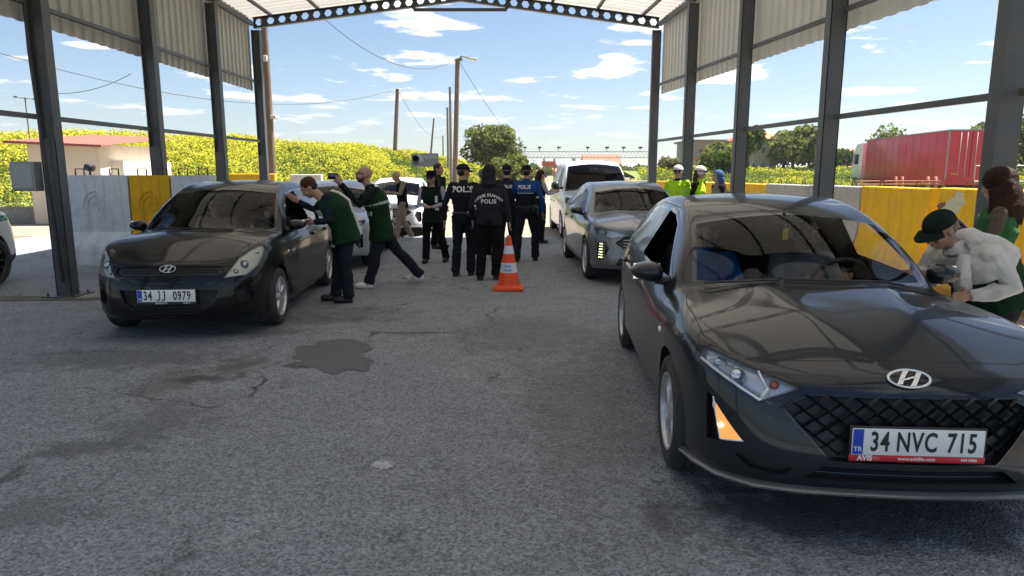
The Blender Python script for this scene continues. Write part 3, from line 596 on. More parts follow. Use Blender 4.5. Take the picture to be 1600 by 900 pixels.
# ------------------------------------------------------------------ houses at the right
cream = mat('house_cream', (.50, .45, .37), .9, noise=.1, nscale=.6); greyw = mat('house_grey', (.28, .29, .29), .9, noise=.1, nscale=.6); orange = mat('tile_orange', (.50, .17, .08), .8, noise=.3, nscale=2)
def hs(name, label, u0, u1, vt, F, rz, wm, rm, roof, wins=True, rise=1.4, d=7):
    a, c = at(u0, 270, F), at(u1, 270, F); w = (c.x - a.x); h = at(u0, vt, F).z
    ws = [(w * (.2 + .3 * i), h * (.42 + .34 * j), w * .09, h * .12) for i in range(3) for j in range(2)] if wins else []
    return house(name, label, (a.x, F, 0), w, d, h, rz, wm, rm, roof, rise, ws, group='houses beyond the right field')
hs('house', 'grey flat roofed house behind the far right columns', 1080, 1146, 221, 96, 0, greyw, mat('roof_grey', (.2, .2, .2), .9), 'flat', d=9)
hs('house', 'cream low house with an orange roof edge in front of the grey house', 1092, 1150, 250, 86, 0, cream, orange, 'flat', rise=.8)
hs('house', 'tall cream house with an orange hipped roof among the pines', 1168, 1212, 217, 76, 0, cream, orange, 'hip', rise=1.3)
hs('house', 'pale house with an orange roof left of the truck cab', 1306, 1352, 249, 110, 0, cream, orange, 'gable', rise=1.6)
hs('house', 'small house with orange tiles lowest beside the truck cab', 1302, 1336, 262, 96, 0, cream, orange, 'gable', rise=1.0)
hs('house', 'long building with a terracotta roof beyond the van', 915, 972, 266, 190, 0, mat('house_white', (.6, .58, .54), .9), mat('tile_terracotta', (.36, .13, .07), .8, noise=.2, nscale=.5), 'gable', rise=4.2, d=14)
# far town: small blocks scattered on the slope
pal = [(.40, .38, .36), (.34, .27, .24), (.38, .34, .31), (.30, .29, .29), (.32, .22, .18)]
qq = random.Random(5)
for i in range(46):
    y = qq.uniform(240, 560); x = qq.uniform(.015, .19) * y; w = qq.uniform(5, 10); h = 1.58 + (267.5 - qq.uniform(261, 271)) / 1085 * y - 1.2; h = max(h, 1.4); zb = 0
    r = thing('house', 'small distant house of the far town', 'house', (x, y, zb), 0, 'far town houses'); b = MB(); b.box((0, 0, h / 2), (w, 8, h)); b.build('wall', mat('town_%s' % 'abcde'[i % 5], pal[i % 5], .9), r)
    b = MB(); b.add([(-w / 2 - .5, -4.5, h), (w / 2 + .5, -4.5, h), (w / 2 + .5, 4.5, h), (-w / 2 - .5, 4.5, h), (-w / 4, 0, h + 1.3), (w / 4, 0, h + 1.3)], [(0, 1, 5, 4), (1, 2, 5), (2, 3, 4, 5), (3, 0, 4)]); b.build('roof', mat('tile_terracotta') if i % 2 else orange, r)
for i in range(26):
    y = qq.uniform(170, 420); x = qq.uniform(.02, .2) * y; h = 1.58 + (267.5 - qq.uniform(255, 266)) / 1085 * y
    tree('leafy_tree', 'distant tree among the far town houses', (x, y, 0), h, h * .5, h * .4, 1 if i % 2 else 2, n=260, leaf=1.1, lumps=5, group='far town trees', seed=200 + i, trunk=.3)
# ------------------------------------------------------------------ gantry over the road, sign
gm = mat('gantry_grey', (.42, .43, .43), .6); F = 105
a, c = at(810, 240, F), at(1012, 240, F); r = thing('road_gantry', 'long lattice gantry with small lamps spanning the road far ahead', 'gantry', (a.x, F, 0), 0); z0, z1 = at(810, 246.5, F).z, at(810, 237, F).z; L = c.x - a.x
b = MB()
for z in (z0, z1):
    for dy in (0, .8): b.box((L / 2, dy, z), (L, .09, .09))
n = 34
for i in range(n): x0 = L * i / n; x1 = L * (i + 1) / n; b.tube([(x0, 0, z0), ((x0 + x1) / 2, 0, z1), (x1, 0, z0)], .03, 4)
b.build('truss', gm, r)
for u in (897,): x = at(u, 240, F).x - a.x; b = MB(); b.box((x, .4, z0 / 2), (.5, .5, z0)); b.build('post', gm, r)
for u in (820, 843, 873, 918, 948, 974, 1000): x = at(u, 236, F).x - a.x; b = MB(); b.tube([(x, 0, z1), (x, 0, z1 + .5)], .05, 5); b.box((x, -.2, z1 + .6), (.5, .6, .25)); b.build('lamp', mat('wire_dark', (.06, .06, .065), .7), r)
F = 70; p = at(866, 248, F); b = MB()
for u in (850, 866): x = at(u, 262, F).x; b.tube([(x, F, 0), (x, F, p.z)], .09, 6)
x0, x1 = at(849, 250, F).x, at(866, 250, F).x
b.box(((x0 + x1) / 2, F - .1, at(849, 256, F).z), (x1 - x0 + .3, .08, .5), m=1); tag(b.build('road_sign_frame', [mat('steel_rust', (.28, .17, .12), .8), mat('sign_rusty_red', (.45, .13, .08), .7)]), 'rusty red sign frame on two posts beyond the road right of the trees', 'sign')
p = at(664, 250, 40); b = MB(); b.box((0, 0, 0), (1.55, .06, .75), m=0); b.box((-.38, -.035, .12), (.62, .01, .42), m=1)
b.add([(-.75, -.04, .2), (-.5, -.04, .3), (-.3, -.04, .1), (-.42, -.04, -.25), (-.62, -.04, -.3)], [(0, 1, 2, 3, 4)], 2); b.add([(-.1, -.04, .3), (.7, -.04, .3), (.7, -.04, .1), (-.1, -.04, .06)], [(0, 1, 2, 3)], 3)
for x in (-.5, .5): b.tube([(x, .06, .35), (x, .06, -2.3)], .03, 6, m=0)
o = b.build('notice_board', [mat('board_grey', (.10, .12, .14), .5), mat('board_pale', (.22, .24, .26), .5), mat('board_black', (.02, .02, .025), .5), mat('board_mid', (.16, .18, .20), .5)]); o.location = p; tag(o, 'grey and black notice board standing on the flower bank', 'board')
# ------------------------------------------------------------------ truck
tr = thing('semi_truck', 'long red box trailer truck with a white cab passing beyond the right barriers', 'truck', (at(1480, 250, 42).x, 42, 0), -.135)
red = mat('trailer_red', (.60, .022, .045), .45, noise=.18, nscale=.9, coat=.2); H = 4.0; LN = 13.4
b = MB(); b.box((1.25, LN / 2, (H + .75) / 2), (2.5, LN, H - .75), m=0, bev=.03)
for k in range(12): b.box((-.012, .5 + k * 1.1, (H + 1.15) / 2), (.006, .03, H - 1.35), m=0)
b.build('trailer_box', red, tr)
b = MB(); b.box((1.25, -.035, (H + 1.2) / 2), (2.44, .04, H - 1.3), m=0)
for x in (.62, .98, 1.52, 1.88): b.tube([(x, -.08, 1.25), (x, -.08, H - .12)], .022, 6, m=1)
b.box((1.25, -.065, (H + 1.2) / 2), (.03, .02, H - 1.35), m=2); b.build('rear_door', [red, mat('trailer_bar', (.5, .42, .42), .5), mat('panel_gap', (.004, .004, .004), .9)], tr)
b = MB()
for x in (-.015, 2.515): b.box((x, -.02, (H + 1.1) / 2), (.07, .07, H - 1.1))
for z in (H + .01,): b.box((1.25, -.02, z), (2.6, .07, .07)); b.box((-.02, LN / 2, z), (.05, LN, .06)); b.box((2.52, LN / 2, z), (.05, LN, .06))
b.build('frame', mat('trailer_frame', (.30, .28, .28), .5), tr)
b = MB(); b.box((.45, -.085, 1.42), (.42, .02, .10), m=0); b.build('marker_board', mat('marker_orange', (.6, .22, .03), .5), tr)
b = MB(); b.box((1.25, LN / 2, .95), (1.0, LN - .4, .28)); b.box((1.25, -.05, .62), (2.4, .12, .12)); b.build('chassis', mat('underbody', (.01, .01, .01), .95), tr)
for y in (1.4, 2.7, 4.0, LN - .9): 
    for x in (.15, 2.2):
        b = MB(); b.lathe([(.28, -.14), (.48, -.15), (.5, -.10), (.5, .10), (.48, .15), (.28, .14), (.22, .05), (0.01, .05)], 24, Matrix.Translation((x, y, .5)) @ Matrix.Rotation(R(90), 4, 'Z')); b.build('wheel', mat('tyre_rubber', (.022, .022, .023), .85, noise=.4, nscale=14, c2=(.05, .047, .043), bump=.15, bscale=90), tr)
cab = MB(); y0 = LN + .7
cab.add([(0, y0, .9), (0, y0 + 2.2, .9), (0, y0 + 2.3, 1.9), (0, y0 + 2.0, 3.2), (0, y0 + 1.3, 3.75), (0, y0, 3.8), (2.5, y0, .9), (2.5, y0 + 2.2, .9), (2.5, y0 + 2.3, 1.9), (2.5, y0 + 2.0, 3.2), (2.5, y0 + 1.3, 3.75), (2.5, y0, 3.8)], [(0, 1, 2, 3, 4, 5), (11, 10, 9, 8, 7, 6)] + [(i, 6 + i, 6 + (i + 1) % 6, (i + 1) % 6) for i in range(6)], 0)
cab.build('cab', mat('cab_white', (.68, .68, .68), .35, coat=.4), tr)
b = MB(); b.box((-.02, y0 + 1.35, 2.55), (.03, 1.0, .8)); b.box((-.35, y0 + 2.1, 2.5), (.22, .14, .85), bev=.03); b.build('window', mat('window_dark', (.03, .035, .04), .1), tr)
b = MB(); b.lathe([(.28, -.14), (.48, -.15), (.5, -.10), (.5, .10), (.48, .15), (.28, .14)], 24, Matrix.Translation((.15, y0 + 1.3, .5)) @ Matrix.Rotation(R(90), 4, 'Z')); b.build('wheel', MATS['tyre_rubber'], tr)
# guard rail with brackets in front of the truck
b = MB(); pts = [at(1400, 290, 30), at(1465, 290, 24)]
for v in (283, 288): b.tube([at(1338, v, 34), at(1470, v, 24)], .03, 5)
for u in (1400, 1410, 1450, 1462):
    FF = 34 + (24 - 34) * (u - 1338) / 132; b.tube([at(u, 276, FF), at(u, 300, FF)], .05, 5); 
tag(b.build('guard_rail', mat('rail_rust', (.40, .16, .09), .8)), 'rusty orange railing in front of the red truck', 'railing')
p = at(1585, 288, 34); b = MB()
for i in range(16): b.tube([(p.x - 2 + i * .5, 34, .3), (p.x - 2 + i * .5, 34, 1.9)], .02, 4)
for z in (.4, 1.1, 1.85): b.tube([(p.x - 2, 34, z), (p.x + 5.5, 34, z)], .025, 4)
tag(b.build('wire_fence', mat('fence_grey', (.4, .42, .44), .6)), 'grey bar fence at the right edge behind the yellow barrier', 'fence')
# ------------------------------------------------------------------ traffic cone
ct = thing('traffic_cone', 'orange traffic cone with two white bands standing in the road centre', 'cone', (gp(795, 452).x, gp(795, 452).y, 0)); org = mat('cone_orange', (.80, .075, .012), .45, noise=.12, nscale=12)
def cone_r(z): return .155 - (.155 - .028) * (z - .05) / .68
b = MB(); b.box((0, 0, .022), (.40, .40, .044), m=0, bev=.012); b.lathe([(.19, .04), (.175, .06), (.157, .07), (cone_r(.1), .1), (cone_r(.4), .4), (cone_r(.73), .73), (.018, .735), (.018, .70)], 32, Matrix.Rotation(R(90), 4, 'X') @ Matrix.Scale(-1, 4, (0, 1, 0)) if False else Matrix(((1, 0, 0, 0), (0, 0, 1, 0), (0, 1, 0, 0), (0, 0, 0, 1))), m=0)
b.build('body', org, ct)
ZUP = Matrix(((1, 0, 0, 0), (0, 0, 1, 0), (0, 1, 0, 0), (0, 0, 0, 1)))
for (za, zb_) in ((.24, .37), (.49, .60)):
    b = MB(); b.lathe([(cone_r(za) + .002, za), (cone_r(zb_) + .002, zb_)], 32, ZUP); b.build('reflective_band', mat('band_white', (.62, .66, .70), .35), ct)
for (t, z, s) in (('TRA', .325, .055), ('TRAFIK', .272, .038)):
    me = text_mesh(t, s, bold=.001); b = MB(); vs = []
    for v in me.vertices:
        zz_ = z + v.co.y; rr = cone_r(zz_) + .004; an = v.co.x / rr - math.pi / 2 - .15; vs.append((rr * math.cos(an), rr * math.sin(an), zz_))
    b.add(vs, [list(p.vertices) for p in me.polygons]); b.build('lettering', mat('letter_blue', (.03, .16, .50), .5), ct)
# ------------------------------------------------------------------ car bodies
def paint_mat(name, c, metal=.35, rough=.32, coat=.62, flake=.0):
    if name in MATS: return MATS[name]
    m = mat(name, c, rough=rough, metal=metal, coat=coat, spec=.18); nt = m.node_tree; b = nt.nodes['Principled BSDF']
    o = nt.nodes['Material Output']; g = nt.nodes.new('ShaderNodeNewGeometry')
    d = nt.nodes.new('ShaderNodeBsdfDiffuse'); d.inputs[0].default_value = (.02, .02, .02, 1)
    mx = nt.nodes.new('ShaderNodeMixShader'); nt.links.new(g.outputs['Backfacing'], mx.inputs[0]); nt.links.new(b.outputs[0], mx.inputs[1]); nt.links.new(d.outputs[0], mx.inputs[2])
    nt.links.new(mx.outputs[0], o.inputs[0])
    # road dust and light scratches: roughness varies
    t = nt.nodes.new('ShaderNodeTexCoord'); n = nt.nodes.new('ShaderNodeTexNoise'); n.inputs['Scale'].default_value = 3; n.inputs['Detail'].default_value = 8
    nt.links.new(t.outputs['Object'], n.inputs['Vector']); r = nt.nodes.new('ShaderNodeMapRange'); r.inputs['From Min'].default_value = .35; r.inputs['From Max'].default_value = .8
    r.inputs['To Min'].default_value = .02; r.inputs['To Max'].default_value = .12; nt.links.new(n.outputs['Fac'], r.inputs['Value']); nt.links.new(r.outputs[0], b.inputs['Coat Roughness'])
    return m

def car_cage(P):
    """control net of a hatchback shell, right and left, as a mesh with creases"""
    bm = bmesh.new(); crl = bm.edges.layers.float.new('crease_edge')
    per = P['per']; N = len(per); rows = P['rows']          # rows: list of dict(z=[..N], dx=front push, ky=width factor)
    top = P['top']                                          # z per k of top row; kyt factor
    V = {}
    def vert(key, co):
        V[key] = bm.verts.new(co); return V[key]
    nose_f = P.get('nosef', [1, 1, .95, .7, .25, 0]); tail_f = {N - 1: 1, N - 2: 1, N - 3: .9, N - 4: .5}
    for k, (x, y) in enumerate(per):
        nf = nose_f[k] if k < len(nose_f) else 0; tf = tail_f.get(k, 0)
        for r, rw in enumerate(rows):
            z = rw['z'] if not isinstance(rw['z'], (list, tuple)) else np.interp(k, [0, 3, 4, N - 4, N - 1], rw['z'])
            fl = 1 + (rw.get('arch', 0) if k in (5, 11) else 0)
            vert((k, r), (x + nf * rw.get('nx', 0) - tf * rw.get('tx', 0) + rw.get('sx', 0) * (k == 4), y * rw.get('ky', 1) * fl, z))
        vert((k, 'T'), (x + nf * P.get('topnx', 0) - tf * P.get('toptx', 0), y * P['kyt'][k] if isinstance(P['kyt'], list) else y * P['kyt'], top[k]))
    RK = list(range(len(rows))) + ['T']
    E = {}
    def quad(*a):
        try: return bm.faces.new(a)
        except ValueError: return None
    for k in range(N - 1):
        for r in range(len(RK) - 1):
            quad(V[(k, RK[r])], V[(k + 1, RK[r])], V[(k + 1, RK[r + 1])], V[(k, RK[r + 1])])
    # deck
    ts = (0, .4, .76, 1)
    deck = []
    deck.append([V[(j, 'T')] for j in range(4)])
    for i, (xc, zc) in enumerate(P['hood']):              # rows matching k4,k5,k6,k7
        e = V[(4 + i, 'T')]; row = []
        for t in ts[:3]:
            q = t ** P.get('hoodpow', 2.4)
            row.append(vert(('d', i, t), (xc + (e.co.x - xc) * t ** 2, e.co.y * t * (P.get('ridgey', [1, 1, 1, 1])[i] if t == .4 else 1), zc + (e.co.z - zc) * q + (P.get('ridgez', 0) if t == .4 else 0))))
        row.append(e); deck.append(row)
    for i, (xc, zc, xe, ye, ze) in enumerate(P['green']):  # E5..E10
        row = []
        for t in ts[:3]:
            row.append(vert(('g', i, t), (xc + (xe - xc) * t ** 2.2, ye * t, zc + (ze - zc) * t ** 2.2)))
        row.append(vert(('E', i), (xe, ye, ze))); deck.append(row)
    deck.append([V[(N - 1, 'T')], V[(N - 2, 'T')], V[(N - 3, 'T')], V[(N - 4, 'T')]])
    for a, b in zip(deck[:-1], deck[1:]):
        for j in range(3): quad(a[j], a[j + 1], b[j + 1], b[j])
    Es = [V[('E', i)] for i in range(6)]; B = [V[(k, 'T')] for k in range(7, 14)]
    quad(B[0], B[1], Es[0])
    for i in range(4): quad(B[i + 1], B[i + 2], Es[i + 1], Es[i])
    quad(B[5], B[6], Es[5], Es[4])
    def crease(a, b, w):
        e = bm.edges.get((a, b))
        if e: e[crl] = max(e[crl], w)
    for k in range(N - 1):
        w = P['crT'][k] if isinstance(P['crT'], list) else P['crT']
        crease(V[(k, 'T')], V[(k + 1, 'T')], w)
        for r, rw in enumerate(rows):
            if rw.get('cr'): crease(V[(k, r)], V[(k + 1, r)], rw['cr'] if not (rw.get('crk') and k not in rw['crk']) else 0)
    chain = [B[0]] + Es + [B[6]]
    for a, b in zip(chain[:-1], chain[1:]): crease(a, b, P.get('crE', .45))
    crease(Es[4], Es[5], .7)
    for j in range(3): crease(deck[P.get('cowl', 4)][j], deck[P.get('cowl', 4)][j + 1], .75)
    for j in range(3): crease(deck[9][j], deck[9][j + 1], .5)
    if P.get('ridge'):
        for a, b2 in zip(deck[P.get('ridge0', 1):4], deck[P.get('ridge0', 1) + 1:5]): crease(a[1], b2[1], P['ridge'])
    # mirror
    bmesh.ops.mirror(bm, geom=bm.verts[:] + bm.edges[:] + bm.faces[:], axis='Y', merge_dist=1e-4)
    bmesh.ops.remove_doubles(bm, verts=bm.verts, dist=1e-4)
    bmesh.ops.recalc_face_normals(bm, faces=bm.faces)
    # make sure normals point outward
    s = sum((f.calc_center_median() - Vector((0, 0, .6))).dot(f.normal) for f in bm.faces)
    if s < 0: bmesh.ops.reverse_faces(bm, faces=bm.faces)
    me = bpy.data.meshes.new('cage'); bm.to_mesh(me); bm.free(); return me

def subsurf(me, levels=3, fit=2):
    o = bpy.data.objects.new('tmp', me); col.objects.link(o); md = o.modifiers.new('s', 'SUBSURF'); md.levels = levels; md.render_levels = levels
    tgt = np.empty(len(me.vertices) * 3); me.vertices.foreach_get('co', tgt); cur = tgt.copy()
    for it in range(fit):
        r = eval_mesh(o); a = np.empty(len(r.vertices) * 3); r.vertices.foreach_get('co', a); a = a[:len(tgt)]
        cur = cur + (tgt - a) * .8; me.vertices.foreach_set('co', cur); me.update(); bpy.data.meshes.remove(r)
    r = eval_mesh(o); bpy.data.objects.remove(o); return r

def offset_poly(pts, d, t):
    D = Vector(d).normalized(); a = D.orthogonal().normalized(); b = D.cross(a); P = [Vector(p) for p in pts]
    q = [(p.dot(a), p.dot(b)) for p in P]; n = len(q); ar = sum(q[i][0] * q[(i + 1) % n][1] - q[(i + 1) % n][0] * q[i][1] for i in range(n)); sg = 1 if ar > 0 else -1; out = []
    for i in range(n):
        x0, y0 = q[i - 1]; x1, y1 = q[i]; x2, y2 = q[(i + 1) % n]
        e1 = Vector((x1 - x0, y1 - y0)).normalized(); e2 = Vector((x2 - x1, y2 - y1)).normalized()
        n1 = Vector((-e1.y, e1.x)) * sg; n2 = Vector((-e2.y, e2.x)) * sg; m = n1 + n2; k = min(t * 2 / max(m.length_squared, .35), t * 3)
        out.append(P[i] + (a * m.x + b * m.y) * k)
    return out

class Shell:
    def __init__(s, me):
        s.bm = bmesh.new(); s.bm.from_mesh(me); s.part = s.bm.faces.layers.int.new('part'); s.names = ['body']
        for f in s.bm.faces: f.smooth = True
        t = bmesh.new(); t.from_mesh(me); bmesh.ops.triangulate(t, faces=t.faces); t.normal_update(); t.faces.ensure_lookup_table()
        s.tri = [(tuple(v.co.copy() for v in f.verts), tuple(v.normal.copy() for v in f.verts)) for f in t.faces]; s.bvh_t = BVHTree.FromBMesh(t); t.free()
        s.bvh = BVHTree.FromBMesh(s.bm)
    def pid(s, n):
        if n not in s.names: s.names.append(n)
        return s.names.index(n)
    def cut(s, pts, d, name, lim=None, ndot=.05, mirror=True, inset=0, insmat=1, only=('body',), delete=False, recess=None, recmat=1, m0=False, mat_i=None):
        out = []
        if inset:
            s.cut(pts, d, 'body', lim, ndot, mirror, only=only, mat_i=insmat, m0=m0)
            pts = offset_poly(pts, d, inset); m0 = False if not m0 else insmat
        for sy in ((1, -1) if mirror else (1,)):
            P = [Vector((p[0], p[1] * sy, p[2])) for p in pts]; D = Vector((d[0], d[1] * sy, d[2])).normalized()
            if sy < 0: P.reverse()
            c = sum(P, Vector()) / len(P); okids = [s.pid(n) for n in only]
            cand = [f for f in s.bm.faces if f[s.part] in okids and (m0 is False or f.material_index in (0, 0 if m0 is True else m0)) and f.normal.dot(D) > ndot and (lim is None or lim(Vector((f.calc_center_median().x, f.calc_center_median().y * sy, f.calc_center_median().z))))]
            area = sum(((P[i] - c).cross(P[(i + 1) % len(P)] - c)).dot(D) for i in range(len(P)))
            sg = 1 if area > 0 else -1
            for i in range(len(P)):
                a, b = P[i], P[(i + 1) % len(P)]
                if (b - a).length < 1e-5: continue
                n = (b - a).cross(D).normalized() * sg
                geom = set(cand)
                for f in cand: geom.update(f.edges); geom.update(f.verts)
                ret = bmesh.ops.bisect_plane(s.bm, geom=list(geom), dist=1e-5, plane_co=a, plane_no=n)
                cand = [f for f in ret['geom'] if isinstance(f, bmesh.types.BMFace) and (f.calc_center_median() - a).dot(n) < 0]
            if not cand: continue
            pid = s.pid(name)
            for f in cand:
                f[s.part] = pid
                f.material_index = mat_i if mat_i is not None else 0
            if delete: bmesh.ops.delete(s.bm, geom=cand, context='FACES'); cand = []
            out.append(cand)
            if recess is not None and cand:
                rv = Vector((recess[0], recess[1] * sy, recess[2]))
                dup = bmesh.ops.duplicate(s.bm, geom=cand) if name.startswith('lens') else None
                faces = cand if dup is None else [g for g in dup['geom'] if isinstance(g, bmesh.types.BMFace)]
                r = bmesh.ops.extrude_face_region(s.bm, geom=faces)
                nf = [g for g in r['geom'] if isinstance(g, bmesh.types.BMFace)]
                nv = [g for g in r['geom'] if isinstance(g, bmesh.types.BMVert)]
                bmesh.ops.translate(s.bm, verts=nv, vec=rv)
                wall = set()
                for v in nv:
                    for f in v.link_faces:
                        if f not in nf: wall.add(f)
                wp = s.pid(name if dup is None else 'lamp_bowl')
                for f in wall: f[s.part] = wp; f.material_index = recmat; f.smooth = False
                for f in nf: f[s.part] = wp
                if dup is None:
                    old = [f for f in cand if f.is_valid and f not in nf]
                    bmesh.ops.delete(s.bm, geom=old, context='FACES_ONLY')
                else:
                    old = [f for f in faces if f.is_valid and f not in nf]
                    if old: bmesh.ops.delete(s.bm, geom=old, context='FACES_ONLY')
        return out
    def cast(s, o, d):
        h = s.bvh.ray_cast(Vector(o), Vector(d).normalized()); return h[0], h[1]
    def merge_slivers(s, split_lr):
        # small pieces cut off a panel go back to the body shell
        groups = {}
        for f in s.bm.faces:
            n = s.names[f[s.part]]
            if n != 'body': groups.setdefault((n, (f.calc_center_median().y > 0) if n in split_lr else 0), []).append(f)
        for k, fs in groups.items():
            fset = set(fs); seen = set(); isl = []
            for f in fs:
                if f in seen: continue
                st = [f]; seen.add(f); g = []
                while st:
                    q = st.pop(); g.append(q)
                    for e in q.edges:
                        for h in e.link_faces:
                            if h in fset and h not in seen: seen.add(h); st.append(h)
                isl.append((sum(q.calc_area() for q in g), g))
            big = max(a for a, g in isl)
            for a, g in isl:
                if a < big * .999 or (a == big and False):
                    for q in g: q[s.part] = 0
    def split(s, pid_name, keep_side=None):
        pid = s.names.index(pid_name); bm = s.bm.copy(); pl = bm.faces.layers.int['part']
        dele = [f for f in bm.faces if f[pl] != pid or (keep_side and f.calc_center_median().y * keep_side < 0)]
        bmesh.ops.delete(bm, geom=dele, context='FACES')
        if not bm.faces: bm.free(); return None
        me = bpy.data.meshes.new(pid_name); bm.to_mesh(me); bm.free()
        vn = []
        for v in me.vertices:
            h, n, i, dd = s.bvh_t.find_nearest(v.co)
            if i is None or dd > .02: vn.append(None); continue
            (a, b, c), (na, nb, nc) = s.tri[i]
            from mathutils.geometry import barycentric_transform
            m = barycentric_transform(h, a, b, c, na, nb, nc)
            vn.append(m.normalized())
        ln = []
        for p in me.polygons:
            for li in p.loop_indices:
                q = vn[me.loops[li].vertex_index]
                ln.append(tuple(q) if (q is not None and p.use_smooth and q.dot(p.normal) > .6) else tuple(p.normal))
        me.normals_split_custom_set(ln); return me

def circle_pts(cx, cz, r, n=30, a0=0, a1=2 * math.pi, flat=None):
    return [(cx + r * math.cos(a0 + (a1 - a0) * i / n), 0, cz + r * math.sin(a0 + (a1 - a0) * i / n)) for i in range(n)]

def make_wheel(parent, x, y, side, r=.31, w=.19, style='swoosh', rim_r=None, steer=0):
    rim_r = rim_r or r * .70
    M = Matrix.Translation((x, y, r)) @ Matrix.Rotation(steer, 4, 'Z') @ (Matrix.Identity(4) if side > 0 else Matrix.Rotation(math.pi, 4, 'Z'))
    e = bpy.data.objects.new('wheel', None); col.objects.link(e); e.parent = parent; e.matrix_local = M
    b = MB(); h = w / 2
    b.lathe([(rim_r - .005, -h + .02), (rim_r + .012, -h + .004), (r - .05, -h - .006), (r - .02, -h + .006), (r - .004, -h + .03), (r, -h + .05), (r, -.018), (r - .008, -.014), (r - .008, -.008), (r, -.004), (r, .02), (r - .008, .024), (r - .008, .03), (r, .034), (r, h - .05), (r - .004, h - .03), (r - .02, h - .006), (r - .05, h + .006), (rim_r + .012, h - .004), (rim_r - .005, h - .02)], 56)
    b.build('tyre', mat('tyre_rubber', (.022, .022, .023), .85, noise=.4, nscale=14, c2=(.05, .047, .043), bump=.15, bscale=90), e)
    b = MB()
    b.lathe([(rim_r, -h + .02), (rim_r - .02, 0), (rim_r - .02, h - .06), (rim_r - .014, h - .02), (rim_r, h - .02), (rim_r + .006, h - .012), (rim_r + .004, h - .002), (rim_r - .008, h - .004), (rim_r - .016, h - .022)], 48, m=0)
    b.lathe([(0.001, h - .085), (rim_r - .02, h - .085)], 40, m=1, smooth=False)
    hub = .055
    if style == 'swoosh':       # five broad swept blades
        b.lathe([(.001, h - .012), (hub * .7, h - .014), (hub, h - .02), (hub + .015, h - .03), (hub + .015, h - .06)], 30, m=0)
        for k in range(5):
            a = 2 * math.pi * k / 5 + .3
            for (o1, o2, wi, wo_, sw) in ((0, 0, .30, .20, .42),):
                n = 7; vs = []
                for i in range(n + 1):
                    t = i / n; rr = hub * .6 + (rim_r - .012 - hub * .6) * t; ca = a + sw * t * t
                    hw = (.028 + .030 * t) if True else 0
                    hw = .030 + .040 * t * t
                    for s_ in (-1, -.5, .5, 1):
                        an = ca + s_ * hw / rr; z = h - .018 - .004 * t - (.018 if abs(s_) == 1 else 0)
                        vs.append((rr * math.cos(an), z, rr * math.sin(an)))
                fs = [(i * 4 + j, i * 4 + j + 1, (i + 1) * 4 + j + 1, (i + 1) * 4 + j) for i in range(n) for j in range(3)]
                b.add(vs, fs, 0, True)
    else:
        ns, tw = {'multi': (7, .022), 'ten': (10, .013), 'twin': (10, .010)}[style]
        b.lathe([(.001, h - .012), (hub * .7, h - .014), (hub, h - .02), (hub + .01, h - .03), (hub + .01, h - .06)], 30, m=0)
        for k in range(ns):
            a = 2 * math.pi * k / ns
            if style == 'twin': a = 2 * math.pi * (k // 2) / 5 + (.16 if k % 2 else -.16)
            n = 5; vs = []
            for i in range(n + 1):
                t = i / n; rr = hub * .6 + (rim_r - .012 - hub * .6) * t; hw = tw * (1 - .35 * math.sin(t * math.pi)) + (.012 * t * t)
                for s_ in (-1, -.5, .5, 1):
                    an = a + s_ * hw / rr; z = h - .02 + .006 * math.sin(t * 3) - (.02 if abs(s_) == 1 else 0)
                    vs.append((rr * math.cos(an), z, rr * math.sin(an)))
            fs = [(i * 4 + j, i * 4 + j + 1, (i + 1) * 4 + j + 1, (i + 1) * 4 + j) for i in range(n) for j in range(3)]
            b.add(vs, fs, 0, True)
    rimc = {'swoosh': 'rim_grey', 'multi': 'rim_silver', 'ten': 'rim_dark', 'twin': 'rim_silver'}[style]
    cc = {'rim_grey': (.58, .58, .60), 'rim_silver': (.66, .66, .67), 'rim_dark': (.05, .05, .055)}[rimc]
    b.build('rim', [mat(rimc, cc, .35, metal=.6, coat=.3, noise=.25, nscale=9), mat('wheel_well', (.012, .012, .012), .9)], e)
    return e

def make_mirror(parent, x, y, z, side, paint, ln=.2, hgt=.135, arm=.1):
    b = MB(); s = side
    # shell : superellipsoid, flat at the back
    n = 12; vs = []; fs = []
    for i in range(n + 1):
        t = math.pi * i / n
        for k in range(20):
            a = 2 * math.pi * k / 20
            px = math.sin(t) * math.cos(a); pz = math.sin(t) * math.sin(a); py = math.cos(t)
            X = max(px, -.25) * .10; Y = -math.copysign(abs(py) ** .8, py) * ln / 2; tt = (Y + ln / 2) / ln; Z = math.copysign(abs(pz) ** .75, pz) * hgt / 2 * (1.02 - .42 * tt * tt) - (tt * tt) * .012
            vs.append((x + X - abs(Y) * .0 - (Y + ln / 2) * .18, y + s * (Y + ln / 2), z + Z + (Y + ln / 2) * .10))
    for i in range(n):
        for k in range(20): fs.append((i * 20 + k, i * 20 + (k + 1) % 20, (i + 1) * 20 + (k + 1) % 20, (i + 1) * 20 + k))
    b.add(vs, fs, 0, True)
    b.tube([(x + .02, y - s * arm, z - .035), (x + .01, y, z - .05), (x, y + s * .05, z - .05)], [.035, .026, .022], 8, m=1)
    b.box((x - .02 - ln * .04, y + s * ln * .5, z + .006), (.006, ln * .82, hgt * .74), m=2)
    o = b.build('mirror', [paint, mat('black_plastic', (.018, .018, .019), .45), mat('mirror_glass', (.7, .72, .75), .02, metal=1)], parent)
    return o

def seat_mesh(b, x, y, m=0, z0=.30, back=.62, w=.48):
    def rb(c, s, ry, bev=.05): b.box(c, s, Matrix.Rotation(ry, 3, 'Y'), m, bev)
    rb((x + .05, y, z0 + .10), (.50, w, .16), R(-6)); rb((x - .25, y, z0 + .14 + back / 2), (.15, w, back), R(-16))
    rb((x - .36, y, z0 + back + .26), (.09, .26, .19), R(-10), .035)

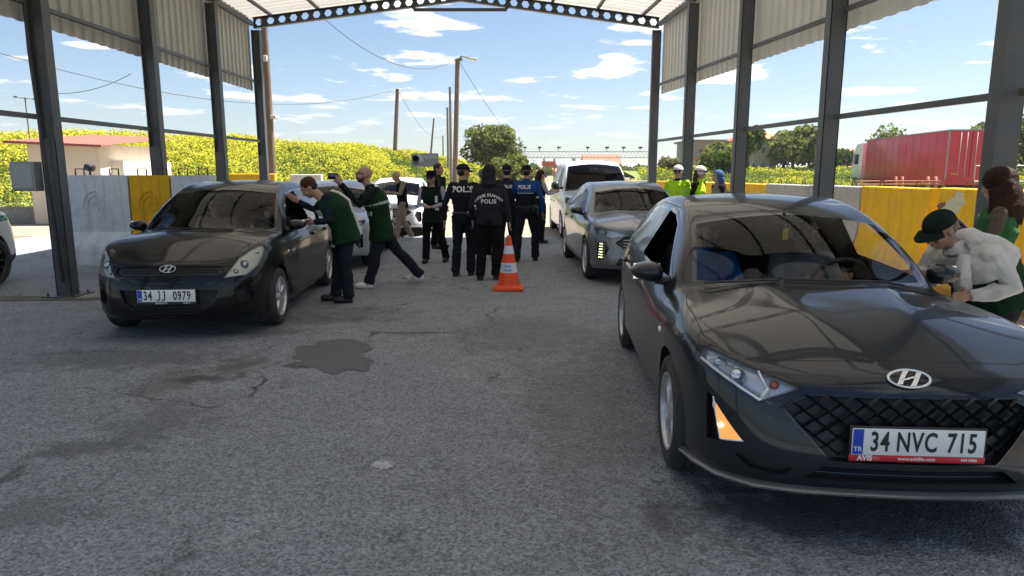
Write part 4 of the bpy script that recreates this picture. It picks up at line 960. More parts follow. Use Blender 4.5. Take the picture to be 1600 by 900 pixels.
def make_car(C):
    """C: dict of shape + feature tables. returns the root Empty"""
    root = thing(C['name'], C['label'], 'car', C['loc'], C['rz'], C.get('group'))
    me = subsurf(car_cage(C['cage']), C.get('lv', 3), C.get('fit', 2)); S = Shell(me); bpy.data.meshes.remove(me)
    S.bm.normal_update()
    paint = C['paint']; blk = mat('black_plastic', (.018, .018, .019), .45); gloss = mat('gloss_black', (.010, .010, .011), .12, coat=.5)
    MT = [paint, mat('panel_gap', (.004, .004, .004), .9), gloss, blk, C.get('bowl') or mat('lamp_chrome', (.66, .69, .74), .34, metal=.45), C.get('lowmat', blk)]
    for fn in C['cuts']: fn(S)
    # arches
    for (ax, ar) in C['arches']:
        S.cut(circle_pts(ax, C['wheel_r'] + .005, ar, 36), (0, 1, 0), 'arch', ndot=-2, lim=lambda c: c.y > .42, only=tuple(S.names), delete=True)
    bm = S.bm
    # arch lips + liners
    be = [e for e in bm.edges if len(e.link_faces) == 1 and any(abs(((e.verts[0].co.x - ax) ** 2 + (e.verts[0].co.z - C['wheel_r'] - .005) ** 2) ** .5 - ar) < .012 and abs(((e.verts[1].co.x - ax) ** 2 + (e.verts[1].co.z - C['wheel_r'] - .005) ** 2) ** .5 - ar) < .012 for ax, ar in C['arches'])]
    r = bmesh.ops.extrude_edge_only(bm, edges=be)
    nv = [g for g in r['geom'] if isinstance(g, bmesh.types.BMVert)]; nf = [g for g in r['geom'] if isinstance(g, bmesh.types.BMFace)]
    for v in nv: v.co.y -= math.copysign(.02, v.co.y)
    for f in nf: f.material_index = 0; f[S.part] = 0
    be2 = [e for e in {e for f in nf for e in f.edges} if len(e.link_faces) == 1 and all(v in nv for v in e.verts)]
    r = bmesh.ops.extrude_edge_only(bm, edges=be2)
    nv = [g for g in r['geom'] if isinstance(g, bmesh.types.BMVert)]; nf = [g for g in r['geom'] if isinstance(g, bmesh.types.BMFace)]
    for v in nv: v.co.y = math.copysign(.50, v.co.y)
    for f in nf: f.material_index = 3; f[S.part] = 0
    # smooth normals kept across part seams
    bm.normal_update()
    parts = {}
    gl = C.get('glass', glass_mat('car_glass', (.94, .95, .93)))
    mats_for = {'windscreen': [gl], 'side_window': [C.get('side_glass', gl)], 'rear_window': [C.get('side_glass', gl)], 'lens': [C.get('lens_glass', glass_mat('lens_glass', (.93, .95, .96), .02))], 'lamp_bowl': [MT[4], MT[4], MT[4], MT[4], MT[4]]}
    split_lr = {'side_window', 'front_door', 'rear_door', 'lens', 'lamp_bowl', 'fog_pocket', 'turn_lamp', 'fender', 'rear_quarter_window', 'day_lamp', 'tail_lamp', 'mirror_base'}
    S.merge_slivers(split_lr)
    for n in S.names:
        if n == 'arch' or n in C.get('skip', ()): continue
        for sd_ in ((1, -1) if n in split_lr else (None,)):
            if (n, sd_) in C.get('open', ()): continue
            pm = S.split(n, sd_)
            if pm is None: continue
            nm = {'lens': 'headlight'}.get(n, n)
            o = link_mesh(nm, pm, mats_for.get(n, C.get('partmats', {}).get(n, MT)), root)
            parts[(n, sd_)] = o
            for p in pm.polygons: 
                if n != 'lamp_bowl': pass
            if n in mats_for:
                for p in pm.polygons: p.material_index = 0
    for sd_ in (1, -1):
        a = parts.get(('lamp_bowl', sd_)); b_ = parts.get(('lens', sd_))
        if a and b_:
            a.name = 'reflector'; a.parent = b_
    wr = C['wheel_r']; tr = C['track']; wb = C['wb'] / 2
    for (x, s_) in ((wb, 1), (wb, -1), (-wb, 1), (-wb, -1)):
        make_wheel(root, x, s_ * (tr - .095), s_, wr, C.get('tyre_w', .19), C['rim'], C.get('rim_r'), steer=C.get('steer', 0) if x > 0 else 0)
    b = MB(); L0, L1 = C['cage']['per'][-1][0] + .12, C['cage']['per'][0][0] - .25; hw = tr - .32
    b.box(((L0 + L1) / 2, 0, .22), (L1 - L0, 2 * hw, .06), m=0)
    b.box((0, 0, .24), (wb * 2 - .75, 2 * (tr - .12), .06), m=0)
    b.box((wb + .05, 0, .50), (.9, hw * 2 - .1, .5), m=0); b.box((-wb, 0, .45), (.8, hw * 2, .4), m=0)
    b.build('underbody', [mat('underbody', (.01, .01, .01), .95)], root)
    # interior
    ic = C.get('int', mat('cabin_trim', (.035, .034, .033), .85, noise=.2)); sc = C.get('seatm', mat('seat_cloth', (.035, .033, .032), .95, noise=.3, nscale=30))
    for (x, y) in ((-.28, .36), (-.28, -.36)):
        b = MB(); seat_mesh(b, x + C.get('seat_dx', 0), y, z0=.27); b.build('seat', sc, root)
    b = MB(); b.box((-1.02, 0, .42), (.5, 1.2, .2), m=0, bev=.05); b.box((-1.30, 0, .78), (.18, 1.22, .6), Matrix.Rotation(R(-14), 3, 'Y'), 0, .05)
    for y in (-.38, 0, .38): b.box((-1.40, y, 1.12 if y else 1.09), (.08, .25, .14), m=0, bev=.03)
    b.build('rear_bench', sc, root)
    zd = C.get('dash_z', .86); xd = C.get('dash_x', .62); b = MB()
    b.box((xd, 0, zd - .12), (.46, 1.34, .24), Matrix.Rotation(R(4), 3, 'Y'), 0, .05); b.box((xd - .1, C['drv'] * .36, zd + .0), (.24, .38, .09), m=0, bev=.04)
    b.box((xd - .34, 0, .5), (.5, .2, .42), m=0, bev=.04)
    b.build('dashboard', ic, root)
    b = MB(); sx, sy, sz = xd - .26, C['drv'] * .36, zd + .0; T = Matrix.Translation((sx, sy, sz)) @ Matrix.Rotation(R(-68), 4, 'Y')
    ring = [T @ Vector((.185 * math.cos(a), .185 * math.sin(a), 0)) for a in np.linspace(0, 2 * math.pi, 29)]
    b.tube(ring, .014, 8, cap=False)
    for a in (0.15, math.pi - .15, -math.pi / 2): pass
    for a in (math.pi / 2, -math.pi / 2, math.pi): b.tube([T @ Vector((0, 0, -.02)), T @ Vector((.18 * math.cos(a), .18 * math.sin(a), 0))], .014, 6)
    b.ellipsoid(T @ Vector((0, 0, -.02)), (.05, .06, .05), 6)
    b.build('steering_wheel', mat('wheel_leather', (.015, .015, .015), .6), root)
    b = MB(); b.box((C.get('rv_x', .30), 0, C.get('rv_z', 1.27)), (.03, .20, .055), m=0, bev=.012); b.tube([(C.get('rv_x', .30) + .01, 0, C.get('rv_z', 1.27) + .02), (C.get('rv_x', .30) + .015, 0, C.get('rv_z', 1.27) + .05)], .01, 6)
    b.build('rear_view_mirror', blk, root)
    C['S'] = S; C['root'] = root; C['parts'] = parts
    return root

def surf_strip(S, pts, w, lift, m, b, d=(1, 0, 0), mirror=True, off=3.0, seg=6):
    """ribbon lying on the shell along a projected polyline (pts 3D, cast along -d)"""
    for sy in ((1, -1) if mirror else (1,)):
        D = Vector((d[0], d[1] * sy, d[2])).normalized(); path = []
        P = [Vector((p[0], p[1] * sy, p[2])) for p in pts]
        for a, c in zip(P[:-1], P[1:]):
            for i in range(seg): path.append(a.lerp(c, i / seg))
        path.append(P[-1]); hits = []
        for q in path:
            h, n = S.cast(q + D * off, -D)
            if h is not None: hits.append((h, n))
        vs = []; 
        for i, (h, n) in enumerate(hits):
            t = (hits[min(i + 1, len(hits) - 1)][0] - hits[max(i - 1, 0)][0]).normalized(); s_ = t.cross(n).normalized()
            vs += [h + n * lift + s_ * w / 2, h + n * lift - s_ * w / 2]
        fs = [(2 * i, 2 * i + 1, 2 * i + 3, 2 * i + 2) for i in range(len(hits) - 1)]
        b.add(vs, fs, m, True)

def surf_bar(S, pts, r, lift, m, b, d=(1, 0, 0), mirror=True, off=3.0, seg=4, n=6):
    for sy in ((1, -1) if mirror else (1,)):
        D = Vector((d[0], d[1] * sy, d[2])).normalized(); hits = []
        P = [Vector((p[0], p[1] * sy, p[2])) for p in pts]; path = []
        for a, c in zip(P[:-1], P[1:]):
            for i in range(seg): path.append(a.lerp(c, i / seg))
        path.append(P[-1])
        for q in path:
            h, nn = S.cast(q + D * off, -D)
            if h is not None: hits.append(h + nn * lift)
        if len(hits) > 1: b.tube(hits, r, n, m)

def emblem(parent, c, nrm, w, m):
    """oval ring with a slanted two-stroke letter"""
    nrm = Vector(nrm).normalized(); rt = Vector((0, 0, 1)).cross(nrm).normalized(); up = nrm.cross(rt); h = w * .52; c = Vector(c); b = MB()
    N = 36
    for (ro, ri) in ((1, .86),):
        vs = []
        for i in range(N):
            a = 2 * math.pi * i / N
            for q, l in ((ro, .0), (ro, .004), ((ro + ri) / 2, .007), (ri, .004), (ri, 0)):
                q2 = q if q > .95 else (q - .02)
                vs.append(c + rt * (w / 2 * (1 - (1 - q) * .9) * math.cos(a)) + up * (h / 2 * (1 - (1 - q) * 1.7) * math.sin(a)) + nrm * l)
        b.add(vs, [(i * 5 + j, i * 5 + j + 1, ((i + 1) % N) * 5 + j + 1, ((i + 1) % N) * 5 + j) for i in range(N) for j in range(4)], 0, True)
    def stroke(p, ws):
        vs = []
        for (x, y), k in zip(p, ws):
            q = c + rt * x * w / 2 + up * y * h / 2 + nrm * .005
            vs += [q - rt * k * w / 2, q + rt * k * w / 2]
        b.add(vs, [(2 * i, 2 * i + 1, 2 * i + 3, 2 * i + 2) for i in range(len(p) - 1)], 0)
    stroke([(-.52, -.62), (-.42, -.3), (-.30, .1), (-.16, .5), (-.06, .76)], [.13, .12, .11, .12, .13])
    stroke([(.06, -.76), (.16, -.5), (.30, -.1), (.42, .3), (.52, .62)], [.13, .12, .11, .12, .13])
    stroke([(-.36, -.10), (-.12, -.02), (.12, .02), (.36, .10)], [.10, .10, .10, .10]); 
    q = [(-.34, -.22), (-.1, -.16), (.28, .12), (.34, .22), (.1, .16), (-.28, -.12)]
    b.add([c + rt * x * w / 2 + up * y * h / 2 + nrm * .0055 for x, y in q], [(0, 1, 2, 3, 4, 5)], 0)
    return b.build('emblem', m, parent, auto=False)

def plate(parent, c, nrm, txt, w=.52, h=.112, strip=None, frame=True):
    """registration plate; local frame x right (seen from the front), y up"""
    c = Vector(c); nrm = Vector(nrm).normalized(); rt = Vector((0, 0, 1)).cross(nrm).normalized(); up = nrm.cross(rt)
    M = Matrix(((rt.x, up.x, nrm.x, c.x), (rt.y, up.y, nrm.y, c.y), (rt.z, up.z, nrm.z, c.z), (0, 0, 0, 1)))
    b = MB(); b.box((0, -(.012 if strip else 0), 0), (w + .018, h + (.042 if strip else .014), .012), m=3, bev=.004)
    b.box((0, 0, .008), (w, h, .004), m=0, bev=.0015)
    b.add([(-w / 2 + .003, -h / 2 + .003, .0106), (-w / 2 + .045, -h / 2 + .003, .0106), (-w / 2 + .045, h / 2 - .003, .0106), (-w / 2 + .003, h / 2 - .003, .0106)], [(0, 1, 2, 3)], 1)
    if strip:
        b.box((0, -h / 2 - .014, .006), (w + .016, .026, .006), m=4 if strip[0][4] == 5 and len(strip) > 2 else 3, bev=.002)
    def put(me, x, y, z, m):
        b.add([(v.co.x + x, v.co.y + y, z) for v in me.vertices], [list(p.vertices) for p in me.polygons], m)
    for (t, x) in txt: 
        
        if 'J' in t:
            for q in range(len(t)):
                xx = x + (q - (len(t) - 1) / 2) * .046; hh = h * .37; pts = [(-.002, hh), (.008, hh), (.008, -hh * .55), (.002, -hh * .9), (-.008, -hh), (-.016, -hh * .8)]; o_ = []
                for k in range(len(pts) - 1):
                    a_, b_ = Vector((pts[k][0], pts[k][1], 0)), Vector((pts[k + 1][0], pts[k + 1][1], 0)); dd = (b_ - a_).normalized(); nn = Vector((-dd.y, dd.x, 0)) * .0052; e_ = dd * .004
                    b.add([(v_.x + xx, v_.y - .002, .0112 + k * .00002) for v_ in (a_ - nn - e_, b_ - nn + e_, b_ + nn + e_, a_ + nn - e_)], [(0, 1, 2, 3)], 2)
            continue
        me = text_mesh(t, h * 1.02, bold=.0026, sx=.64, spacing=1.12); put(me, x, -.002, .0112, 2)
    put(text_mesh('TR', .028, bold=.0004), -w / 2 + .024, -h / 2 + .024, .0112, 5)
    if strip:
        for (t, x, sz, bo, mi) in strip: put(text_mesh(t, sz, bold=bo), x, -h / 2 - .0135, .0096, mi)
    me = b.mesh(); me.transform(M)
    return link_mesh('number_plate', me, [mat('plate_white', (.84, .85, .82), .4, noise=.08, nscale=20), mat('plate_blue', (.01, .06, .45), .4), mat('plate_ink', (.02, .02, .02), .5), mat('plate_frame', (.015, .015, .015), .4), mat('plate_red', (.55, .02, .03), .4), mat('plate_letter_white', (.8, .8, .8), .5), mat('plate_letter_faint', (.75, .35, .32), .5)], parent)
# --------- dark grey hatchback, front right
per = [(2.10, 0), (2.085, .32), (2.02, .60), (1.86, .775), (1.62, .85), (1.29, .875), (.98, .875), (.75, .878), (.40, .882), (-.05, .885), (-.55, .885), (-1.0, .887), (-1.33, .88), (-1.70, .81), (-1.87, .62), (-1.92, .32), (-1.93, 0)]
cage = dict(per=per,
  rows=[dict(z=[.235, .235, .20, .20, .26], ky=.945, nx=.0, tx=-.08), dict(z=[.30, .30, .28, .28, .36], ky=.985, nx=.035, tx=-.02, cr=.3), dict(z=[.42, .42, .45, .45, .52], ky=.985, nx=.035, tx=0), dict(z=[.56, .56, .62, .66, .70], ky=1.0, nx=.0, tx=.0, arch=.006, cr=.2), dict(z=[.66, .70, .76, .83, .84], ky=.985, nx=-.035, tx=-.01)],
  top=[.735, .735, .735, .775, .825, .855, .875, .895, .91, .925, .945, .965, .985, 1.0, .98, .98, .98], kyt=[1, .97, .95, .925, .92, .91, .885, .855, .90, .92, .925, .925, .915, .9, .9, .95, 1], topnx=-.09, toptx=.0,
  crT=[.6, .6, .6, .4, .3, .3, .3, .5, .5, .5, .5, .5, .5, .3, .2, .2],
  hood=[(1.62, .862), (1.36, .912), (1.16, .942), (1.02, .958)], hoodpow=2.6, ridge=.95, ridgez=.018, ridge0=1, ridgey=[.72, .85, 1.0, 1.15],
  green=[(.62, 1.175, .52, .665, 1.125), (.16, 1.37, .08, .585, 1.315), (-.35, 1.415, -.38, .565, 1.375), (-.9, 1.41, -.92, .56, 1.365), (-1.50, 1.36, -1.46, .55, 1.31), (-1.78, 1.17, -1.70, .66, 1.13)], crE=.4)
def sidep(pts): return [(x, 0, z) for x, z in pts]
def cuts_modern(S):
    Y = (0, 1, 0); up = lambda c: c.y > .3
    S.cut([(1.03, 0, .955), (.99, .3, .955), (.90, .52, .948), (.80, .665, .94), (.51, .62, 1.12), (.225, .575, 1.285), (.27, .3, 1.318), (.285, 0, 1.328), (.27, -.3, 1.318), (.225, -.575, 1.285), (.51, -.62, 1.12), (.80, -.665, .94), (.90, -.52, .948), (.99, -.3, .955)], (.55, 0, .83), 'windscreen', lim=lambda c: c.x > 0 and c.z > .85, mirror=False, inset=.026, insmat=2)
    S.cut(sidep([(.60, .925), (.10, 1.235), (-.12, 1.295), (-.40, 1.312), (-.45, .955)]), Y, 'side_window', lim=up, inset=.014, insmat=2)
    S.cut(sidep([(-.53, .957), (-.50, 1.312), (-.90, 1.305), (-1.20, 1.262), (-1.40, 1.10), (-1.32, .995)]), Y, 'rear_quarter_window', lim=up, inset=.014, insmat=2)
    S.cut([(0, -.52, 1.02), (0, .52, 1.02), (0, .50, 1.27), (0, -.50, 1.27)], (-1, 0, .3), 'rear_window', lim=lambda c: c.x < -1.3, mirror=False, inset=.03, insmat=2)
    dl = (.75, .62, .25)
    S.cut([(1.69, .80, .792), (1.745, .80, .725), (2.01, .60, .612), (2.035, .43, .684), (1.93, .59, .738), (1.82, .716, .770)], dl, 'lens', lim=lambda c: c.x > 1.4, inset=.004, recess=(-.045, -.022, -.004), recmat=4)
    S.cut([(1.868, .768, .585), (1.925, .737, .408), (2.004, .655, .432)], (.7, .7, 0), 'turn_lamp', lim=lambda c: c.x > 1.6, inset=.003, mat_i=0)
    S.cut([(1.835, .785, .60), (1.85, .78, .385), (1.918, .742, .398), (1.862, .772, .592)], (.6, .8, 0), 'fog_pocket', lim=lambda c: c.x > 1.6, recess=(-.03, -.03, 0), recmat=3, mat_i=3)
    S.cut([(2, -.52, .606), (2, -.40, .664), (2, .40, .664), (2, .52, .606), (2, .33, .395), (2, -.33, .395)], (1, 0, 0), 'grille', lim=lambda c: c.x > 1.7, mirror=False, inset=.006, insmat=2, recess=(-.045, 0, 0), recmat=2, mat_i=3)
    S.cut([(2, -.36, .374), (2, .36, .374), (2, .43, .318), (2, -.43, .318)], (1, 0, 0), 'lower_grille', lim=lambda c: c.x > 1.7, mirror=False, recess=(-.05, 0, 0), recmat=3, mat_i=3)
    S.cut([(2, .415, .352), (2, .70, .372), (2, .62, .322), (2, .465, .314)], (.85, .5, 0), 'corner_inlet', lim=lambda c: c.x > 1.6, recess=(-.04, -.01, 0), recmat=3, mat_i=3)
    S.cut([(1.905, -.3, 0), (1.905, .3, 0), (1.88, .52, 0), (1.81, .70, 0), (1.64, .772, 0), (1.15, .762, 0), (.93, .72, 0), (.93, -.72, 0), (1.15, -.762, 0), (1.64, -.772, 0), (1.81, -.70, 0), (1.88, -.52, 0)], (0, 0, 1), 'bonnet', lim=lambda c: c.x > .8 and c.z > .7, ndot=.3, mirror=False, inset=.0045, insmat=1, m0=True)
    S.cut(sidep([(.90, .62), (.92, .42), (.86, .29), (-.44, .29), (-.49, .9), (-.475, 1.335), (-.10, 1.33), (.12, 1.27), (.66, .925), (.86, .82)]), Y, 'front_door', lim=up, ndot=.25, inset=.0045, insmat=1, m0=True)
    S.cut(sidep([(-.50, .29), (-.86, .29), (-1.0, .52), (-1.22, .72), (-1.40, .95), (-1.44, 1.12), (-1.22, 1.29), (-.90, 1.335), (-.49, 1.34)]), Y, 'rear_door', lim=up, ndot=.25, inset=.0045, insmat=1, m0=True)
    S.cut([(1.66, .80, .80), (1.70, .80, .715), (1.60, .85, .64), (1.62, .85, .20), (2.3, .55, .20), (2.3, .55, .9), (1.9, .7, .9)], (.6, .8, 0), 'x', lim=lambda c: False)
amber = mat('amber_lamp', (.95, .42, .12), .3, coat=.8, emit=(1., .42, .10), estr=.22)
car1 = dict(name='hatchback_car', label='dark grey hatchback facing the camera at the front right with lit amber lamp', loc=(1.783, 4.769, 0), rz=-.0637 - math.pi / 2,
  fit=1, cage=cage, paint=paint_mat('paint_dark_grey', (.016, .019, .024), metal=.35), cuts=[cuts_modern], arches=[(1.29, .345), (-1.29, .345)], wheel_r=.31, track=.872, wb=2.58, rim='swoosh', rim_r=.205,
  partmats={'turn_lamp': [amber]}, drv=1, open={('side_window', -1), ('side_window', 1)}, steer=.0)
def finish_modern(C):
    root = C['root']; S = C['S']
    blk = MATS['black_plastic']; gl = MATS['gloss_black']
    satin = mat('grille_satin', (.06, .064, .072), .2, metal=.7, coat=.5)
    # grille blades : rows of faceted chevrons
    b = MB()
    def inside(y, z):
        t = (z - .395) / (.606 - .395); lim = .33 + .19 * min(1, t) if z < .606 else .52 - .12 * (z - .606) / .058
        return abs(y) < lim - .004 and .40 < z < .660
    def X(y): h, n = S.cast((4, y, .5), (-1, 0, 0)); return h.x
    for row in range(9):
        z0 = .668 - row * .036
        for i in range(-11, 12):
            yc = i * .095 + (.0475 if row % 2 else 0)
            for sg in (-1, 1):
                p = [(yc, z0 - .030), (yc + sg * .0475, z0 + .003), (yc + sg * .0475, z0 - .009), (yc, z0 - .044)]
                if not inside(sum(y for y, z in p) / 4, sum(z for y, z in p) / 4): continue
                d0, d1 = -.008, -.032
                vs = [Vector((X(p[0][0]) + d0, *p[0])), Vector((X(p[1][0]) + d1 + .012, *p[1])), Vector((X(p[2][0]) + d1 - .006, *p[2])), Vector((X(p[3][0]) + d0 - .018, *p[3]))]
                bk = [v - Vector((.02, 0, 0)) for v in vs]
                b.add(vs + bk, [(0, 1, 2, 3), (0, 4, 5, 1), (3, 2, 6, 7)], 0)
    b.build('grille_mesh', satin, root)
    b = MB()
    for z in (.335, .350, .364): 
        vs = [Vector((X(y) - .02, y, z)) for y in np.linspace(-.41, .41, 15)]; b.tube(vs, .004, 6)
    b.build('grille_bar', satin, root)
    for s in (1, -1):   # bulb and clear tip inside the amber lamp
        tl = C['parts'].get(('turn_lamp', s))
        if tl:
            b = MB(); b.ellipsoid((1.925, s * .735, .475), (.012, .012, .012), 6, m=0); b.ellipsoid((1.885, s * .760, .555), (.010, .008, .018), 6, m=1)
            surf_bar(S, [(1.872, s * .766, .588), (1.925, s * .738, .41), (2.004, s * .658, .433)], .004, .001, 1, b, d=(.7, s * .7, 0), mirror=False)
            b.build('bulb', [mat('bulb_glow', (1, .7, .3), .3, emit=(1, .65, .25), estr=1.2), mat('lamp_white', (.75, .8, .85), .2, metal=.4)], tl)
    # splitter lip
    pth = [(1.60, .835, .225), (1.76, .80, .235), (1.92, .735, .246), (2.05, .61, .258), (2.11, .44, .266), (2.135, .22, .27), (2.145, 0, .27)]
    pth = pth + [(x, -y, z) for x, y, z in reversed(pth[:-1])]
    b = MB(); vs = []
    for i, p in enumerate(pth):
        p = Vector(p); t = (Vector(pth[min(i + 1, len(pth) - 1)]) - Vector(pth[max(i - 1, 0)])).normalized(); n = Vector((0, 0, 1)).cross(t) * -1; n = Vector((n.x, n.y, 0)).normalized()
        if n.x < 0 and abs(p.y) < .7: n = -n
        if p.y * n.y < -.01: n = -n
        for o, z in ((-.08, .014), (.008, .012), (.022, .002), (.022, -.006), (.0, -.014), (-.08, -.012)): vs.append(p + n * o + Vector((0, 0, z)))
    b.add(vs, [(i * 6 + j, i * 6 + j + 1, (i + 1) * 6 + j + 1, (i + 1) * 6 + j) for i in range(len(pth) - 1) for j in range(5)], 0, True)
    b.build('splitter', mat('splitter_silver', (.16, .17, .18), .3, metal=.6, coat=.3), root)
    # emblem, plate
    h, n = S.cast((4, 0, .728), (-1, 0, 0)); n = (n + Vector((.6, 0, .35))).normalized()
    emblem(root, h + n * .004, n, .180, mat('emblem_chrome', (.70, .72, .75), .22, metal=.85))
    h, n = S.cast((4, 0, .50), (-1, 0, 0))
    plate(root, (h.x + .012, 0, .497), (1, 0, .02), [('34', -.150), ('NVC', -.005), ('715', .172)], strip=[('AVIS', -.205, .030, .0012, 5), ('filo', -.158, .022, 0, 6), ('www.avisfilo.com', .0, .021, .0004, 5), ('444 0086', .205, .017, .0005, 5)])
    for s in (1, -1): make_mirror(root, .56, s * .80, .955, s, C['paint'])
    # wipers and cowl
    b = MB(); surf_strip(S, [(.985, -.62, 0), (1.0, 0, 0), (.985, .62, 0)], .05, .004, 0, b, d=(0, 0, 1), mirror=False, seg=14)
    b.build('cowl', blk, root)
    for (a, c_) in (((1.01, .40, 0), (.985, -.20, 0)), ((1.0, -.22, 0), (.84, -.60, 0))):
        b = MB(); surf_bar(S, [a, (a[0] - .008, a[1] - .15, 0), c_], .007, .016, 0, b, d=(0, 0, 1), mirror=False, seg=6); b.build('wiper', blk, root)
    # headlamp innards
    for s in (1, -1):
        b = MB(); L = C['parts'].get(('lens', s))
        b.ellipsoid((1.89, s * .665, .690), (.035, .035, .035), 8, m=0); b.ellipsoid((1.80, s * .725, .725), (.03, .03, .026), 8, m=0); b.ellipsoid((1.965, s * .53, .675), (.022, .022, .02), 8, m=2)
        for k in range(3): b.box((1.86 - k * .035, s * (.70 + .028 * k), .705 + .01 * k), (.008, .05, .05), Matrix.Rotation(s * R(35), 3, 'Z'), 1)
        surf_bar(S, [(1.745, s * .80, .734), (2.008, s * .603, .622), (1.975, s * .545, .66)], .009, -.004, 1, b, d=(.75, s * .62, .25), mirror=False)
        surf_bar(S, [(1.975, s * .545, .66), (1.935, s * .59, .73)], .006, -.004, 1, b, d=(.75, s * .62, .25), mirror=False)
        b.build('lamp_projector', [mat('lamp_glass', (.55, .6, .68), .05, metal=.7), mat('lamp_white', (.75, .8, .85), .2, metal=.4), mat('lamp_orange', (.5, .12, .06), .2, coat=1)], L)
    # handles, side markers
    for s in (1, -1):
        for (x, nm) in ((-.31, 'front_door'), (-1.06, 'rear_door')):
            h, n = S.cast((x, s * 3, .80 if x > -1 else .83), (0, -s, 0)); b = MB(); b.box(h + n * .02, (.19, .02, .028), m=0, bev=.009); b.ellipsoid(h, (.075, .012, .03), 8, m=1)
            b.build('handle', [C['paint'], blk], C['parts'].get((nm, s)) or root)
        h, n = S.cast((1.0, s * 3, .695), (0, -s, 0)); b = MB(); b.ellipsoid(h, (.03, .012, .018), 8); b.build('side_marker', mat('marker_clear', (.75, .75, .72), .2, coat=1), root)
    # door sill shade strip and air freshener
    b = MB(); b.box((.30, .02, 1.18), (.004, .035, .075)); b.tube([(.30, .02, 1.25), (.30, .02, 1.21)], .0015, 4); b.build('air_freshener', mat('freshener_yellow', (.6, .45, .08), .7), root)
    b = MB(); h, n = S.cast((.3, .12, 3), (0, 0, -1)); b.box((.235, .10, 1.262), (.004, .10, .022), Matrix.Rotation(R(-58), 3, 'Y')); b.build('toll_tag', mat('tag_white', (.75, .78, .75), .6), root)
    b = MB(); b.tube([(-1.2, 0, 1.40), (-1.36, 0, 1.50)], [.006, .003], 6); b.ellipsoid((-1.2, 0, 1.395), (.05, .03, .02), 6); b.build('antenna', blk, root)

# --------- older black hatchback, left
per = [(1.98, 0), (1.965, .30), (1.90, .56), (1.745, .735), (1.54, .80), (1.26, .83), (.98, .835), (.78, .84), (.40, .848), (-.05, .852), (-.55, .855), (-1.0, .855), (-1.30, .85), (-1.66, .79), (-1.84, .60), (-1.89, .32), (-1.90, 0)]
cage2 = dict(per=per,
  rows=[dict(z=[.21, .21, .18, .18, .26], ky=.95, nx=.0, tx=-.08), dict(z=[.28, .28, .27, .27, .36], ky=.985, nx=.045, tx=-.02, cr=.2), dict(z=[.42, .42, .45, .45, .52], ky=.99, nx=.05, tx=0), dict(z=[.55, .55, .62, .66, .70], ky=1.0, nx=.03, tx=.0, arch=.01, cr=.25), dict(z=[.66, .68, .78, .84, .84], ky=.985, nx=-.01, tx=-.01)],
  top=[.735, .735, .745, .83, .885, .915, .93, .935, .94, .95, .965, .98, 1.0, 1.02, 1.0, 1.0, 1.0], kyt=[1, .97, .95, .915, .905, .90, .89, .88, .905, .915, .92, .92, .91, .9, .9, .95, 1], topnx=-.06, toptx=.0,
  crT=[.5, .5, .4, .3, .25, .25, .3, .4, .5, .5, .5, .5, .5, .3, .2, .2],
  hood=[(1.50, .905), (1.28, .960), (1.12, .985), (1.04, 1.0)], hoodpow=2.2, ridge=.5, ridgez=.006, ridge0=1, ridgey=[.9, 1.05, 1.2, 1.3],
  green=[(.60, 1.22, .52, .66, 1.16), (.16, 1.415, .10, .575, 1.36), (-.35, 1.47, -.38, .555, 1.425), (-.9, 1.47, -.92, .55, 1.42), (-1.48, 1.42, -1.44, .54, 1.37), (-1.74, 1.20, -1.66, .65, 1.15)], crE=.35)

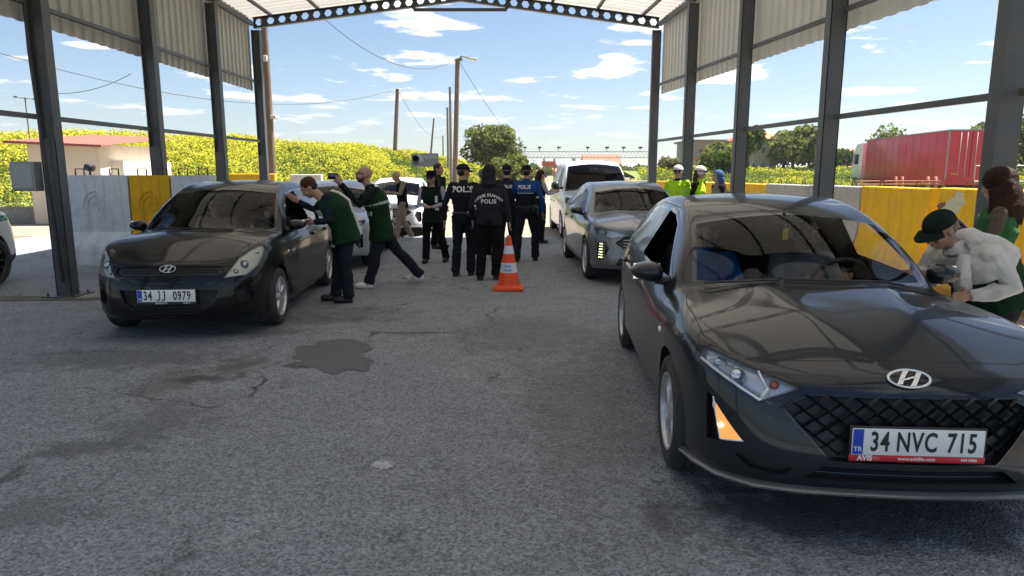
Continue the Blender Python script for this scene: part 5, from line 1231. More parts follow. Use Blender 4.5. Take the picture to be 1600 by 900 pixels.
def cuts_old(S):
    Y = (0, 1, 0); up = lambda c: c.y > .3
    S.cut([(1.21, 0, .98), (1.16, .3, .98), (1.04, .52, .972), (.80, .69, .965), (.50, .64, 1.15), (.19, .575, 1.335), (.22, .3, 1.368), (.235, 0, 1.378), (.22, -.3, 1.368), (.19, -.575, 1.335), (.50, -.64, 1.15), (.80, -.69, .965), (1.04, -.52, .972), (1.16, -.3, .98)], (.5, 0, .86), 'windscreen', lim=lambda c: c.x > 0 and c.z > .88, mirror=False, inset=.024, insmat=2)
    S.cut(sidep([(.62, .965), (.12, 1.27), (-.12, 1.335), (-.40, 1.36), (-.45, .98)]), Y, 'side_window', lim=up, inset=.014, insmat=2)
    S.cut(sidep([(-.53, .985), (-.50, 1.362), (-.90, 1.36), (-1.18, 1.325), (-1.32, 1.16), (-1.28, 1.03)]), Y, 'rear_quarter_window', lim=up, inset=.014, insmat=2)
    S.cut([(0, -.52, 1.06), (0, .52, 1.06), (0, .48, 1.32), (0, -.48, 1.32)], (-1, 0, .3), 'rear_window', lim=lambda c: c.x < -1.3, mirror=False, inset=.03, insmat=2)
    S.cut([(1.945, .483, .593), (1.868, .545, .69), (1.785, .603, .784), (1.62, .69, .85), (1.49, .753, .869), (1.50, .775, .83), (1.56, .776, .78), (1.704, .747, .679), (1.833, .666, .605)], (.7, .6, .4), 'lens', lim=lambda c: c.x > 1.2, inset=.004, recess=(-.032, -.016, -.01), recmat=4)
    S.cut([(2, -.46, .505), (2, .46, .505), (2, .41, .37), (2, .28, .275), (2, -.28, .275), (2, -.41, .37)], (1, 0, 0), 'lower_grille', lim=lambda c: c.x > 1.6, mirror=False, inset=.008, insmat=3, recess=(-.04, 0, 0), recmat=3, mat_i=3)
    S.cut([(2, -.475, .735), (2, .475, .735), (2, .50, .66), (2, .42, .63), (2, -.42, .63), (2, -.50, .66)], (1, 0, .3), 'grille', lim=lambda c: c.x > 1.6, mirror=False, inset=.005, insmat=1, recess=(-.02, 0, 0), recmat=3, mat_i=3)
    S.cut([(1.93, .575, .455), (1.87, .655, .50), (1.80, .72, .455), (1.80, .715, .37), (1.90, .62, .335)], (.65, .75, 0), 'fog_pocket', lim=lambda c: c.x > 1.5, inset=.005, recess=(-.035, -.03, 0), recmat=3, mat_i=3)
    S.cut([(1.885, -.3, 0), (1.885, .3, 0), (1.85, .50, 0), (1.78, .61, 0), (1.62, .70, 0), (1.2, .735, 0), (.90, .72, 0), (.90, -.72, 0), (1.2, -.735, 0), (1.62, -.70, 0), (1.78, -.61, 0), (1.85, -.50, 0)], (0, 0, 1), 'bonnet', lim=lambda c: c.x > .8 and c.z > .7, ndot=.3, mirror=False, inset=.004, insmat=1, m0=True)
    S.cut(sidep([(.88, .62), (.90, .42), (.84, .29), (-.44, .29), (-.49, .9), (-.475, 1.38), (-.10, 1.37), (.14, 1.305), (.68, .965), (.85, .84)]), Y, 'front_door', lim=up, ndot=.25, inset=.0045, insmat=1, m0=True)
    S.cut(sidep([(-.50, .29), (-.83, .29), (-.96, .52), (-1.18, .72), (-1.33, .95), (-1.37, 1.16), (-1.20, 1.34), (-.90, 1.385), (-.49, 1.385)]), Y, 'rear_door', lim=up, ndot=.25, inset=.0045, insmat=1, m0=True)
car2 = dict(name='hatchback_car', label='older black hatchback at the left with round headlights and open driver window', loc=(-3.321, 8.26, 0), rz=.0651 - math.pi / 2,
  cage=cage2, paint=paint_mat('paint_black', (.003, .003, .0035), metal=.0, coat=.5), cuts=[cuts_old], arches=[(1.2625, .335), (-1.2625, .335)], wheel_r=.30, track=.835, wb=2.525, rim='multi', rim_r=.200, drv=1, dash_z=.90, rv_z=1.31, rv_x=.32,
  open={('side_window', 1)}, bowl=mat('lamp_pale', (.74, .75, .72), .4, metal=.3), lens_glass=glass_mat('lens_hazy', (.92, .92, .88), .12))
def finish_old(C):
    root = C['root']; S = C['S']; blk = MATS['black_plastic']
    b = MB()
    def X(y, z): h, n = S.cast((4, y, z), (-1, 0, 0)); return h.x
    for k in range(4):
        z = .652 + k * .021; b.tube([(X(y, z) - .012, y, z) for y in np.linspace(-.44, .44, 19)], .0045, 6)
    b.build('grille_bar', mat('grille_dark', (.02, .02, .022), .3, metal=.3), root)
    b = MB()
    for k in range(7):
        z = .29 + k * .030; lim = .27 + .17 * min(1, (z - .275) / .2); b.tube([(X(y, z) - .025, y, z) for y in np.linspace(-lim, lim, 15)], .0035, 5)
    for i in range(-12, 13):
        y = i * .034; b.tube([(X(y, z) - .025, y, z) for z in (.285 + max(0, abs(y) - .26) * 1.0, .4, .49)], .003, 5)
    b.build('grille_mesh', MATS['grille_dark'], root)
    h, n = S.cast((4, 0, .69), (-1, 0, 0)); emblem(root, h + Vector((.012, 0, 0)), (1, 0, .35), .150, mat('emblem_silver', (.62, .62, .62), .3, metal=.7))
    h, n = S.cast((4, 0, .443), (-1, 0, 0))
    plate(root, (h.x + .01, 0, .45), (1, 0, .03), [('34', -.165), ('JJ', -.045), ('0979', .140)], strip=[('SERVIS OTO', -.05, .020, .0004, 5), ('444 09 79', .18, .016, .0004, 5)])
    for s in (1, -1): make_mirror(root, .60, s * .775, .985, s, C['paint'], ln=.185, hgt=.125)
    b = MB(); surf_strip(S, [(1.13, -.55, 0), (1.19, 0, 0), (1.13, .55, 0)], .05, .004, 0, b, d=(0, 0, 1), mirror=False, seg=14); b.build('cowl', blk, root)
    for (a, c_) in (((1.16, .35, 0), (1.12, -.22, 0)), ((1.16, -.20, 0), (.93, -.60, 0))):
        b = MB(); surf_bar(S, [a, c_], .007, .014, 0, b, d=(0, 0, 1), mirror=False, seg=10); b.build('wiper', blk, root)
    for s in (1, -1):
        b = MB(); L = C['parts'].get(('lens', s))
        b.ellipsoid((1.765, s * .63, .70), (.04, .045, .045), 8, m=0); b.ellipsoid((1.845, s * .575, .645), (.022, .025, .025), 8, m=0); b.ellipsoid((1.60, s * .70, .80), (.035, .03, .03), 6, m=1)
        b.build('lamp_projector', [mat('lamp_glass', (.55, .6, .68), .05, metal=.7), mat('lamp_white', (.75, .8, .85), .2, metal=.4)], L)
        for (x, nm) in ((-.31, 'front_door'), (-1.02, 'rear_door')):
            h, n = S.cast((x, s * 3, .82), (0, -s, 0)); b = MB(); b.box(h + n * .018, (.18, .02, .03), m=0, bev=.009); b.ellipsoid(h, (.07, .012, .028), 8, m=1)
            b.build('handle', [C['paint'], blk], C['parts'].get((nm, s)) or root)
        h, n = S.cast((.90, s * 3, .73), (0, -s, 0)); b = MB(); b.ellipsoid(h, (.03, .012, .018), 8); b.build('side_marker', mat('marker_clear', (.75, .75, .72), .2, coat=1), root)

# --------- silver hatchback with vertical day lamps
cage3 = {**cage, 'top': [.80, .80, .80, .82, .87, .89, .905, .92, .93, .945, .965, .985, 1.0, 1.02, 1.0, 1.0, 1.0], 'hood': [(1.62, .905), (1.36, .945), (1.16, .965), (1.02, .98)], 'topnx': -.05, 'ridgez': .014}
def cuts_silver(S):
    Y = (0, 1, 0); up = lambda c: c.y > .3
    S.cut([(1.03, 0, .97), (.99, .3, .97), (.90, .52, .962), (.80, .665, .955), (.51, .62, 1.12), (.225, .575, 1.285), (.27, .3, 1.318), (.285, 0, 1.328), (.27, -.3, 1.318), (.225, -.575, 1.285), (.51, -.62, 1.12), (.80, -.665, .955), (.90, -.52, .962), (.99, -.3, .97)], (.55, 0, .83), 'windscreen', lim=lambda c: c.x > 0 and c.z > .85, mirror=False, inset=.026, insmat=2)
    S.cut(sidep([(.58, .945), (.10, 1.235), (-.12, 1.295), (-.40, 1.312), (-.45, .965)]), Y, 'side_window', lim=up, inset=.014, insmat=2)
    S.cut(sidep([(-.53, .967), (-.50, 1.312), (-.90, 1.305), (-1.20, 1.262), (-1.32, 1.05)]), Y, 'rear_quarter_window', lim=up, inset=.014, insmat=2)
    S.cut([(0, -.52, 1.04), (0, .52, 1.04), (0, .50, 1.27), (0, -.50, 1.27)], (-1, 0, .3), 'rear_window', lim=lambda c: c.x < -1.3, mirror=False, inset=.03, insmat=2)
    S.cut([(1.70, .80, .80), (1.78, .79, .735), (1.99, .62, .665), (2.06, .40, .70), (2.05, .42, .735), (1.90, .67, .785)], (.75, .62, .25), 'lens', lim=lambda c: c.x > 1.4, inset=.004, recess=(-.06, -.03, -.005), recmat=4)
    S.cut([(2, -.42, .70), (2, .42, .70), (2, .56, .60), (2, .36, .46), (2, -.36, .46), (2, -.56, .60)], (1, 0, 0), 'grille', lim=lambda c: c.x > 1.7, mirror=False, inset=.008, insmat=2, recess=(-.04, 0, 0), recmat=2, mat_i=3)
    S.cut([(2, -.50, .40), (2, .50, .40), (2, .55, .29), (2, -.55, .29)], (1, 0, 0), 'lower_grille', lim=lambda c: c.x > 1.7, mirror=False, recess=(-.04, 0, 0), recmat=3, mat_i=3)
    S.cut([(1.86, .775, .60), (1.98, .68, .62), (2.02, .64, .52), (1.96, .70, .36), (1.86, .77, .37)], (.7, .7, 0), 'fog_pocket', lim=lambda c: c.x > 1.5, recess=(-.025, -.02, 0), recmat=2, mat_i=2)
    S.cut([(1.97, -.3, 0), (1.97, .3, 0), (1.93, .55, 0), (1.84, .70, 0), (1.64, .772, 0), (1.15, .762, 0), (.93, .72, 0), (.93, -.72, 0), (1.15, -.762, 0), (1.64, -.772, 0), (1.84, -.70, 0), (1.93, -.55, 0)], (0, 0, 1), 'bonnet', lim=lambda c: c.x > .8 and c.z > .7, ndot=.3, mirror=False, inset=.0045, insmat=1, m0=True)
    S.cut(sidep([(.90, .62), (.92, .42), (.86, .29), (-.44, .29), (-.49, .9), (-.475, 1.335), (-.10, 1.33), (.12, 1.27), (.66, .94), (.86, .83)]), Y, 'front_door', lim=up, ndot=.25, inset=.0045, insmat=1, m0=True)
    S.cut(sidep([(-.50, .29), (-.86, .29), (-1.0, .52), (-1.22, .72), (-1.40, .95), (-1.44, 1.12), (-1.22, 1.29), (-.90, 1.335), (-.49, 1.34)]), Y, 'rear_door', lim=up, ndot=.25, inset=.0045, insmat=1, m0=True)
def finish_generic(C, lamps=True, pl=('34', 'KLM', '482')):
    root = C['root']; S = C['S']; blk = MATS['black_plastic']; L0 = 1
    def X(y, z): h, n = S.cast((4, y, z), (-1, 0, 0)); return h.x
    if C.get('gz'):
        b = MB(); z0, z1, hw = C['gz']
        for k in range(4): 
            z = z0 + (z1 - z0) * (k + .5) / 4; b.tube([(X(y, z) - .02, y, z) for y in np.linspace(-hw, hw, 15)], .008, 6)
        b.build('grille_bar', mat('grille_chrome', (.35, .36, .38), .25, metal=.8), root)
    zp = C.get('plate_z', .50); plate(root, (X(0, zp) + .012, 0, zp), (1, 0, .02), [(pl[0], -.150), (pl[1], .005), (pl[2], .170)])
    for s in (1, -1): make_mirror(root, C.get('mx', .56), s * C.get('my', .80), C.get('mz', .97), s, C.get('mirror_paint', C['paint']), hgt=C.get('mh', .135))
    cx = C.get('cowl_x', 1.0)
    b = MB(); surf_bar(S, [(cx + .01, .40, 0), (cx - .015, -.20, 0)], .007, .016, 0, b, d=(0, 0, 1), mirror=False, seg=6); b.build('wiper', blk, root)
    b = MB(); surf_bar(S, [(cx, -.22, 0), (cx - .16, -.60, 0)], .007, .016, 0, b, d=(0, 0, 1), mirror=False, seg=6); b.build('wiper', blk, root)
    for s in (1, -1):
        for (x, nm) in ((-.31, 'front_door'), (-1.06, 'rear_door')):
            h, n = S.cast((x, s * 3, .82), (0, -s, 0)); b = MB(); b.box(h + n * .02, (.19, .02, .028), m=0, bev=.009); b.ellipsoid(h, (.075, .012, .03), 8, m=1)
            b.build('handle', [C['paint'], blk], C['parts'].get((nm, s)) or root)
        L = C['parts'].get(('lens', s))
        if L:
            lx, ly, lz = C.get('lamp', (1.88, .68, .735)); b = MB(); b.ellipsoid((lx - .02, s * ly, lz), (.03, .04, .025), 8, m=0)
            b.build('lamp_projector', [mat('lamp_glass', (.55, .6, .68), .05, metal=.7)], L)
        for q in range(C.get('slats', 0)):
            z = .395 + q * .038; h, n = S.cast((3.2, s * (2.02 - .0 * q), z), (-1, -s, 0))
            if h is None: continue
            t = Vector((0, 0, 1)).cross(n).normalized(); b = MB(); b.box(h - n * .004 + t * .0, (.012, .075 - .005 * q, .013), Matrix.Rotation(math.atan2(n.y, n.x), 3, 'Z'), 0, .003)
            b.build('day_lamp', mat('day_lamp', (.9, .92, .6), .2, emit=(.95, 1, .5), estr=.7), root)
car3 = dict(name='hatchback_car', label='silver grey hatchback behind the dark grey car with stacked slat lamps in its bumper', loc=(1.90, 11.50, 0), rz=.04 - math.pi / 2,
  cage=cage3, paint=paint_mat('paint_silver_grey', (.20, .21, .225), metal=.6), cuts=[cuts_silver], arches=[(1.29, .345), (-1.29, .345)], wheel_r=.31, track=.872, wb=2.58, rim='twin', rim_r=.215, drv=1, slats=6, gz=(.50, .66, .44), mirror_paint=mat('gloss_black', (.010, .010, .011), .12, coat=.5), plate_z=.42)
car5 = dict(name='hatchback_car', label='silver white hatchback directly behind the black car', loc=(-3.28, 12.9, 0), rz=.05 - math.pi / 2,
  lv=2, cage=cage3, paint=paint_mat('paint_pale_silver', (.42, .45, .49), metal=.4), cuts=[cuts_silver], arches=[(1.29, .345), (-1.29, .345)], wheel_r=.31, track=.872, wb=2.58, rim='twin', rim_r=.215, drv=1, gz=(.50, .66, .44), plate_z=.42)
car6 = dict(name='hatchback_car', label='white car farthest back on the left standing in the sun', loc=(-3.05, 18.7, 0), rz=.03 - math.pi / 2,
  lv=2, cage=cage3, paint=paint_mat('paint_white', (.72, .73, .74), metal=.0), cuts=[cuts_silver], arches=[(1.29, .345), (-1.29, .345)], wheel_r=.31, track=.872, wb=2.58, rim='ten', rim_r=.215, drv=1, gz=(.50, .66, .44), plate_z=.42)
# --------- white suv with checker stripe, far left, only its nose is in view
cage7 = dict(cage3); cage7['top'] = [z + .16 for z in cage3['top']]; cage7['hood'] = [(x, z + .17) for x, z in cage3['hood']]
cage7['green'] = [(a, b_ + .20, c_, d_ , e_ + .20) for a, b_, c_, d_, e_ in cage3['green']]
cage7['rows'] = [{**r, 'z': [z * 1.15 + .03 for z in r['z']]} for r in cage3['rows']]
def cuts_suv(S):
    Y = (0, 1, 0); up = lambda c: c.y > .3
    S.cut([(1.03, 0, 1.14), (.90, .52, 1.135), (.80, .665, 1.13), (.51, .62, 1.31), (.225, .575, 1.475), (.285, 0, 1.52), (.225, -.575, 1.475), (.51, -.62, 1.31), (.80, -.665, 1.13), (.90, -.52, 1.135)], (.55, 0, .83), 'windscreen', lim=lambda c: c.x > 0 and c.z > 1.0, mirror=False, inset=.026, insmat=2)
    S.cut(sidep([(.58, 1.12), (.10, 1.42), (-.12, 1.48), (-.40, 1.50), (-.45, 1.14)]), Y, 'side_window', lim=up, inset=.014, insmat=2)
    S.cut([(1.70, .80, .96), (1.78, .79, .89), (1.99, .62, .84), (2.03, .45, .87), (2.0, .5, .90), (1.90, .67, .945)], (.75, .62, .25), 'lens', lim=lambda c: c.x > 1.4, inset=.004, recess=(-.06, -.03, -.005), recmat=4)
    S.cut([(2, -.42, .80), (2, .42, .80), (2, .36, .55), (2, -.36, .55)], (1, 0, 0), 'grille', lim=lambda c: c.x > 1.7, mirror=False, inset=.008, insmat=2, recess=(-.04, 0, 0), recmat=2, mat_i=3)
    S.cut(sidep([(2.6, .22), (2.6, .40), (-2.6, .40), (-2.6, .22)]), (.3, 1, 0), 'lower_trim', lim=lambda c: c.y > .05 and c.z < .45, ndot=-.2, mat_i=3)
    S.cut(sidep([(.90, .80), (.92, .5), (.86, .41), (-.44, .41), (-.49, 1.1), (-.475, 1.53), (-.10, 1.52), (.12, 1.46), (.66, 1.12), (.86, 1.0)]), Y, 'front_door', lim=up, ndot=.25, inset=.0045, insmat=1, m0=True)
car7 = dict(name='suv_car', label='white patrol car with green and blue checks at the far left edge', loc=(-7.98, 8.10, 0), rz=R(92),
  lv=2, cage=cage7, paint=paint_mat('paint_patrol', (.62, .66, .72), metal=.0), cuts=[cuts_suv], arches=[(1.29, .385), (-1.29, .385)], wheel_r=.35, track=.872, wb=2.58, rim='ten', rim_r=.24, drv=1, dash_z=1.02, rv_z=1.45, seat_dx=0)
# --------- white panel van
perv = [(2.16, 0), (2.14, .34), (2.07, .64), (1.92, .83), (1.70, .89), (1.36, .91), (1.05, .91), (.88, .915), (.45, .92), (-.05, .92), (-.6, .92), (-1.1, .92), (-1.45, .915), (-2.0, .86), (-2.10, .60), (-2.12, .32), (-2.12, 0)]
cagev = dict(per=perv,
  rows=[dict(z=[.24, .24, .22, .22, .3], ky=.945, nx=.0), dict(z=[.32, .32, .30, .30, .36], ky=.985, nx=.02, cr=.3), dict(z=[.47, .47, .48, .48, .52], ky=.99, nx=.02), dict(z=[.62, .62, .66, .68, .70], ky=1.0, nx=.01, arch=.006, cr=.2), dict(z=[.80, .82, .88, .92, .95], ky=.985, nx=-.02)],
  top=[.93, .93, .93, .97, 1.03, 1.06, 1.08, 1.09, 1.10, 1.10, 1.11, 1.12, 1.13, 1.14, 1.12, 1.12, 1.12], kyt=[1, .97, .95, .925, .92, .91, .90, .89, .93, .95, .96, .96, .96, .96, .95, .95, 1], topnx=-.06, toptx=.0,
  crT=[.5] * 16, hood=[(1.72, 1.03), (1.50, 1.09), (1.36, 1.12), (1.30, 1.14)], hoodpow=2.4,
  green=[(.95, 1.46, .82, .74, 1.42), (.48, 1.80, .38, .67, 1.74), (-.30, 1.86, -.32, .66, 1.80), (-1.0, 1.86, -1.0, .66, 1.80), (-2.0, 1.82, -1.97, .65, 1.77), (-2.10, 1.45, -2.05, .72, 1.43)], crE=.5)
def cuts_van(S):
    Y = (0, 1, 0); up = lambda c: c.y > .3
    S.cut([(1.30, 0, 1.16), (1.15, .5, 1.15), (.98, .76, 1.13), (.82, .71, 1.42), (.46, .64, 1.69), (.50, .3, 1.74), (.52, 0, 1.75), (.50, -.3, 1.74), (.46, -.64, 1.69), (.82, -.71, 1.42), (.98, -.76, 1.13), (1.15, -.5, 1.15)], (.65, 0, .76), 'windscreen', lim=lambda c: c.x > 0 and c.z > 1.0, mirror=False, inset=.03, insmat=2)
    S.cut(sidep([(.78, 1.14), (.34, 1.60), (.10, 1.69), (-.32, 1.70), (-.34, 1.13)]), Y, 'side_window', lim=up, inset=.014, insmat=2)
    S.cut([(1.80, .85, 1.00), (1.86, .85, .86), (2.08, .66, .78), (2.12, .50, .84), (2.05, .60, .93), (1.95, .75, .98)], (.75, .62, .25), 'lens', lim=lambda c: c.x > 1.4, inset=.004, recess=(-.06, -.03, -.005), recmat=4)
    S.cut([(2, -.40, .84), (2, .40, .84), (2, .36, .70), (2, -.36, .70)], (1, 0, 0), 'grille', lim=lambda c: c.x > 1.7, mirror=False, inset=.008, insmat=2, recess=(-.04, 0, 0), recmat=2, mat_i=3)
    S.cut([(2, -.60, .50), (2, .60, .50), (2, .55, .28), (2, -.55, .28)], (1, 0, 0), 'lower_grille', lim=lambda c: c.x > 1.7, mirror=False, recess=(-.04, 0, 0), recmat=3, mat_i=3)
    S.cut([(1.96, -.3, 0), (1.96, .3, 0), (1.92, .60, 0), (1.84, .74, 0), (1.64, .80, 0), (1.08, .79, 0), (1.08, -.79, 0), (1.64, -.80, 0), (1.84, -.74, 0), (1.92, -.60, 0)], (0, 0, 1), 'bonnet', lim=lambda c: c.x > 1 and c.z > .8, ndot=.3, mirror=False, inset=.0045, insmat=1, m0=True)
    S.cut(sidep([(.95, .8), (.96, .5), (.92, .33), (-.32, .33), (-.38, 1.2), (-.36, 1.72), (.10, 1.73), (.36, 1.64), (.86, 1.12)]), Y, 'front_door', lim=up, ndot=.25, inset=.0045, insmat=1, m0=True)
    S.cut(sidep([(-.40, .33), (-.42, 1.2), (-.40, 1.73), (-1.5, 1.73), (-1.52, .85), (-1.05, .6), (-.95, .33)]), Y, 'rear_door', lim=up, ndot=.25, inset=.0045, insmat=1, m0=True)
car4 = dict(name='van', label='white small van with black mirrors parked behind the silver grey hatchback', loc=(2.02, 17.9, 0), rz=.03 - math.pi / 2,
  lv=2, cage=cagev, paint=paint_mat('paint_van', (.62, .64, .66), metal=.0), cuts=[cuts_van], arches=[(1.38, .36), (-1.38, .36)], wheel_r=.325, track=.90, wb=2.76, rim='multi', rim_r=.21, drv=1, dash_z=1.05, dash_x=.9, seat_dx=.2, rv_x=.62, rv_z=1.62, gz=(.71, .83, .36), mx=.80, my=.88, mz=1.22, mh=.24, mirror_paint=mat('black_plastic', (.018, .018, .019), .45), cowl_x=1.25, lamp=(1.93, .74, .90))
for c in (car1, car2, car3, car4, car5, car6, car7): make_car(c)
finish_modern(car1); finish_old(car2)
for c, pl in ((car3, ('34', 'FKR', '508')), (car4, ('34', 'BTK', '61')), (car5, ('34', 'DZ', '2418')), (car6, ('59', 'AC', '330')), (car7, ('34', 'A', '7205'))): finish_generic(c, pl=pl)
car4['root']['category'] = 'van'; car7['root']['category'] = 'patrol car'
# checker stripe on the patrol car
S7 = car7['S']; b = MB(); 
for k in range(9):
    for j in range(2):
        x = 1.88 - k * .085; z = .93 - j * .04
        h0 = [S7.cast((xx, -3, zz_), (0, 1, 0)) for xx, zz_ in ((x, z), (x - .08, z), (x - .08, z + .036), (x, z + .036))]
        if all(h[0] is not None for h in h0): b.add([h[0] + h[1] * .004 for h in h0], [(0, 1, 2, 3)], (k + j) % 2)
b.build('checker_stripe', [mat('check_green', (.10, .45, .06), .4), mat('check_navy', (.01, .03, .12), .4)], car7['root'])
# ------------------------------------------------------------------ people
skin = mat('skin', (.42, .24, .17), .55, noise=.12, nscale=25); skin2 = mat('skin_tan', (.34, .19, .13), .55, noise=.12, nscale=25)
def cloth(n, c, rough=.95, sheen=.0): return mat(n, c, rough, spec=.12, noise=.22, nscale=11, bump=.12, bscale=160, sheen=sheen)
K = dict(navy=cloth('cloth_navy_black', (.017, .019, .027)), black=cloth('cloth_black', (.010, .010, .011)), charc=cloth('cloth_charcoal', (.026, .026, .032)), suit=cloth('cloth_suit', (.020, .023, .034)), green=cloth('vest_green', (.014, .040, .020)), greenl=cloth('vest_green_bright', (.035, .12, .045)), stripe=mat('reflective_stripe', (.50, .52, .48), .4), white=cloth('cloth_white', (.62, .60, .56)), shoe=mat('shoe_black', (.010, .010, .010), .4), wshoe=mat('shoe_white', (.80, .80, .78), .5), blue=cloth('cloth_blue', (.02, .07, .24)), beige=cloth('cloth_beige', (.30, .25, .19)), pink=cloth('cloth_pale', (.40, .36, .36)), grey=cloth('cloth_grey', (.20, .20, .20)), hivis=cloth('cloth_hivis', (.42, .72, .03)), taupe=cloth('leather_taupe', (.10, .075, .06), .45), bluetee=cloth('tee_blue', (.03, .13, .36)), lilac=cloth('cloth_lilac', (.42, .38, .46)), dgreen=cloth('jacket_deep_green', (.010, .018, .014)), scarf=cloth('scarf_blue_white', (.06, .10, .22)))
hairb = mat('hair_black', (.008, .007, .006), .5, bump=.5, bscale=70); hairbr = mat('hair_brown', (.030, .012, .007), .65, spec=.15, noise=.5, nscale=20, bump=.6, bscale=60); hairg = mat('hair_grey', (.12, .11, .10), .6, bump=.4, bscale=80); hairc = mat('hair_chestnut', (.045, .020, .010), .65, spec=.2, bump=.5, bscale=70)
eyem = mat('eye_dark', (.01, .008, .007), .2); lensd = mat('sunglass', (.006, .006, .007), .08, coat=1); eyew = mat('eye_white', (.55, .52, .5), .3)
def V3(*a): return Vector(a)
def loft(b, rings, m, n=16):
    """rings: (centre, lateral unit, forward unit, half width, half depth)"""
    vs = []
    for c, la, fo, w, d in rings:
        for k in range(n):
            a = 2 * math.pi * k / n; ca, sa = math.cos(a), math.sin(a)
            vs.append(c + la * (w * math.copysign(abs(ca) ** .82, ca)) + fo * (d * math.copysign(abs(sa) ** .82, sa)))
    b.add(vs, [(i * n + k, i * n + (k + 1) % n, (i + 1) * n + (k + 1) % n, (i + 1) * n + k) for i in range(len(rings) - 1) for k in range(n)], m)
    b.add(vs[:n], [tuple(range(n))], m); b.add(vs[-n:], [tuple(reversed(range(n)))], m)
def remesh(b, vox, smooth=2, name='m', fold=0, foldm=()):
    me = bpy.data.meshes.new('src'); me.from_pydata(b.v, [], b.f); me.polygons.foreach_set('material_index', b.m)
    bm = bmesh.new(); bm.from_mesh(me); bmesh.ops.triangulate(bm, faces=bm.faces); bvh = BVHTree.FromBMesh(bm); bm.faces.ensure_lookup_table(); mi = [f.material_index for f in bm.faces]; bm.free()
    o = bpy.data.objects.new('tmp', me); col.objects.link(o); md = o.modifiers.new('r', 'REMESH'); md.mode = 'VOXEL'; md.voxel_size = vox; md.use_smooth_shade = True
    if smooth: s = o.modifiers.new('s', 'SMOOTH'); s.iterations = smooth; s.factor = .5
    r = eval_mesh(o); bpy.data.objects.remove(o); bpy.data.meshes.remove(me); r.name = name
    idx = []
    for p in r.polygons:
        h = bvh.find_nearest(p.center); idx.append(mi[h[2]] if h[2] is not None else 0)
    if len(set(mi)) > 1:   # tidy the borders between cloths
        ve = [[] for _ in range(len(r.vertices))]
        pv = [tuple(p.vertices) for p in r.polygons]
        for _ in range(4):
            for l in ve: l.clear()
            for k, vs_ in zip(idx, pv):
                for v in vs_: ve[v].append(k)
            new = []
            for k, vs_ in zip(idx, pv):
                c = [q for v in vs_ for q in ve[v]]; f0 = c[0]
                if c.count(f0) == len(c): new.append(f0); continue
                best = max(set(c), key=c.count); new.append(best if c.count(best) > c.count(k) else k)
            idx = new
    r.polygons.foreach_set('material_index', idx)
    if fold:
        vm = [0] * len(r.vertices)
        for p, k in zip(r.polygons, idx):
            for v in p.vertices: vm[v] = k
        nr = np.empty(len(r.vertices) * 3, dtype=np.float32); r.vertex_normals.foreach_get('vector', nr); nr = nr.reshape(-1, 3); co = np.empty(len(r.vertices) * 3, dtype=np.float32); r.vertices.foreach_get('co', co); co = co.reshape(-1, 3)
        for vi in range(len(co)):
            if vm[vi] in foldm:
                q = Vector(co[vi].tolist()); f = mnoise.noise(Vector((q.x * 9, q.y * 9, q.z * 16))) + .6 * mnoise.noise(Vector((q.x * 22 + 5, q.y * 22, q.z * 30)))
                co[vi] += nr[vi] * f * fold
        r.vertices.foreach_set('co', co.ravel())
    r.polygons.foreach_set('use_smooth', [True] * len(r.polygons)); r.update(); return r
DEF = dict(pelvis=(0, 0, .93), chest=(.0, 0, 1.24), neck=(0, 0, 1.45), head=(.025, 0, 1.585),
           hipL=(0, .09, .90), kneeL=(.02, .11, .49), ankL=(-.03, .12, .085), hipR=(0, -.09, .90), kneeR=(.02, -.11, .49), ankR=(-.03, -.12, .085),
           shL=(0, .185, 1.385), elL=(-.04, .235, 1.11), wrL=(.02, .245, .87), shR=(0, -.185, 1.385), elR=(-.04, -.235, 1.11), wrR=(.02, -.245, .87))
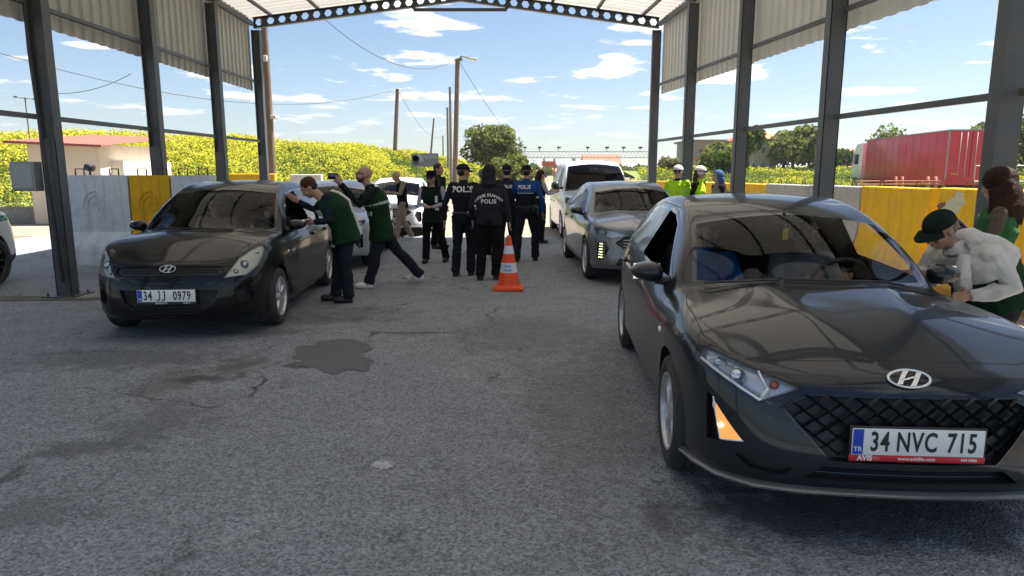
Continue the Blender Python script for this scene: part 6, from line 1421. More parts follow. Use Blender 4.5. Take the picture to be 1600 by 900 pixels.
def person(label, loc, heading, J={}, scale=1., top='navy', legs='navy', sleeve=None, shoe='shoe', sk=skin, hair=None, hairstyle='short', cap=None, look=(0, 0), wide=1., beard=None, glasses=None, vest=None, stripe=(), hand_dir=None, curl=.5, vox=.011, seated=False, toe=(0, 0), fem=False, collar=None, hood=None, group=None, shirt=None, skirt=0, loose=1., gloves=None, footdir=(0, 0), nolegs=False, vest_low=False, hairm=hairb, name='person', feet_z=0):
    P = {k: Vector(v) for k, v in {**DEF, **J}.items()}
    root = thing(name, label, 'person', loc, heading, group); root.scale = (scale,) * 3
    M_ = [sk, K[top], K[legs], K[sleeve or top], K[shoe], K[vest or top], K['stripe'], beard or sk, K[collar or top], K[shirt or top]]
    b = MB(); up = (P['neck'] - P['pelvis']).normalized()
    laP = (P['hipL'] - P['hipR']).normalized(); laC = (P['shL'] - P['shR']).normalized()
    def fr(la, ax): return ax.cross(la).normalized() * -1 if ax.cross(la).dot(Vector((1, 0, 0))) < 0 and abs(ax.z) > .5 else (la.cross(ax).normalized() if la.cross(ax).x > 0 else ax.cross(la).normalized())
    spine = [(0, P['pelvis'] + Vector((0, 0, -.08))), (.25, P['pelvis'] + (P['chest'] - P['pelvis']) * .30), (.5, P['pelvis'] + (P['chest'] - P['pelvis']) * .66), (.75, P['chest']), (.92, P['chest'] + (P['neck'] - P['chest']) * .52), (1, P['chest'] + (P['neck'] - P['chest']) * .86)]
    W = [.172, .158, .165, .190, .182, .085]; D = [.122, .112, .118, .130, .108, .075]
    if fem: W = [.165, .135, .142, .168, .158, .07]; D = [.115, .095, .10, .118, .095, .065]
    rings = []; vm = 5 if vest else 1; bulk = (1.08 if vest else 1.0) * loose
    for i, (t, c) in enumerate(spine):
        a = spine[max(i - 1, 0)][1]; z = spine[min(i + 1, len(spine) - 1)][1]; ax = (z - a).normalized(); la = laP.lerp(laC, t).normalized(); fo = ax.cross(la).normalized()
        rings.append((c, la, fo, W[i] * wide * bulk, D[i] * wide * bulk))
    # material bands along the torso
    low = rings[0]
    if skirt: 
        c = rings[0]; rings.insert(0, (c[0] + Vector((0, 0, -skirt)), c[1], c[2], c[3] * 1.05, c[4] * 1.1))
    for i in range(len(rings) - 1):
        a, c = rings[i], rings[i + 1]; loft(b, [a, c], 1 if (vest_low and i > 2) else vm)
    for (t0, t1) in stripe:
        def at_t(t):
            x = t * (len(rings) - 1); i = min(int(x), len(rings) - 2); f = x - i; a, c = rings[i], rings[i + 1]
            return (a[0].lerp(c[0], f), a[1], a[2], (a[3] * (1 - f) + c[3] * f) * 1.012, (a[4] * (1 - f) + c[4] * f) * 1.012)
        loft(b, [at_t(t0), at_t(t1)], 6)
    if not vest or True:
        pass
    if shirt: # open front: a strip of other cloth on the chest
        for i in range(1, len(rings) - 1):
            a, c = rings[i], rings[i + 1]; loft(b, [(a[0] + a[2] * a[4] * .97, a[1], a[2], .055, .032), (c[0] + c[2] * c[4] * .97, c[1], c[2], .055, .032)], 9)
    # hips and legs
    if not nolegs:
        for s in 'LR':
            h, k, a = P['hip' + s], P['knee' + s], P['ank' + s]
            mid = h.lerp(k, .5); cal = k.lerp(a, .35) - Vector((.012, 0, 0))
            b.tube([h + Vector((0, 0, .03)), mid, k, cal, k.lerp(a, .8), a - (k - a).normalized() * .012], [.102 * loose, .094 * loose, .072 * loose, .076 * loose, .070 * loose, .074 * loose], 12, m=2)
            fd = Vector((math.cos(footdir[0 if s == 'L' else 1]), math.sin(footdir[0 if s == 'L' else 1]), 0)); dz = a.z - .085
            heel = a + Vector((0, 0, -.045)) - fd * .045; ball = a + Vector((0, 0, -.045)) + fd * .12
            if shoe == 'shoe' or True:
                b.tube([heel, a + Vector((0, 0, -.045)) + fd * .03, ball, ball + fd * .065 + Vector((0, 0, -.004))], [.048, .053, .050, .036], 10, m=4)
        b.ellipsoid(P['pelvis'] + Vector((-.01, 0, -.04)), (.125 * wide, .165 * wide, .13), 8, m=2 if not (vest or skirt) else vm)
    # arms
    for s in 'LR':
        sh, el, wr = P['sh' + s], P['el' + s], P['wr' + s]; r = .9 if fem else 1.
        b.ellipsoid(sh, (.062 * r * loose, .062 * r, .062 * r), 8, m=3); b.tube([sh.lerp(P['neck'], .5) - Vector((0, 0, .03)), sh], [.058 * r, .062 * r], 10, m=vm if vest and not vest_low else 3)
        b.tube([sh, sh.lerp(el, .5), el, el.lerp(wr, .4), wr - (wr - el).normalized() * .01], [.060 * r * loose, .052 * r * loose, .046 * r * loose, .043 * r * loose, .036 * r], 10, m=3)
        # hand : palm, four fingers and a thumb
        d = (wr - el).normalized() if not hand_dir else Vector(hand_dir[0 if s == 'L' else 1]).normalized()
        q = Vector((1, 0, 0)) if abs(d.x) < .7 else Vector((0, 0, 1)); sd = d.cross(q).normalized(); sd = sd if not s == 'R' else sd; pn = d.cross(sd).normalized()
        side = q - d * q.dot(d); side.normalize(); nrm = d.cross(side).normalized() * (1 if s == 'L' else -1)   # nrm: back of hand; side: thumb side
        hm = 0
        b.tube([wr - d * .03, wr + d * .01], [.027, .026], 8, m=0); c = wr + d * .05
        Mx = Matrix((d, side, nrm)).transposed(); b.ellipsoid(c, (.052, .040, .017), 8, m=0, M=Mx)
        for j, (o, L_) in enumerate(((.030, .070), (.010, .078), (-.010, .073), (-.028, .058))):
            f0 = c + d * .038 + side * o; f1 = f0 + d * L_ * .45 - nrm * L_ * .18 * curl; f2 = f1 + d * L_ * .3 * (1 - curl * .6) - nrm * L_ * .42 * curl; f3 = f2 + d * L_ * .1 - nrm * L_ * .3 * curl
            b.tube([f0 - d * .02, f0, f1, f2, f3], [.0092, .0090, .0082, .0075, .006], 6, m=0)
        t0 = c + side * .030 - d * .02; b.tube([t0, t0 + side * .028 + d * .022 - nrm * .01, t0 + side * .036 + d * .052 - nrm * .02 * (1 + curl)], [.012, .0105, .008], 6, m=0)
    # neck and head
    hd = P['head']; yaw, pit = look; HM = Matrix.Rotation(yaw, 3, 'Z') @ Matrix.Rotation(pit, 3, 'Y')
    def hp(x, y, z): return hd + HM @ Vector((x, y, z))
    b.tube([P['neck'] - Vector((0, 0, .05)), hd + HM @ Vector((-.02, 0, -.06))], [.058, .052], 10, m=0)
    if collar or not shirt: b.tube([P['neck'] - Vector((0, 0, .06)), P['neck'] + (hd - P['neck']) * .18], [.078, .064], 12, m=8)
    b.ellipsoid(hp(-.012, 0, .035), (.097, .076, .088), 10, m=0, M=HM); b.ellipsoid(hp(.012, 0, -.02), (.074, .064, .092), 10, m=0, M=HM)
    b.ellipsoid(hp(.045, 0, -.078), (.036, .036, .028), 8, m=7 if beard else 0, M=HM)
    if beard:
        for s in (-1, 1): b.tube([hp(.0, s * .064, -.02), hp(.03, s * .052, -.066), hp(.07, s * .012, -.085)], [.010, .018, .022], 6, m=7)
        b.tube([hp(.078, -.028, -.05), hp(.088, 0, -.042), hp(.078, .028, -.05)], [.006, .008, .006], 6, m=7)
    b.tube([hp(.082, 0, .022), hp(.098, 0, -.006), hp(.108, 0, -.024), hp(.09, 0, -.034)], [.010, .012, .0145, .009], 8, m=0)
    for s in (-1, 1):
        b.ellipsoid(hp(-.005, s * .078, -.005), (.020, .009, .032), 6, m=0, M=HM); b.tube([hp(.080, s * .012, .036), hp(.078, s * .045, .034)], [.009, .008], 6, m=0)
        b.ellipsoid(hp(.060, s * .036, -.025), (.026, .024, .022), 6, m=0, M=HM)
    b.tube([hp(.086, -.020, -.058), hp(.094, 0, -.057), hp(.086, .020, -.058)], [.005, .0075, .005], 6, m=0)
    me = remesh(b, vox, 2, 'person_body', fold=.007 if vox < .013 else .006, foldm=(1, 2, 3, 5)); o = link_mesh('body', me, M_, root)
    bm = bmesh.new(); bm.from_mesh(me); bvh = BVHTree.FromBMesh(bm); bm.free()
    # eyes, brows
    if not glasses == 'sun':
        b = MB()
        for s in (-1, 1): b.ellipsoid(hp(.080, s * .031, .012), (.008, .013, .0065), 6, m=0, M=HM); b.ellipsoid(hp(.0865, s * .031, .012), (.003, .0055, .0055), 5, m=1, M=HM)
        b.build('eyes', [eyew, eyem], root)
    b = MB()
    for s in (-1, 1): b.tube([hp(.090, s * .014, .036), hp(.090, s * .034, .041), hp(.078, s * .052, .034)], [.004, .005, .003], 5)
    b.build('eyebrows', hairb, root)
    if glasses:
        b = MB()
        for s in (-1, 1):
            if glasses == 'sun': b.ellipsoid(hp(.098, s * .033, .010), (.007, .029, .021), 6, m=0, M=HM)
            else: b.tube([hp(.102, s * (.033 + .024 * math.cos(a)), .010 + .017 * math.sin(a)) for a in np.linspace(0, 6.283, 13)], .0022, 4, cap=False)
            b.tube([hp(.095, s * .060, .015), hp(.0, s * .083, .015)], .003, 4)
        b.tube([hp(.103, -.01, .014), hp(.103, .01, .014)], .003, 4); b.build('glasses', lensd if glasses == 'sun' else eyem, root)
    # hair
    if hairstyle != 'bald' and not hood:
        b = MB()
        if not cap: b.ellipsoid(hp(-.022, 0, .046), (.098, .083, .090), 10, m=0, M=HM)
        b.ellipsoid(hp(-.046, 0, .005), (.062, .074, .070), 8, m=0, M=HM)
        if hairstyle == 'long':
            for i in range(11):
                a = -1.15 + 2.3 * i / 10; yy = .078 * math.sin(a); xx = -.045 - .045 * math.cos(a); L_ = .30 + .05 * ((i * 7) % 3)
                b.tube([hp(xx * .6, yy * .8, .08), hp(xx, yy * 1.12, 0), hp(xx * 1.15, yy * 1.3, -.10), hp(xx * 1.05 - .01, yy * 1.55, -.10) + Vector((0, 0, -.10)), hp(xx, yy * 1.5, -.10) + Vector((0, 0, -L_ + .08))], [.03, .040, .040, .036, .014], 8)
        if hairstyle == 'big':
            b.ellipsoid(hp(-.03, 0, .05), (.125, .118, .105), 10); b.ellipsoid(hp(-.06, 0, -.07), (.10, .135, .14), 10); b.ellipsoid(hp(-.05, .06, -.18), (.085, .10, .13), 8); b.ellipsoid(hp(-.05, -.07, -.19), (.085, .09, .14), 8)
            for i in range(14): a = -1.6 + 3.2 * i / 13; b.tube([hp(-.04 - .09 * math.cos(a), .12 * math.sin(a), -.02), hp(-.05 - .10 * math.cos(a), .145 * math.sin(a), -.18), hp(-.05 - .08 * math.cos(a), .13 * math.sin(a), -.34 + .03 * (i % 3))], [.03, .028, .006], 6)
        if hairstyle == 'quiff': b.tube([hp(.06, -.05, .10), hp(.08, 0, .115), hp(.06, .05, .10)], [.022, .03, .022], 8)
        me2 = remesh(b, max(vox * .8, .009), 1, 'hair', fold=.004, foldm=(0,)); link_mesh('hair', me2, hairm, root)
    if hood:
        b = MB(); b.ellipsoid(hp(-.02, 0, .03), (.118, .105, .125), 10, m=0, M=HM); b.ellipsoid(hp(-.06, 0, -.05), (.088, .108, .11), 10, m=0, M=HM); b.tube([hp(-.06, -.10, -.13), hp(-.10, 0, -.15), hp(-.06, .10, -.13)], [.05, .06, .05], 8)
        me2 = remesh(b, .011, 2, 'hood', fold=.005, foldm=(0,))
        bmh = bmesh.new(); bmh.from_mesh(me2); fd = HM @ Vector((1, 0, 0)); dl = [v for v in bmh.verts if (v.co - hp(0, 0, 0)).dot(fd) > .035 and abs((HM.inverted() @ (v.co - hd)).y) < .075 and -.10 < (HM.inverted() @ (v.co - hd)).z < .09]
        bmesh.ops.delete(bmh, geom=dl, context='VERTS'); bmh.to_mesh(me2); bmh.free(); link_mesh('hood', me2, K[hood], root)
    if cap:
        b = MB(); cm = K[cap[0]]; kind = cap[1]
        if kind == 'cap':
            vs = []; n = 20
            for i in range(7):
                t = i / 6 * math.pi / 2
                for k in range(n): a = 2 * math.pi * k / n; vs.append(hp(-.014 + .112 * math.cos(t) * math.cos(a) ** 1, .090 * math.cos(t) * math.sin(a), .038 + .098 * math.sin(t) ** .8))
            b.add(vs, [(i * n + k, i * n + (k + 1) % n, (i + 1) * n + (k + 1) % n, (i + 1) * n + k) for i in range(6) for k in range(n)], 0, True)
            vs = []
            for i in range(13):
                a = -1.0 + 2.0 * i / 12
                for r_, dz in ((.095, .048), (.14, .046), (.185 - .03 * abs(a), .030)): vs.append(hp(-.014 + r_ * math.cos(a) * (1.05), r_ * .86 * math.sin(a), dz - .012 * abs(a)))
            b.add(vs + [v - HM @ Vector((0, 0, .006)) for v in vs], [(i * 3 + j, (i + 1) * 3 + j, (i + 1) * 3 + j + 1, i * 3 + j + 1) for i in range(12) for j in range(2)] + [(39 + i * 3 + j, 39 + i * 3 + j + 1, 39 + (i + 1) * 3 + j + 1, 39 + (i + 1) * 3 + j) for i in range(12) for j in range(2)] + [(i * 3 + 2, (i + 1) * 3 + 2, 39 + (i + 1) * 3 + 2, 39 + i * 3 + 2) for i in range(12)], 0, True)
            b.ellipsoid(hp(-.014, 0, .138), (.008, .008, .005), 5)
        elif kind == 'brim':   # small round hat with brim all round
            n = 24; vs = []
            for r_, z_ in ((.135, .035), (.100, .045), (.096, .10), (.085, .135), (.001, .145)):
                for k in range(n): a = 2 * math.pi * k / n; vs.append(hp(-.01 + r_ * 1.08 * math.cos(a), r_ * .95 * math.sin(a), z_))
            b.add(vs, [(i * n + k, i * n + (k + 1) % n, (i + 1) * n + (k + 1) % n, (i + 1) * n + k) for i in range(4) for k in range(n)], 0, True)
        elif kind == 'helmet':
            b.ellipsoid(hp(-.01, 0, .055), (.125, .105, .105), 10, M=HM); b.tube([hp(.10, -.06, .035), hp(.135, 0, .04), hp(.10, .06, .035)], [.012, .016, .012], 6, m=1); b.tube([hp(-.01 + .127 * math.cos(a), .107 * math.sin(a), .05) for a in np.linspace(0, 6.28, 20)], .008, 5, m=1, cap=False)
        b.build('hat' if kind == 'brim' else kind, [cm, K['black']] if kind == 'helmet' else [cm], root)
    root['_'] = 0; del root['_']
    return root, P, bvh, hp
def back_text(root, bvh, items, m, name='lettering', sign=-1):
    """letters laid on the back (sign -1) or the chest (+1): items (text, size, y, z, arc)"""
    b = MB()
    for (t, s, y0, z0, arc) in items:
        me = text_mesh(t, s, bold=s * .035, spacing=1.08); vs = []; ok = True
        for v in me.vertices:
            yy = y0 + (v.co.x if sign > 0 else -v.co.x); zz_ = z0 + v.co.y - arc * (v.co.x ** 2)
            h = bvh.ray_cast(Vector((sign * 1.5, yy, zz_)), Vector((-sign, 0, 0))); x = h[0].x if h[0] else 0
            vs.append((x + sign * .007, yy if True else 0, zz_))
        b.add(vs, [list(p.vertices) for p in me.polygons])
    return b.build(name, m, root)
def patch(root, P0, size, m, name='badge', rot=None, m2=None):
    b = MB(); b.box(P0, size, rot, 0)
    return b.build(name, m, root)
white_ink = mat('print_white', (.70, .70, .70), .6)
H90 = R(90)
def ppos(u, v): q = gp(u, v); return (q.x, q.y, 0)
# two policemen in the middle
r, P, bv, hp = person('policeman in black with POLIS on his back and a cap, left of the hooded officer', ppos(726, 431), R(84), scale=.985, top='navy', legs='navy', cap=('navy', 'cap'), look=(R(-48), R(4)), wide=1.06, J=dict(ankL=(-.06, .13, .085), ankR=(.06, -.09, .085), kneeR=(.05, -.10, .49), elL=(-.07, .28, 1.12), wrL=(-.02, .30, .86), elR=(-.05, -.27, 1.13), wrR=(.05, -.25, .90)))
back_text(r, bv, [('POLIS', .118, 0, 1.335, 0)], white_ink)
b = MB(); b.box((-.10, -.15, .97), (.05, .07, .16), m=0, bev=.01); b.box((-.13, -.12, .98), (.012, .10, .05), m=1, bev=.004); b.tube([(-.125, y, .98) for y in (-.16, .16)], .018, 6); b.build('duty_belt', [K['shoe'] if False else MATS['shoe_black'], mat('cuff_steel', (.4, .4, .42), .3, metal=.8)], r)
r, P, bv, hp = person('hooded police officer in charcoal top with white back print, just left of the cone', ppos(765, 437), R(88), scale=.97, top='charc', legs='black', hood='charc', look=(R(0), R(6)), wide=1.10, loose=1.06, J=dict(ankL=(-.05, .14, .085), ankR=(.0, -.10, .085), elL=(-.02, .27, 1.12), wrL=(.08, .26, .90), elR=(-.06, -.27, 1.12), wrR=(-.02, -.30, .88)))
back_text(r, bv, [('CEVIK KUVVET', .060, 0, 1.285, 2.2), ('POLIS', .085, 0, 1.190, 0)], white_ink)
r, P, bv, hp = person('policeman in cap mostly hidden behind the hooded officer', (-.10, 12.3, 0), R(70), scale=.99, top='navy', legs='navy', cap=('navy', 'cap'), look=(R(20), 0), vox=.012)
back_text(r, bv, [('POLIS', .075, -.04, 1.33, 0)], white_ink)
person('person with grey hair and grey top glimpsed between the two middle policemen', (-.53, 12.6, 0), R(60), scale=.95, top='grey', legs='black', hair=1, hairm=hairg, shoe='wshoe', vox=.012)
r, P, bv, hp = person('policeman with bright blue shoulders and sleeves, right of the cone', ppos(822, 408), R(84), scale=.985, top='navy', legs='navy', sleeve='blue', look=(R(2), R(4)), wide=1.05, cap=('black', 'cap'), collar='blue', J=dict(ankL=(-.10, .16, .085), ankR=(.07, -.16, .085), kneeR=(.04, -.16, .49), kneeL=(-.03, .14, .49), elL=(.06, .27, 1.14), wrL=(.22, .22, 1.0), elR=(-.05, -.28, 1.12), wrR=(.03, -.29, .88)))
b = MB(); vs = []; n = 9
for z in np.linspace(1.23, 1.43, 9):
    for y in np.linspace(-.19, .19, 15):
        h = bv.ray_cast(Vector((-1.5, y, z)), Vector((1, 0, 0))); vs.append((h[0].x - .004 if h[0] else 0, y, z) if h[0] and h[0].x < .02 else None)
fs = [(i * 15 + j, i * 15 + j + 1, (i + 1) * 15 + j + 1, (i + 1) * 15 + j) for i in range(8) for j in range(14) if all(vs[k] is not None for k in (i * 15 + j, i * 15 + j + 1, (i + 1) * 15 + j + 1, (i + 1) * 15 + j))]
b.add([v or (0, 0, 1.3) for v in vs], fs, 0, True); b.build('back_yoke', K['blue'], r)
back_text(r, bv, [('POLIS', .085, .03, 1.33, 0)], white_ink)
b = MB(); loft(b, [(Vector((0, 0, z)), Vector((0, 1, 0)), Vector((1, 0, 0)), .192, .142) for z in (.955, 1.0)], 0); b.box((-.13, -.14, .95), (.06, .07, .13), m=0, bev=.01); b.box((-.02, -.20, .90), (.13, .05, .17), m=0, bev=.015); b.build('duty_belt', MATS['shoe_black'], r)
b = MB(); b.tube([(-.16, y, 1.225) for y in np.linspace(-.14, .14, 6)], .004, 4); b.build('piping', mat('print_white'), r)
# woman in hat and sunglasses
r, P, bv, hp = person('woman in dark green vest, round hat and sunglasses facing the camera', ppos(677, 410), R(-97), scale=.925, fem=True, top='pink', vest='dgreen', sleeve='lilac', legs='black', glasses='sun', cap=('black', 'brim'), hair=1, hairstyle='long', hairm=hairb, look=(R(-14), R(6)), shirt='pink', skirt=.10, wide=1.1, J=dict(ankL=(-.14, .22, .085), kneeL=(-.03, .16, .49), ankR=(.08, -.12, .085), kneeR=(.05, -.11, .49), elL=(.02, .26, 1.12), wrL=(.20, .06, 1.06), elR=(.02, -.26, 1.12), wrR=(.20, -.04, 1.06)), hand_dir=((.3, -1, 0), (.3, 1, .1)))
b = MB(); b.box((.125, .11, 1.20), (.01, .05, .12), m=0); b.box((.135, .12, 1.02), (.01, .075, .05), m=0); b.box((.131, .12, 1.02), (.012, .05, .025), m=1); b.build('badge', [mat('badge_white', (.60, .64, .62), .5), mat('badge_green', (.03, .25, .10), .5)], r)
person('man in dark clothes standing behind the woman in the round hat', ppos(686, 388), R(-30), scale=1.02, top='black', legs='black', hair=1, hairm=hairb, look=(R(10), 0), vox=.012)
r, P, bv, hp = person('balding man in beige trousers and vest reading his phone by the far white car', (gp(634, 374).x, gp(634, 374).y - .3, 0), R(195), scale=.95, top='beige', legs='beige', vest='black', sleeve='beige', shoe='wshoe', hair=1, hairstyle='bald', look=(0, R(20)), vox=.012, J=dict(pelvis=(0, 0, .91), chest=(.03, 0, 1.22), neck=(.08, 0, 1.42), head=(.14, 0, 1.54), ankL=(.18, .10, .085), kneeL=(.13, .10, .48), ankR=(-.20, -.08, .12), kneeR=(0, -.09, .48), elL=(.08, .22, 1.13), wrL=(.30, .10, 1.16), elR=(.08, -.22, 1.13), wrR=(.28, -.10, 1.15)), hand_dir=((1, 0, .2), (1, 0, .2)))
r, P, bv, hp = person('woman with long brown hair and lilac sleeves leaning to the white van window', (.62, 15.3, 0), R(25), scale=.94, fem=True, top='lilac', vest='black', sleeve='lilac', legs='black', hair=1, hairstyle='long', hairm=hairbr, stripe=((.40, .46),), skirt=.10, look=(0, R(8)), vox=.012, shoe='shoe', J=dict(elR=(.10, -.22, 1.16), wrR=(.30, -.16, 1.2), elL=(.10, .22, 1.16), wrL=(.30, .12, 1.2)))
# phone photographer
r, P, bv, hp = person('bald bearded man in green vest taking a picture with a raised phone', (-1.80, 9.45, 0), R(196), scale=1.0, top='dgreen', vest='green', sleeve='dgreen', legs='suit', shoe='wshoe', hairstyle='bald', beard=mat('beard_dark', (.03, .02, .015), .8), glasses='thin', look=(R(4), R(-6)), stripe=((.62, .67),), wide=1.24, skirt=.13, vox=.010,
  J=dict(pelvis=(.0, 0, .86), chest=(.06, 0, 1.17), neck=(.13, 0, 1.38), head=(.21, 0, 1.53), hipL=(0, .09, .84), hipR=(0, -.09, .84), kneeL=(.10, .12, .46), ankL=(.20, .13, .085), kneeR=(-.22, -.10, .48), ankR=(-.54, -.14, .12), shL=(.09, .19, 1.32), shR=(.09, -.19, 1.32), elL=(.30, .26, 1.14), wrL=(.52, .13, 1.42), elR=(.30, -.24, 1.16), wrR=(.54, -.03, 1.42)), hand_dir=((.35, -.15, 1), (.35, .15, 1)), footdir=(R(-8), R(-10)), curl=.7)
b = MB(); b.box((.62, .06, 1.52), (.012, .175, .085), Matrix.Rotation(R(48), 3, 'Z'), 0, .004); tag(b.build('phone', mat('phone_black', (.01, .01, .012), .2, coat=.6)), 'black phone held up by the bald man', 'phone'); ph = bpy.data.objects['phone']; ph.matrix_world = r.matrix_basis
b = MB(); b.tube([(.13, .07, 1.38), (.20, .04, 1.25), (.215, .01, 1.15)], .005, 4); b.tube([(.13, -.07, 1.38), (.20, -.03, 1.25), (.215, .01, 1.15)], .005, 4); b.box((.225, .01, 1.09), (.006, .06, .09), Matrix.Rotation(R(8), 3, 'Y'), 0); b.build('lanyard', MATS['badge_white'], r)
b = MB(); b.box((.165, .12, 1.02), (.012, .13, .06), Matrix.Rotation(R(22), 3, 'Z'), 0); b.box((.172, .122, 1.02), (.012, .10, .028), Matrix.Rotation(R(22), 3, 'Z'), 1); b.build('chest_patch', [MATS['badge_white'], MATS['badge_green']], r)
b = MB()
for (x, y, s) in ((.17, .13, 1), (-.46, -.12, 1)):
    for k in range(3): b.box((x + .02 + k * .022, y + .044, .062 if x > 0 else .09), (.008, .006, .05), Matrix.Rotation(R(25), 3, 'Y'), 0)
b.build('shoe_stripes', MATS['shoe_black'], r)
# suited man bending to the window
r, P, bv, hp = person('grey haired man in dark suit and green vest bending to the black car window', (-2.02, 8.28, 0), R(192), scale=1.0, top='suit', vest='green', sleeve='suit', legs='suit', hair=1, hairm=hairc, look=(R(6), R(38)), shirt='white', wide=1.30, skirt=.04, vox=.009,
  J=dict(pelvis=(-.02, 0, .87), chest=(.10, 0, 1.14), neck=(.25, 0, 1.31), head=(.39, 0, 1.385), hipL=(-.02, .09, .85), hipR=(-.02, -.09, .85), kneeL=(.02, .08, .48), ankL=(-.02, .06, .085), kneeR=(.10, -.10, .48), ankR=(.14, -.12, .085), shL=(.17, .18, 1.27), shR=(.20, -.18, 1.27), elL=(.16, .24, 1.02), wrL=(.34, .14, .99), elR=(.36, -.24, 1.12), wrR=(.55, -.20, 1.22)), hand_dir=((1, -.1, .05), (.7, .1, .6)), curl=.35)
b = MB(); b.box((.46, .14, 1.02), (.17, .12, .004), Matrix.Rotation(R(8), 3, 'Y'), 0); tag(b.build('paper', mat('paper_white', (.62, .64, .66), .6)), 'white leaflet held by the man in the suit', 'leaflet'); bpy.data.objects['paper'].matrix_world = r.matrix_basis
b = MB(); b.box((.28, .10, 1.09), (.006, .11, .075), Matrix.Rotation(R(30), 3, 'Z') @ Matrix.Rotation(R(30), 3, 'Y'), 0); b.build('badge', MATS['badge_white'], r)
b = MB(); b.tube([(.31, .0, 1.22), (.33, .0, 1.10), (.30, .0, .98)], [.014, .022, .026], 6); b.build('tie', K['navy'], r)
# traffic officers at the barrier
r, P, bv, hp = person('traffic officer in lime jacket, white cap and sunglasses, leftmost of three at the yellow barrier', (3.25, 13.6, 0), R(-110), scale=.98, top='hivis', sleeve='hivis', legs='navy', cap=('white', 'helmet'), glasses='sun', stripe=((.55, .60),), loose=1.1, vox=.012, collar='navy')
r, P, bv, hp = person('traffic officer with dark long hair and white helmet, middle of three', (3.60, 13.35, 0), R(-40), scale=.97, top='hivis', sleeve='black', legs='navy', cap=('white', 'helmet'), hair=1, hairstyle='long', hairm=hairb, loose=1.05, vox=.012, fem=True)
r, P, bv, hp = person('woman in blue and white headscarf, rightmost of the three at the barrier', (3.90, 13.1, 0), R(190), scale=.93, top='grey', sleeve='navy', legs='navy', hood='scarf', vox=.012, fem=True)
# at the right window
r, P, bv, hp = person('man in black cap and off white hooded jacket bending to the dark grey car window', (3.19, 4.52, 0), R(189), scale=1.0, top='white', vest='green', vest_low=True, sleeve='white', legs='charc', cap=('dgreen', 'cap'), hair=1, hairm=hairg, look=(R(4), R(32)), wide=1.10, loose=1.28, vox=.007, sk=skin2, collar='white',
  J=dict(pelvis=(-.04, 0, .80), chest=(.13, 0, 1.0), neck=(.28, 0, 1.12), head=(.41, 0, 1.20), hipL=(-.04, .09, .78), hipR=(-.04, -.09, .78), kneeL=(.10, .11, .44), ankL=(-.06, .12, .085), kneeR=(.10, -.11, .44), ankR=(.02, -.12, .085), shL=(.20, .20, 1.07), shR=(.22, -.19, 1.08), elL=(.10, .29, .86), wrL=(.33, .20, .80), elR=(.30, -.25, .88), wrR=(.42, -.10, .90)), hand_dir=((1, 0, 0), (1, 0, 0)))
b = MB(); b.ellipsoid((.19, 0, 1.14), (.10, .14, .07), 8); b.tube([(.27, -.13, 1.12), (.18, 0, 1.17), (.27, .13, 1.12)], [.04, .055, .04], 8); me2 = remesh(b, .01, 2, 'hood', fold=.006, foldm=(0,)); link_mesh('hood', me2, K['white'], r)
b = MB(); b.tube([(.33, .13, 1.06), (.34, .13, .92), (.28, .12, .78)], [.035, .06, .045], 8); me2 = remesh(b, .01, 2, 'lapel', fold=.006, foldm=(0,)); link_mesh('lapel', me2, K['white'], r)
r, P, bv, hp = person('woman with long brown hair in bright green vest over a taupe leather jacket', (3.56, 5.05, 0), R(150), scale=.93, fem=True, top='taupe', vest='greenl', sleeve='taupe', legs='black', hair=1, hairstyle='big', hairm=hairbr, stripe=((.42, .48),), wide=1.22, skirt=.06, look=(R(-35), R(10)), vox=.007, J=dict(elL=(.05, .27, 1.13), wrL=(.26, .16, 1.25), elR=(.12, -.26, 1.15), wrR=(.30, -.12, 1.33)), hand_dir=((.6, 0, .8), (.6, 0, .8)))
q = at(1502, 300, 4.85); b = MB(); b.tube([q, q + Vector((-.02, 0, -.05)), q + Vector((-.05, .01, -.12)), q + Vector((-.09, .01, -.19)), q + Vector((-.10, 0, -.22))], [.03, .05, .065, .075, .05], 10)
b.v = [(x, q.y + (y - q.y) * .35, z) for x, y, z in b.v]
me2 = remesh(b, .012, 1, 'bag', fold=.022, foldm=(0,))
m = leaf_mat('bag_film', (.70, .66, .60), .5); o = link_mesh('plastic_bag', me2, m); tag(o, 'crumpled pale plastic bag held up in front of the brown haired woman', 'bag')
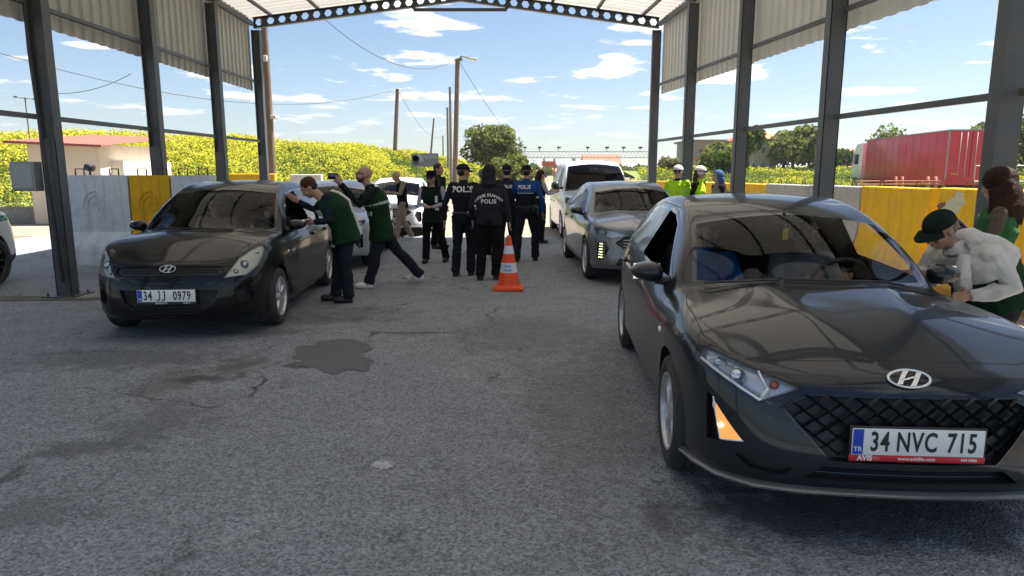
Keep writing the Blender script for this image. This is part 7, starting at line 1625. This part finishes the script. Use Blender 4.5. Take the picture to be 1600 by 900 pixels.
# people inside the cars
SEAT = dict(pelvis=(0, 0, .50), chest=(-.10, 0, .80), neck=(-.13, 0, 1.0), head=(-.10, 0, 1.135), hipL=(.02, .10, .50), hipR=(.02, -.10, .50), kneeL=(.42, .13, .62), kneeR=(.42, -.13, .62), ankL=(.62, .12, .32), ankR=(.62, -.12, .32), shL=(-.12, .18, .94), shR=(-.12, -.18, .94), elL=(.04, .25, .72), wrL=(.26, .14, .78), elR=(.04, -.25, .72), wrR=(.26, -.14, .78))
def in_car(C, y, label, dx=0, dz=0, **kw):
    M = Matrix.Translation(C['loc']) @ Matrix.Rotation(C['rz'], 4, 'Z'); p = M @ Vector((-.22 + dx, y, dz)); J = {**SEAT, **kw.pop('J', {})}
    return person(label, p, C['rz'], J=J, vox=.011, hand_dir=((1, -.2, .3), (1, .2, .3)), **kw)
in_car(car1, -.36, 'bearded grey haired passenger in a blue shirt inside the dark grey car', top='bluetee', legs='charc', hair=1, hairm=hairg, beard=mat('beard_grey', (.10, .09, .08), .8), look=(R(40), 0))
in_car(car1, .36, 'dark haired driver in a grey shirt inside the dark grey car', top='grey', legs='charc', hair=1, beard=MATS['beard_dark'], look=(R(48), R(2)), sk=skin2, J=dict(wrL=(.36, .12, .86), wrR=(.36, -.10, .86)))
in_car(car2, -.34, 'passenger in glasses and white collar inside the black car', top='beige', shirt='white', legs='charc', hair=1, glasses='thin', look=(R(25), R(10)), dz=.03)
in_car(car2, .34, 'driver with dark hair raising a hand inside the black car', top='charc', legs='charc', hair=1, look=(R(60), R(5)), dz=.03, J=dict(elL=(.10, .25, .86), wrL=(.22, .05, 1.02), wrR=(.34, -.10, .86)))
in_car(car3, .36, 'driver seen dimly behind the windscreen of the silver grey hatchback', top='black', legs='charc', hair=1, look=(R(10), 0))
in_car(car3, -.36, 'passenger seen dimly behind the windscreen of the silver grey hatchback', top='white', legs='charc', hair=1, look=(0, 0))
# ------------------------------------------------------------------ light summer haze
b = MB(); b.box((0, 1900, 15.4), (6300, 4150, 33)); hz_ = b.build('haze', [])
hm = bpy.data.materials.new('haze'); hm.use_nodes = True; n_ = hm.node_tree.nodes; n_.clear(); o_ = n_.new('ShaderNodeOutputMaterial'); v_ = n_.new('ShaderNodeVolumePrincipled'); v_.inputs['Density'].default_value = .0003; v_.inputs['Color'].default_value = (.88, .92, .96, 1); v_.inputs['Anisotropy'].default_value = .3; hm.node_tree.links.new(v_.outputs[0], o_.inputs['Volume'])
hz_.data.materials.append(hm); hz_['kind'] = 'stuff'
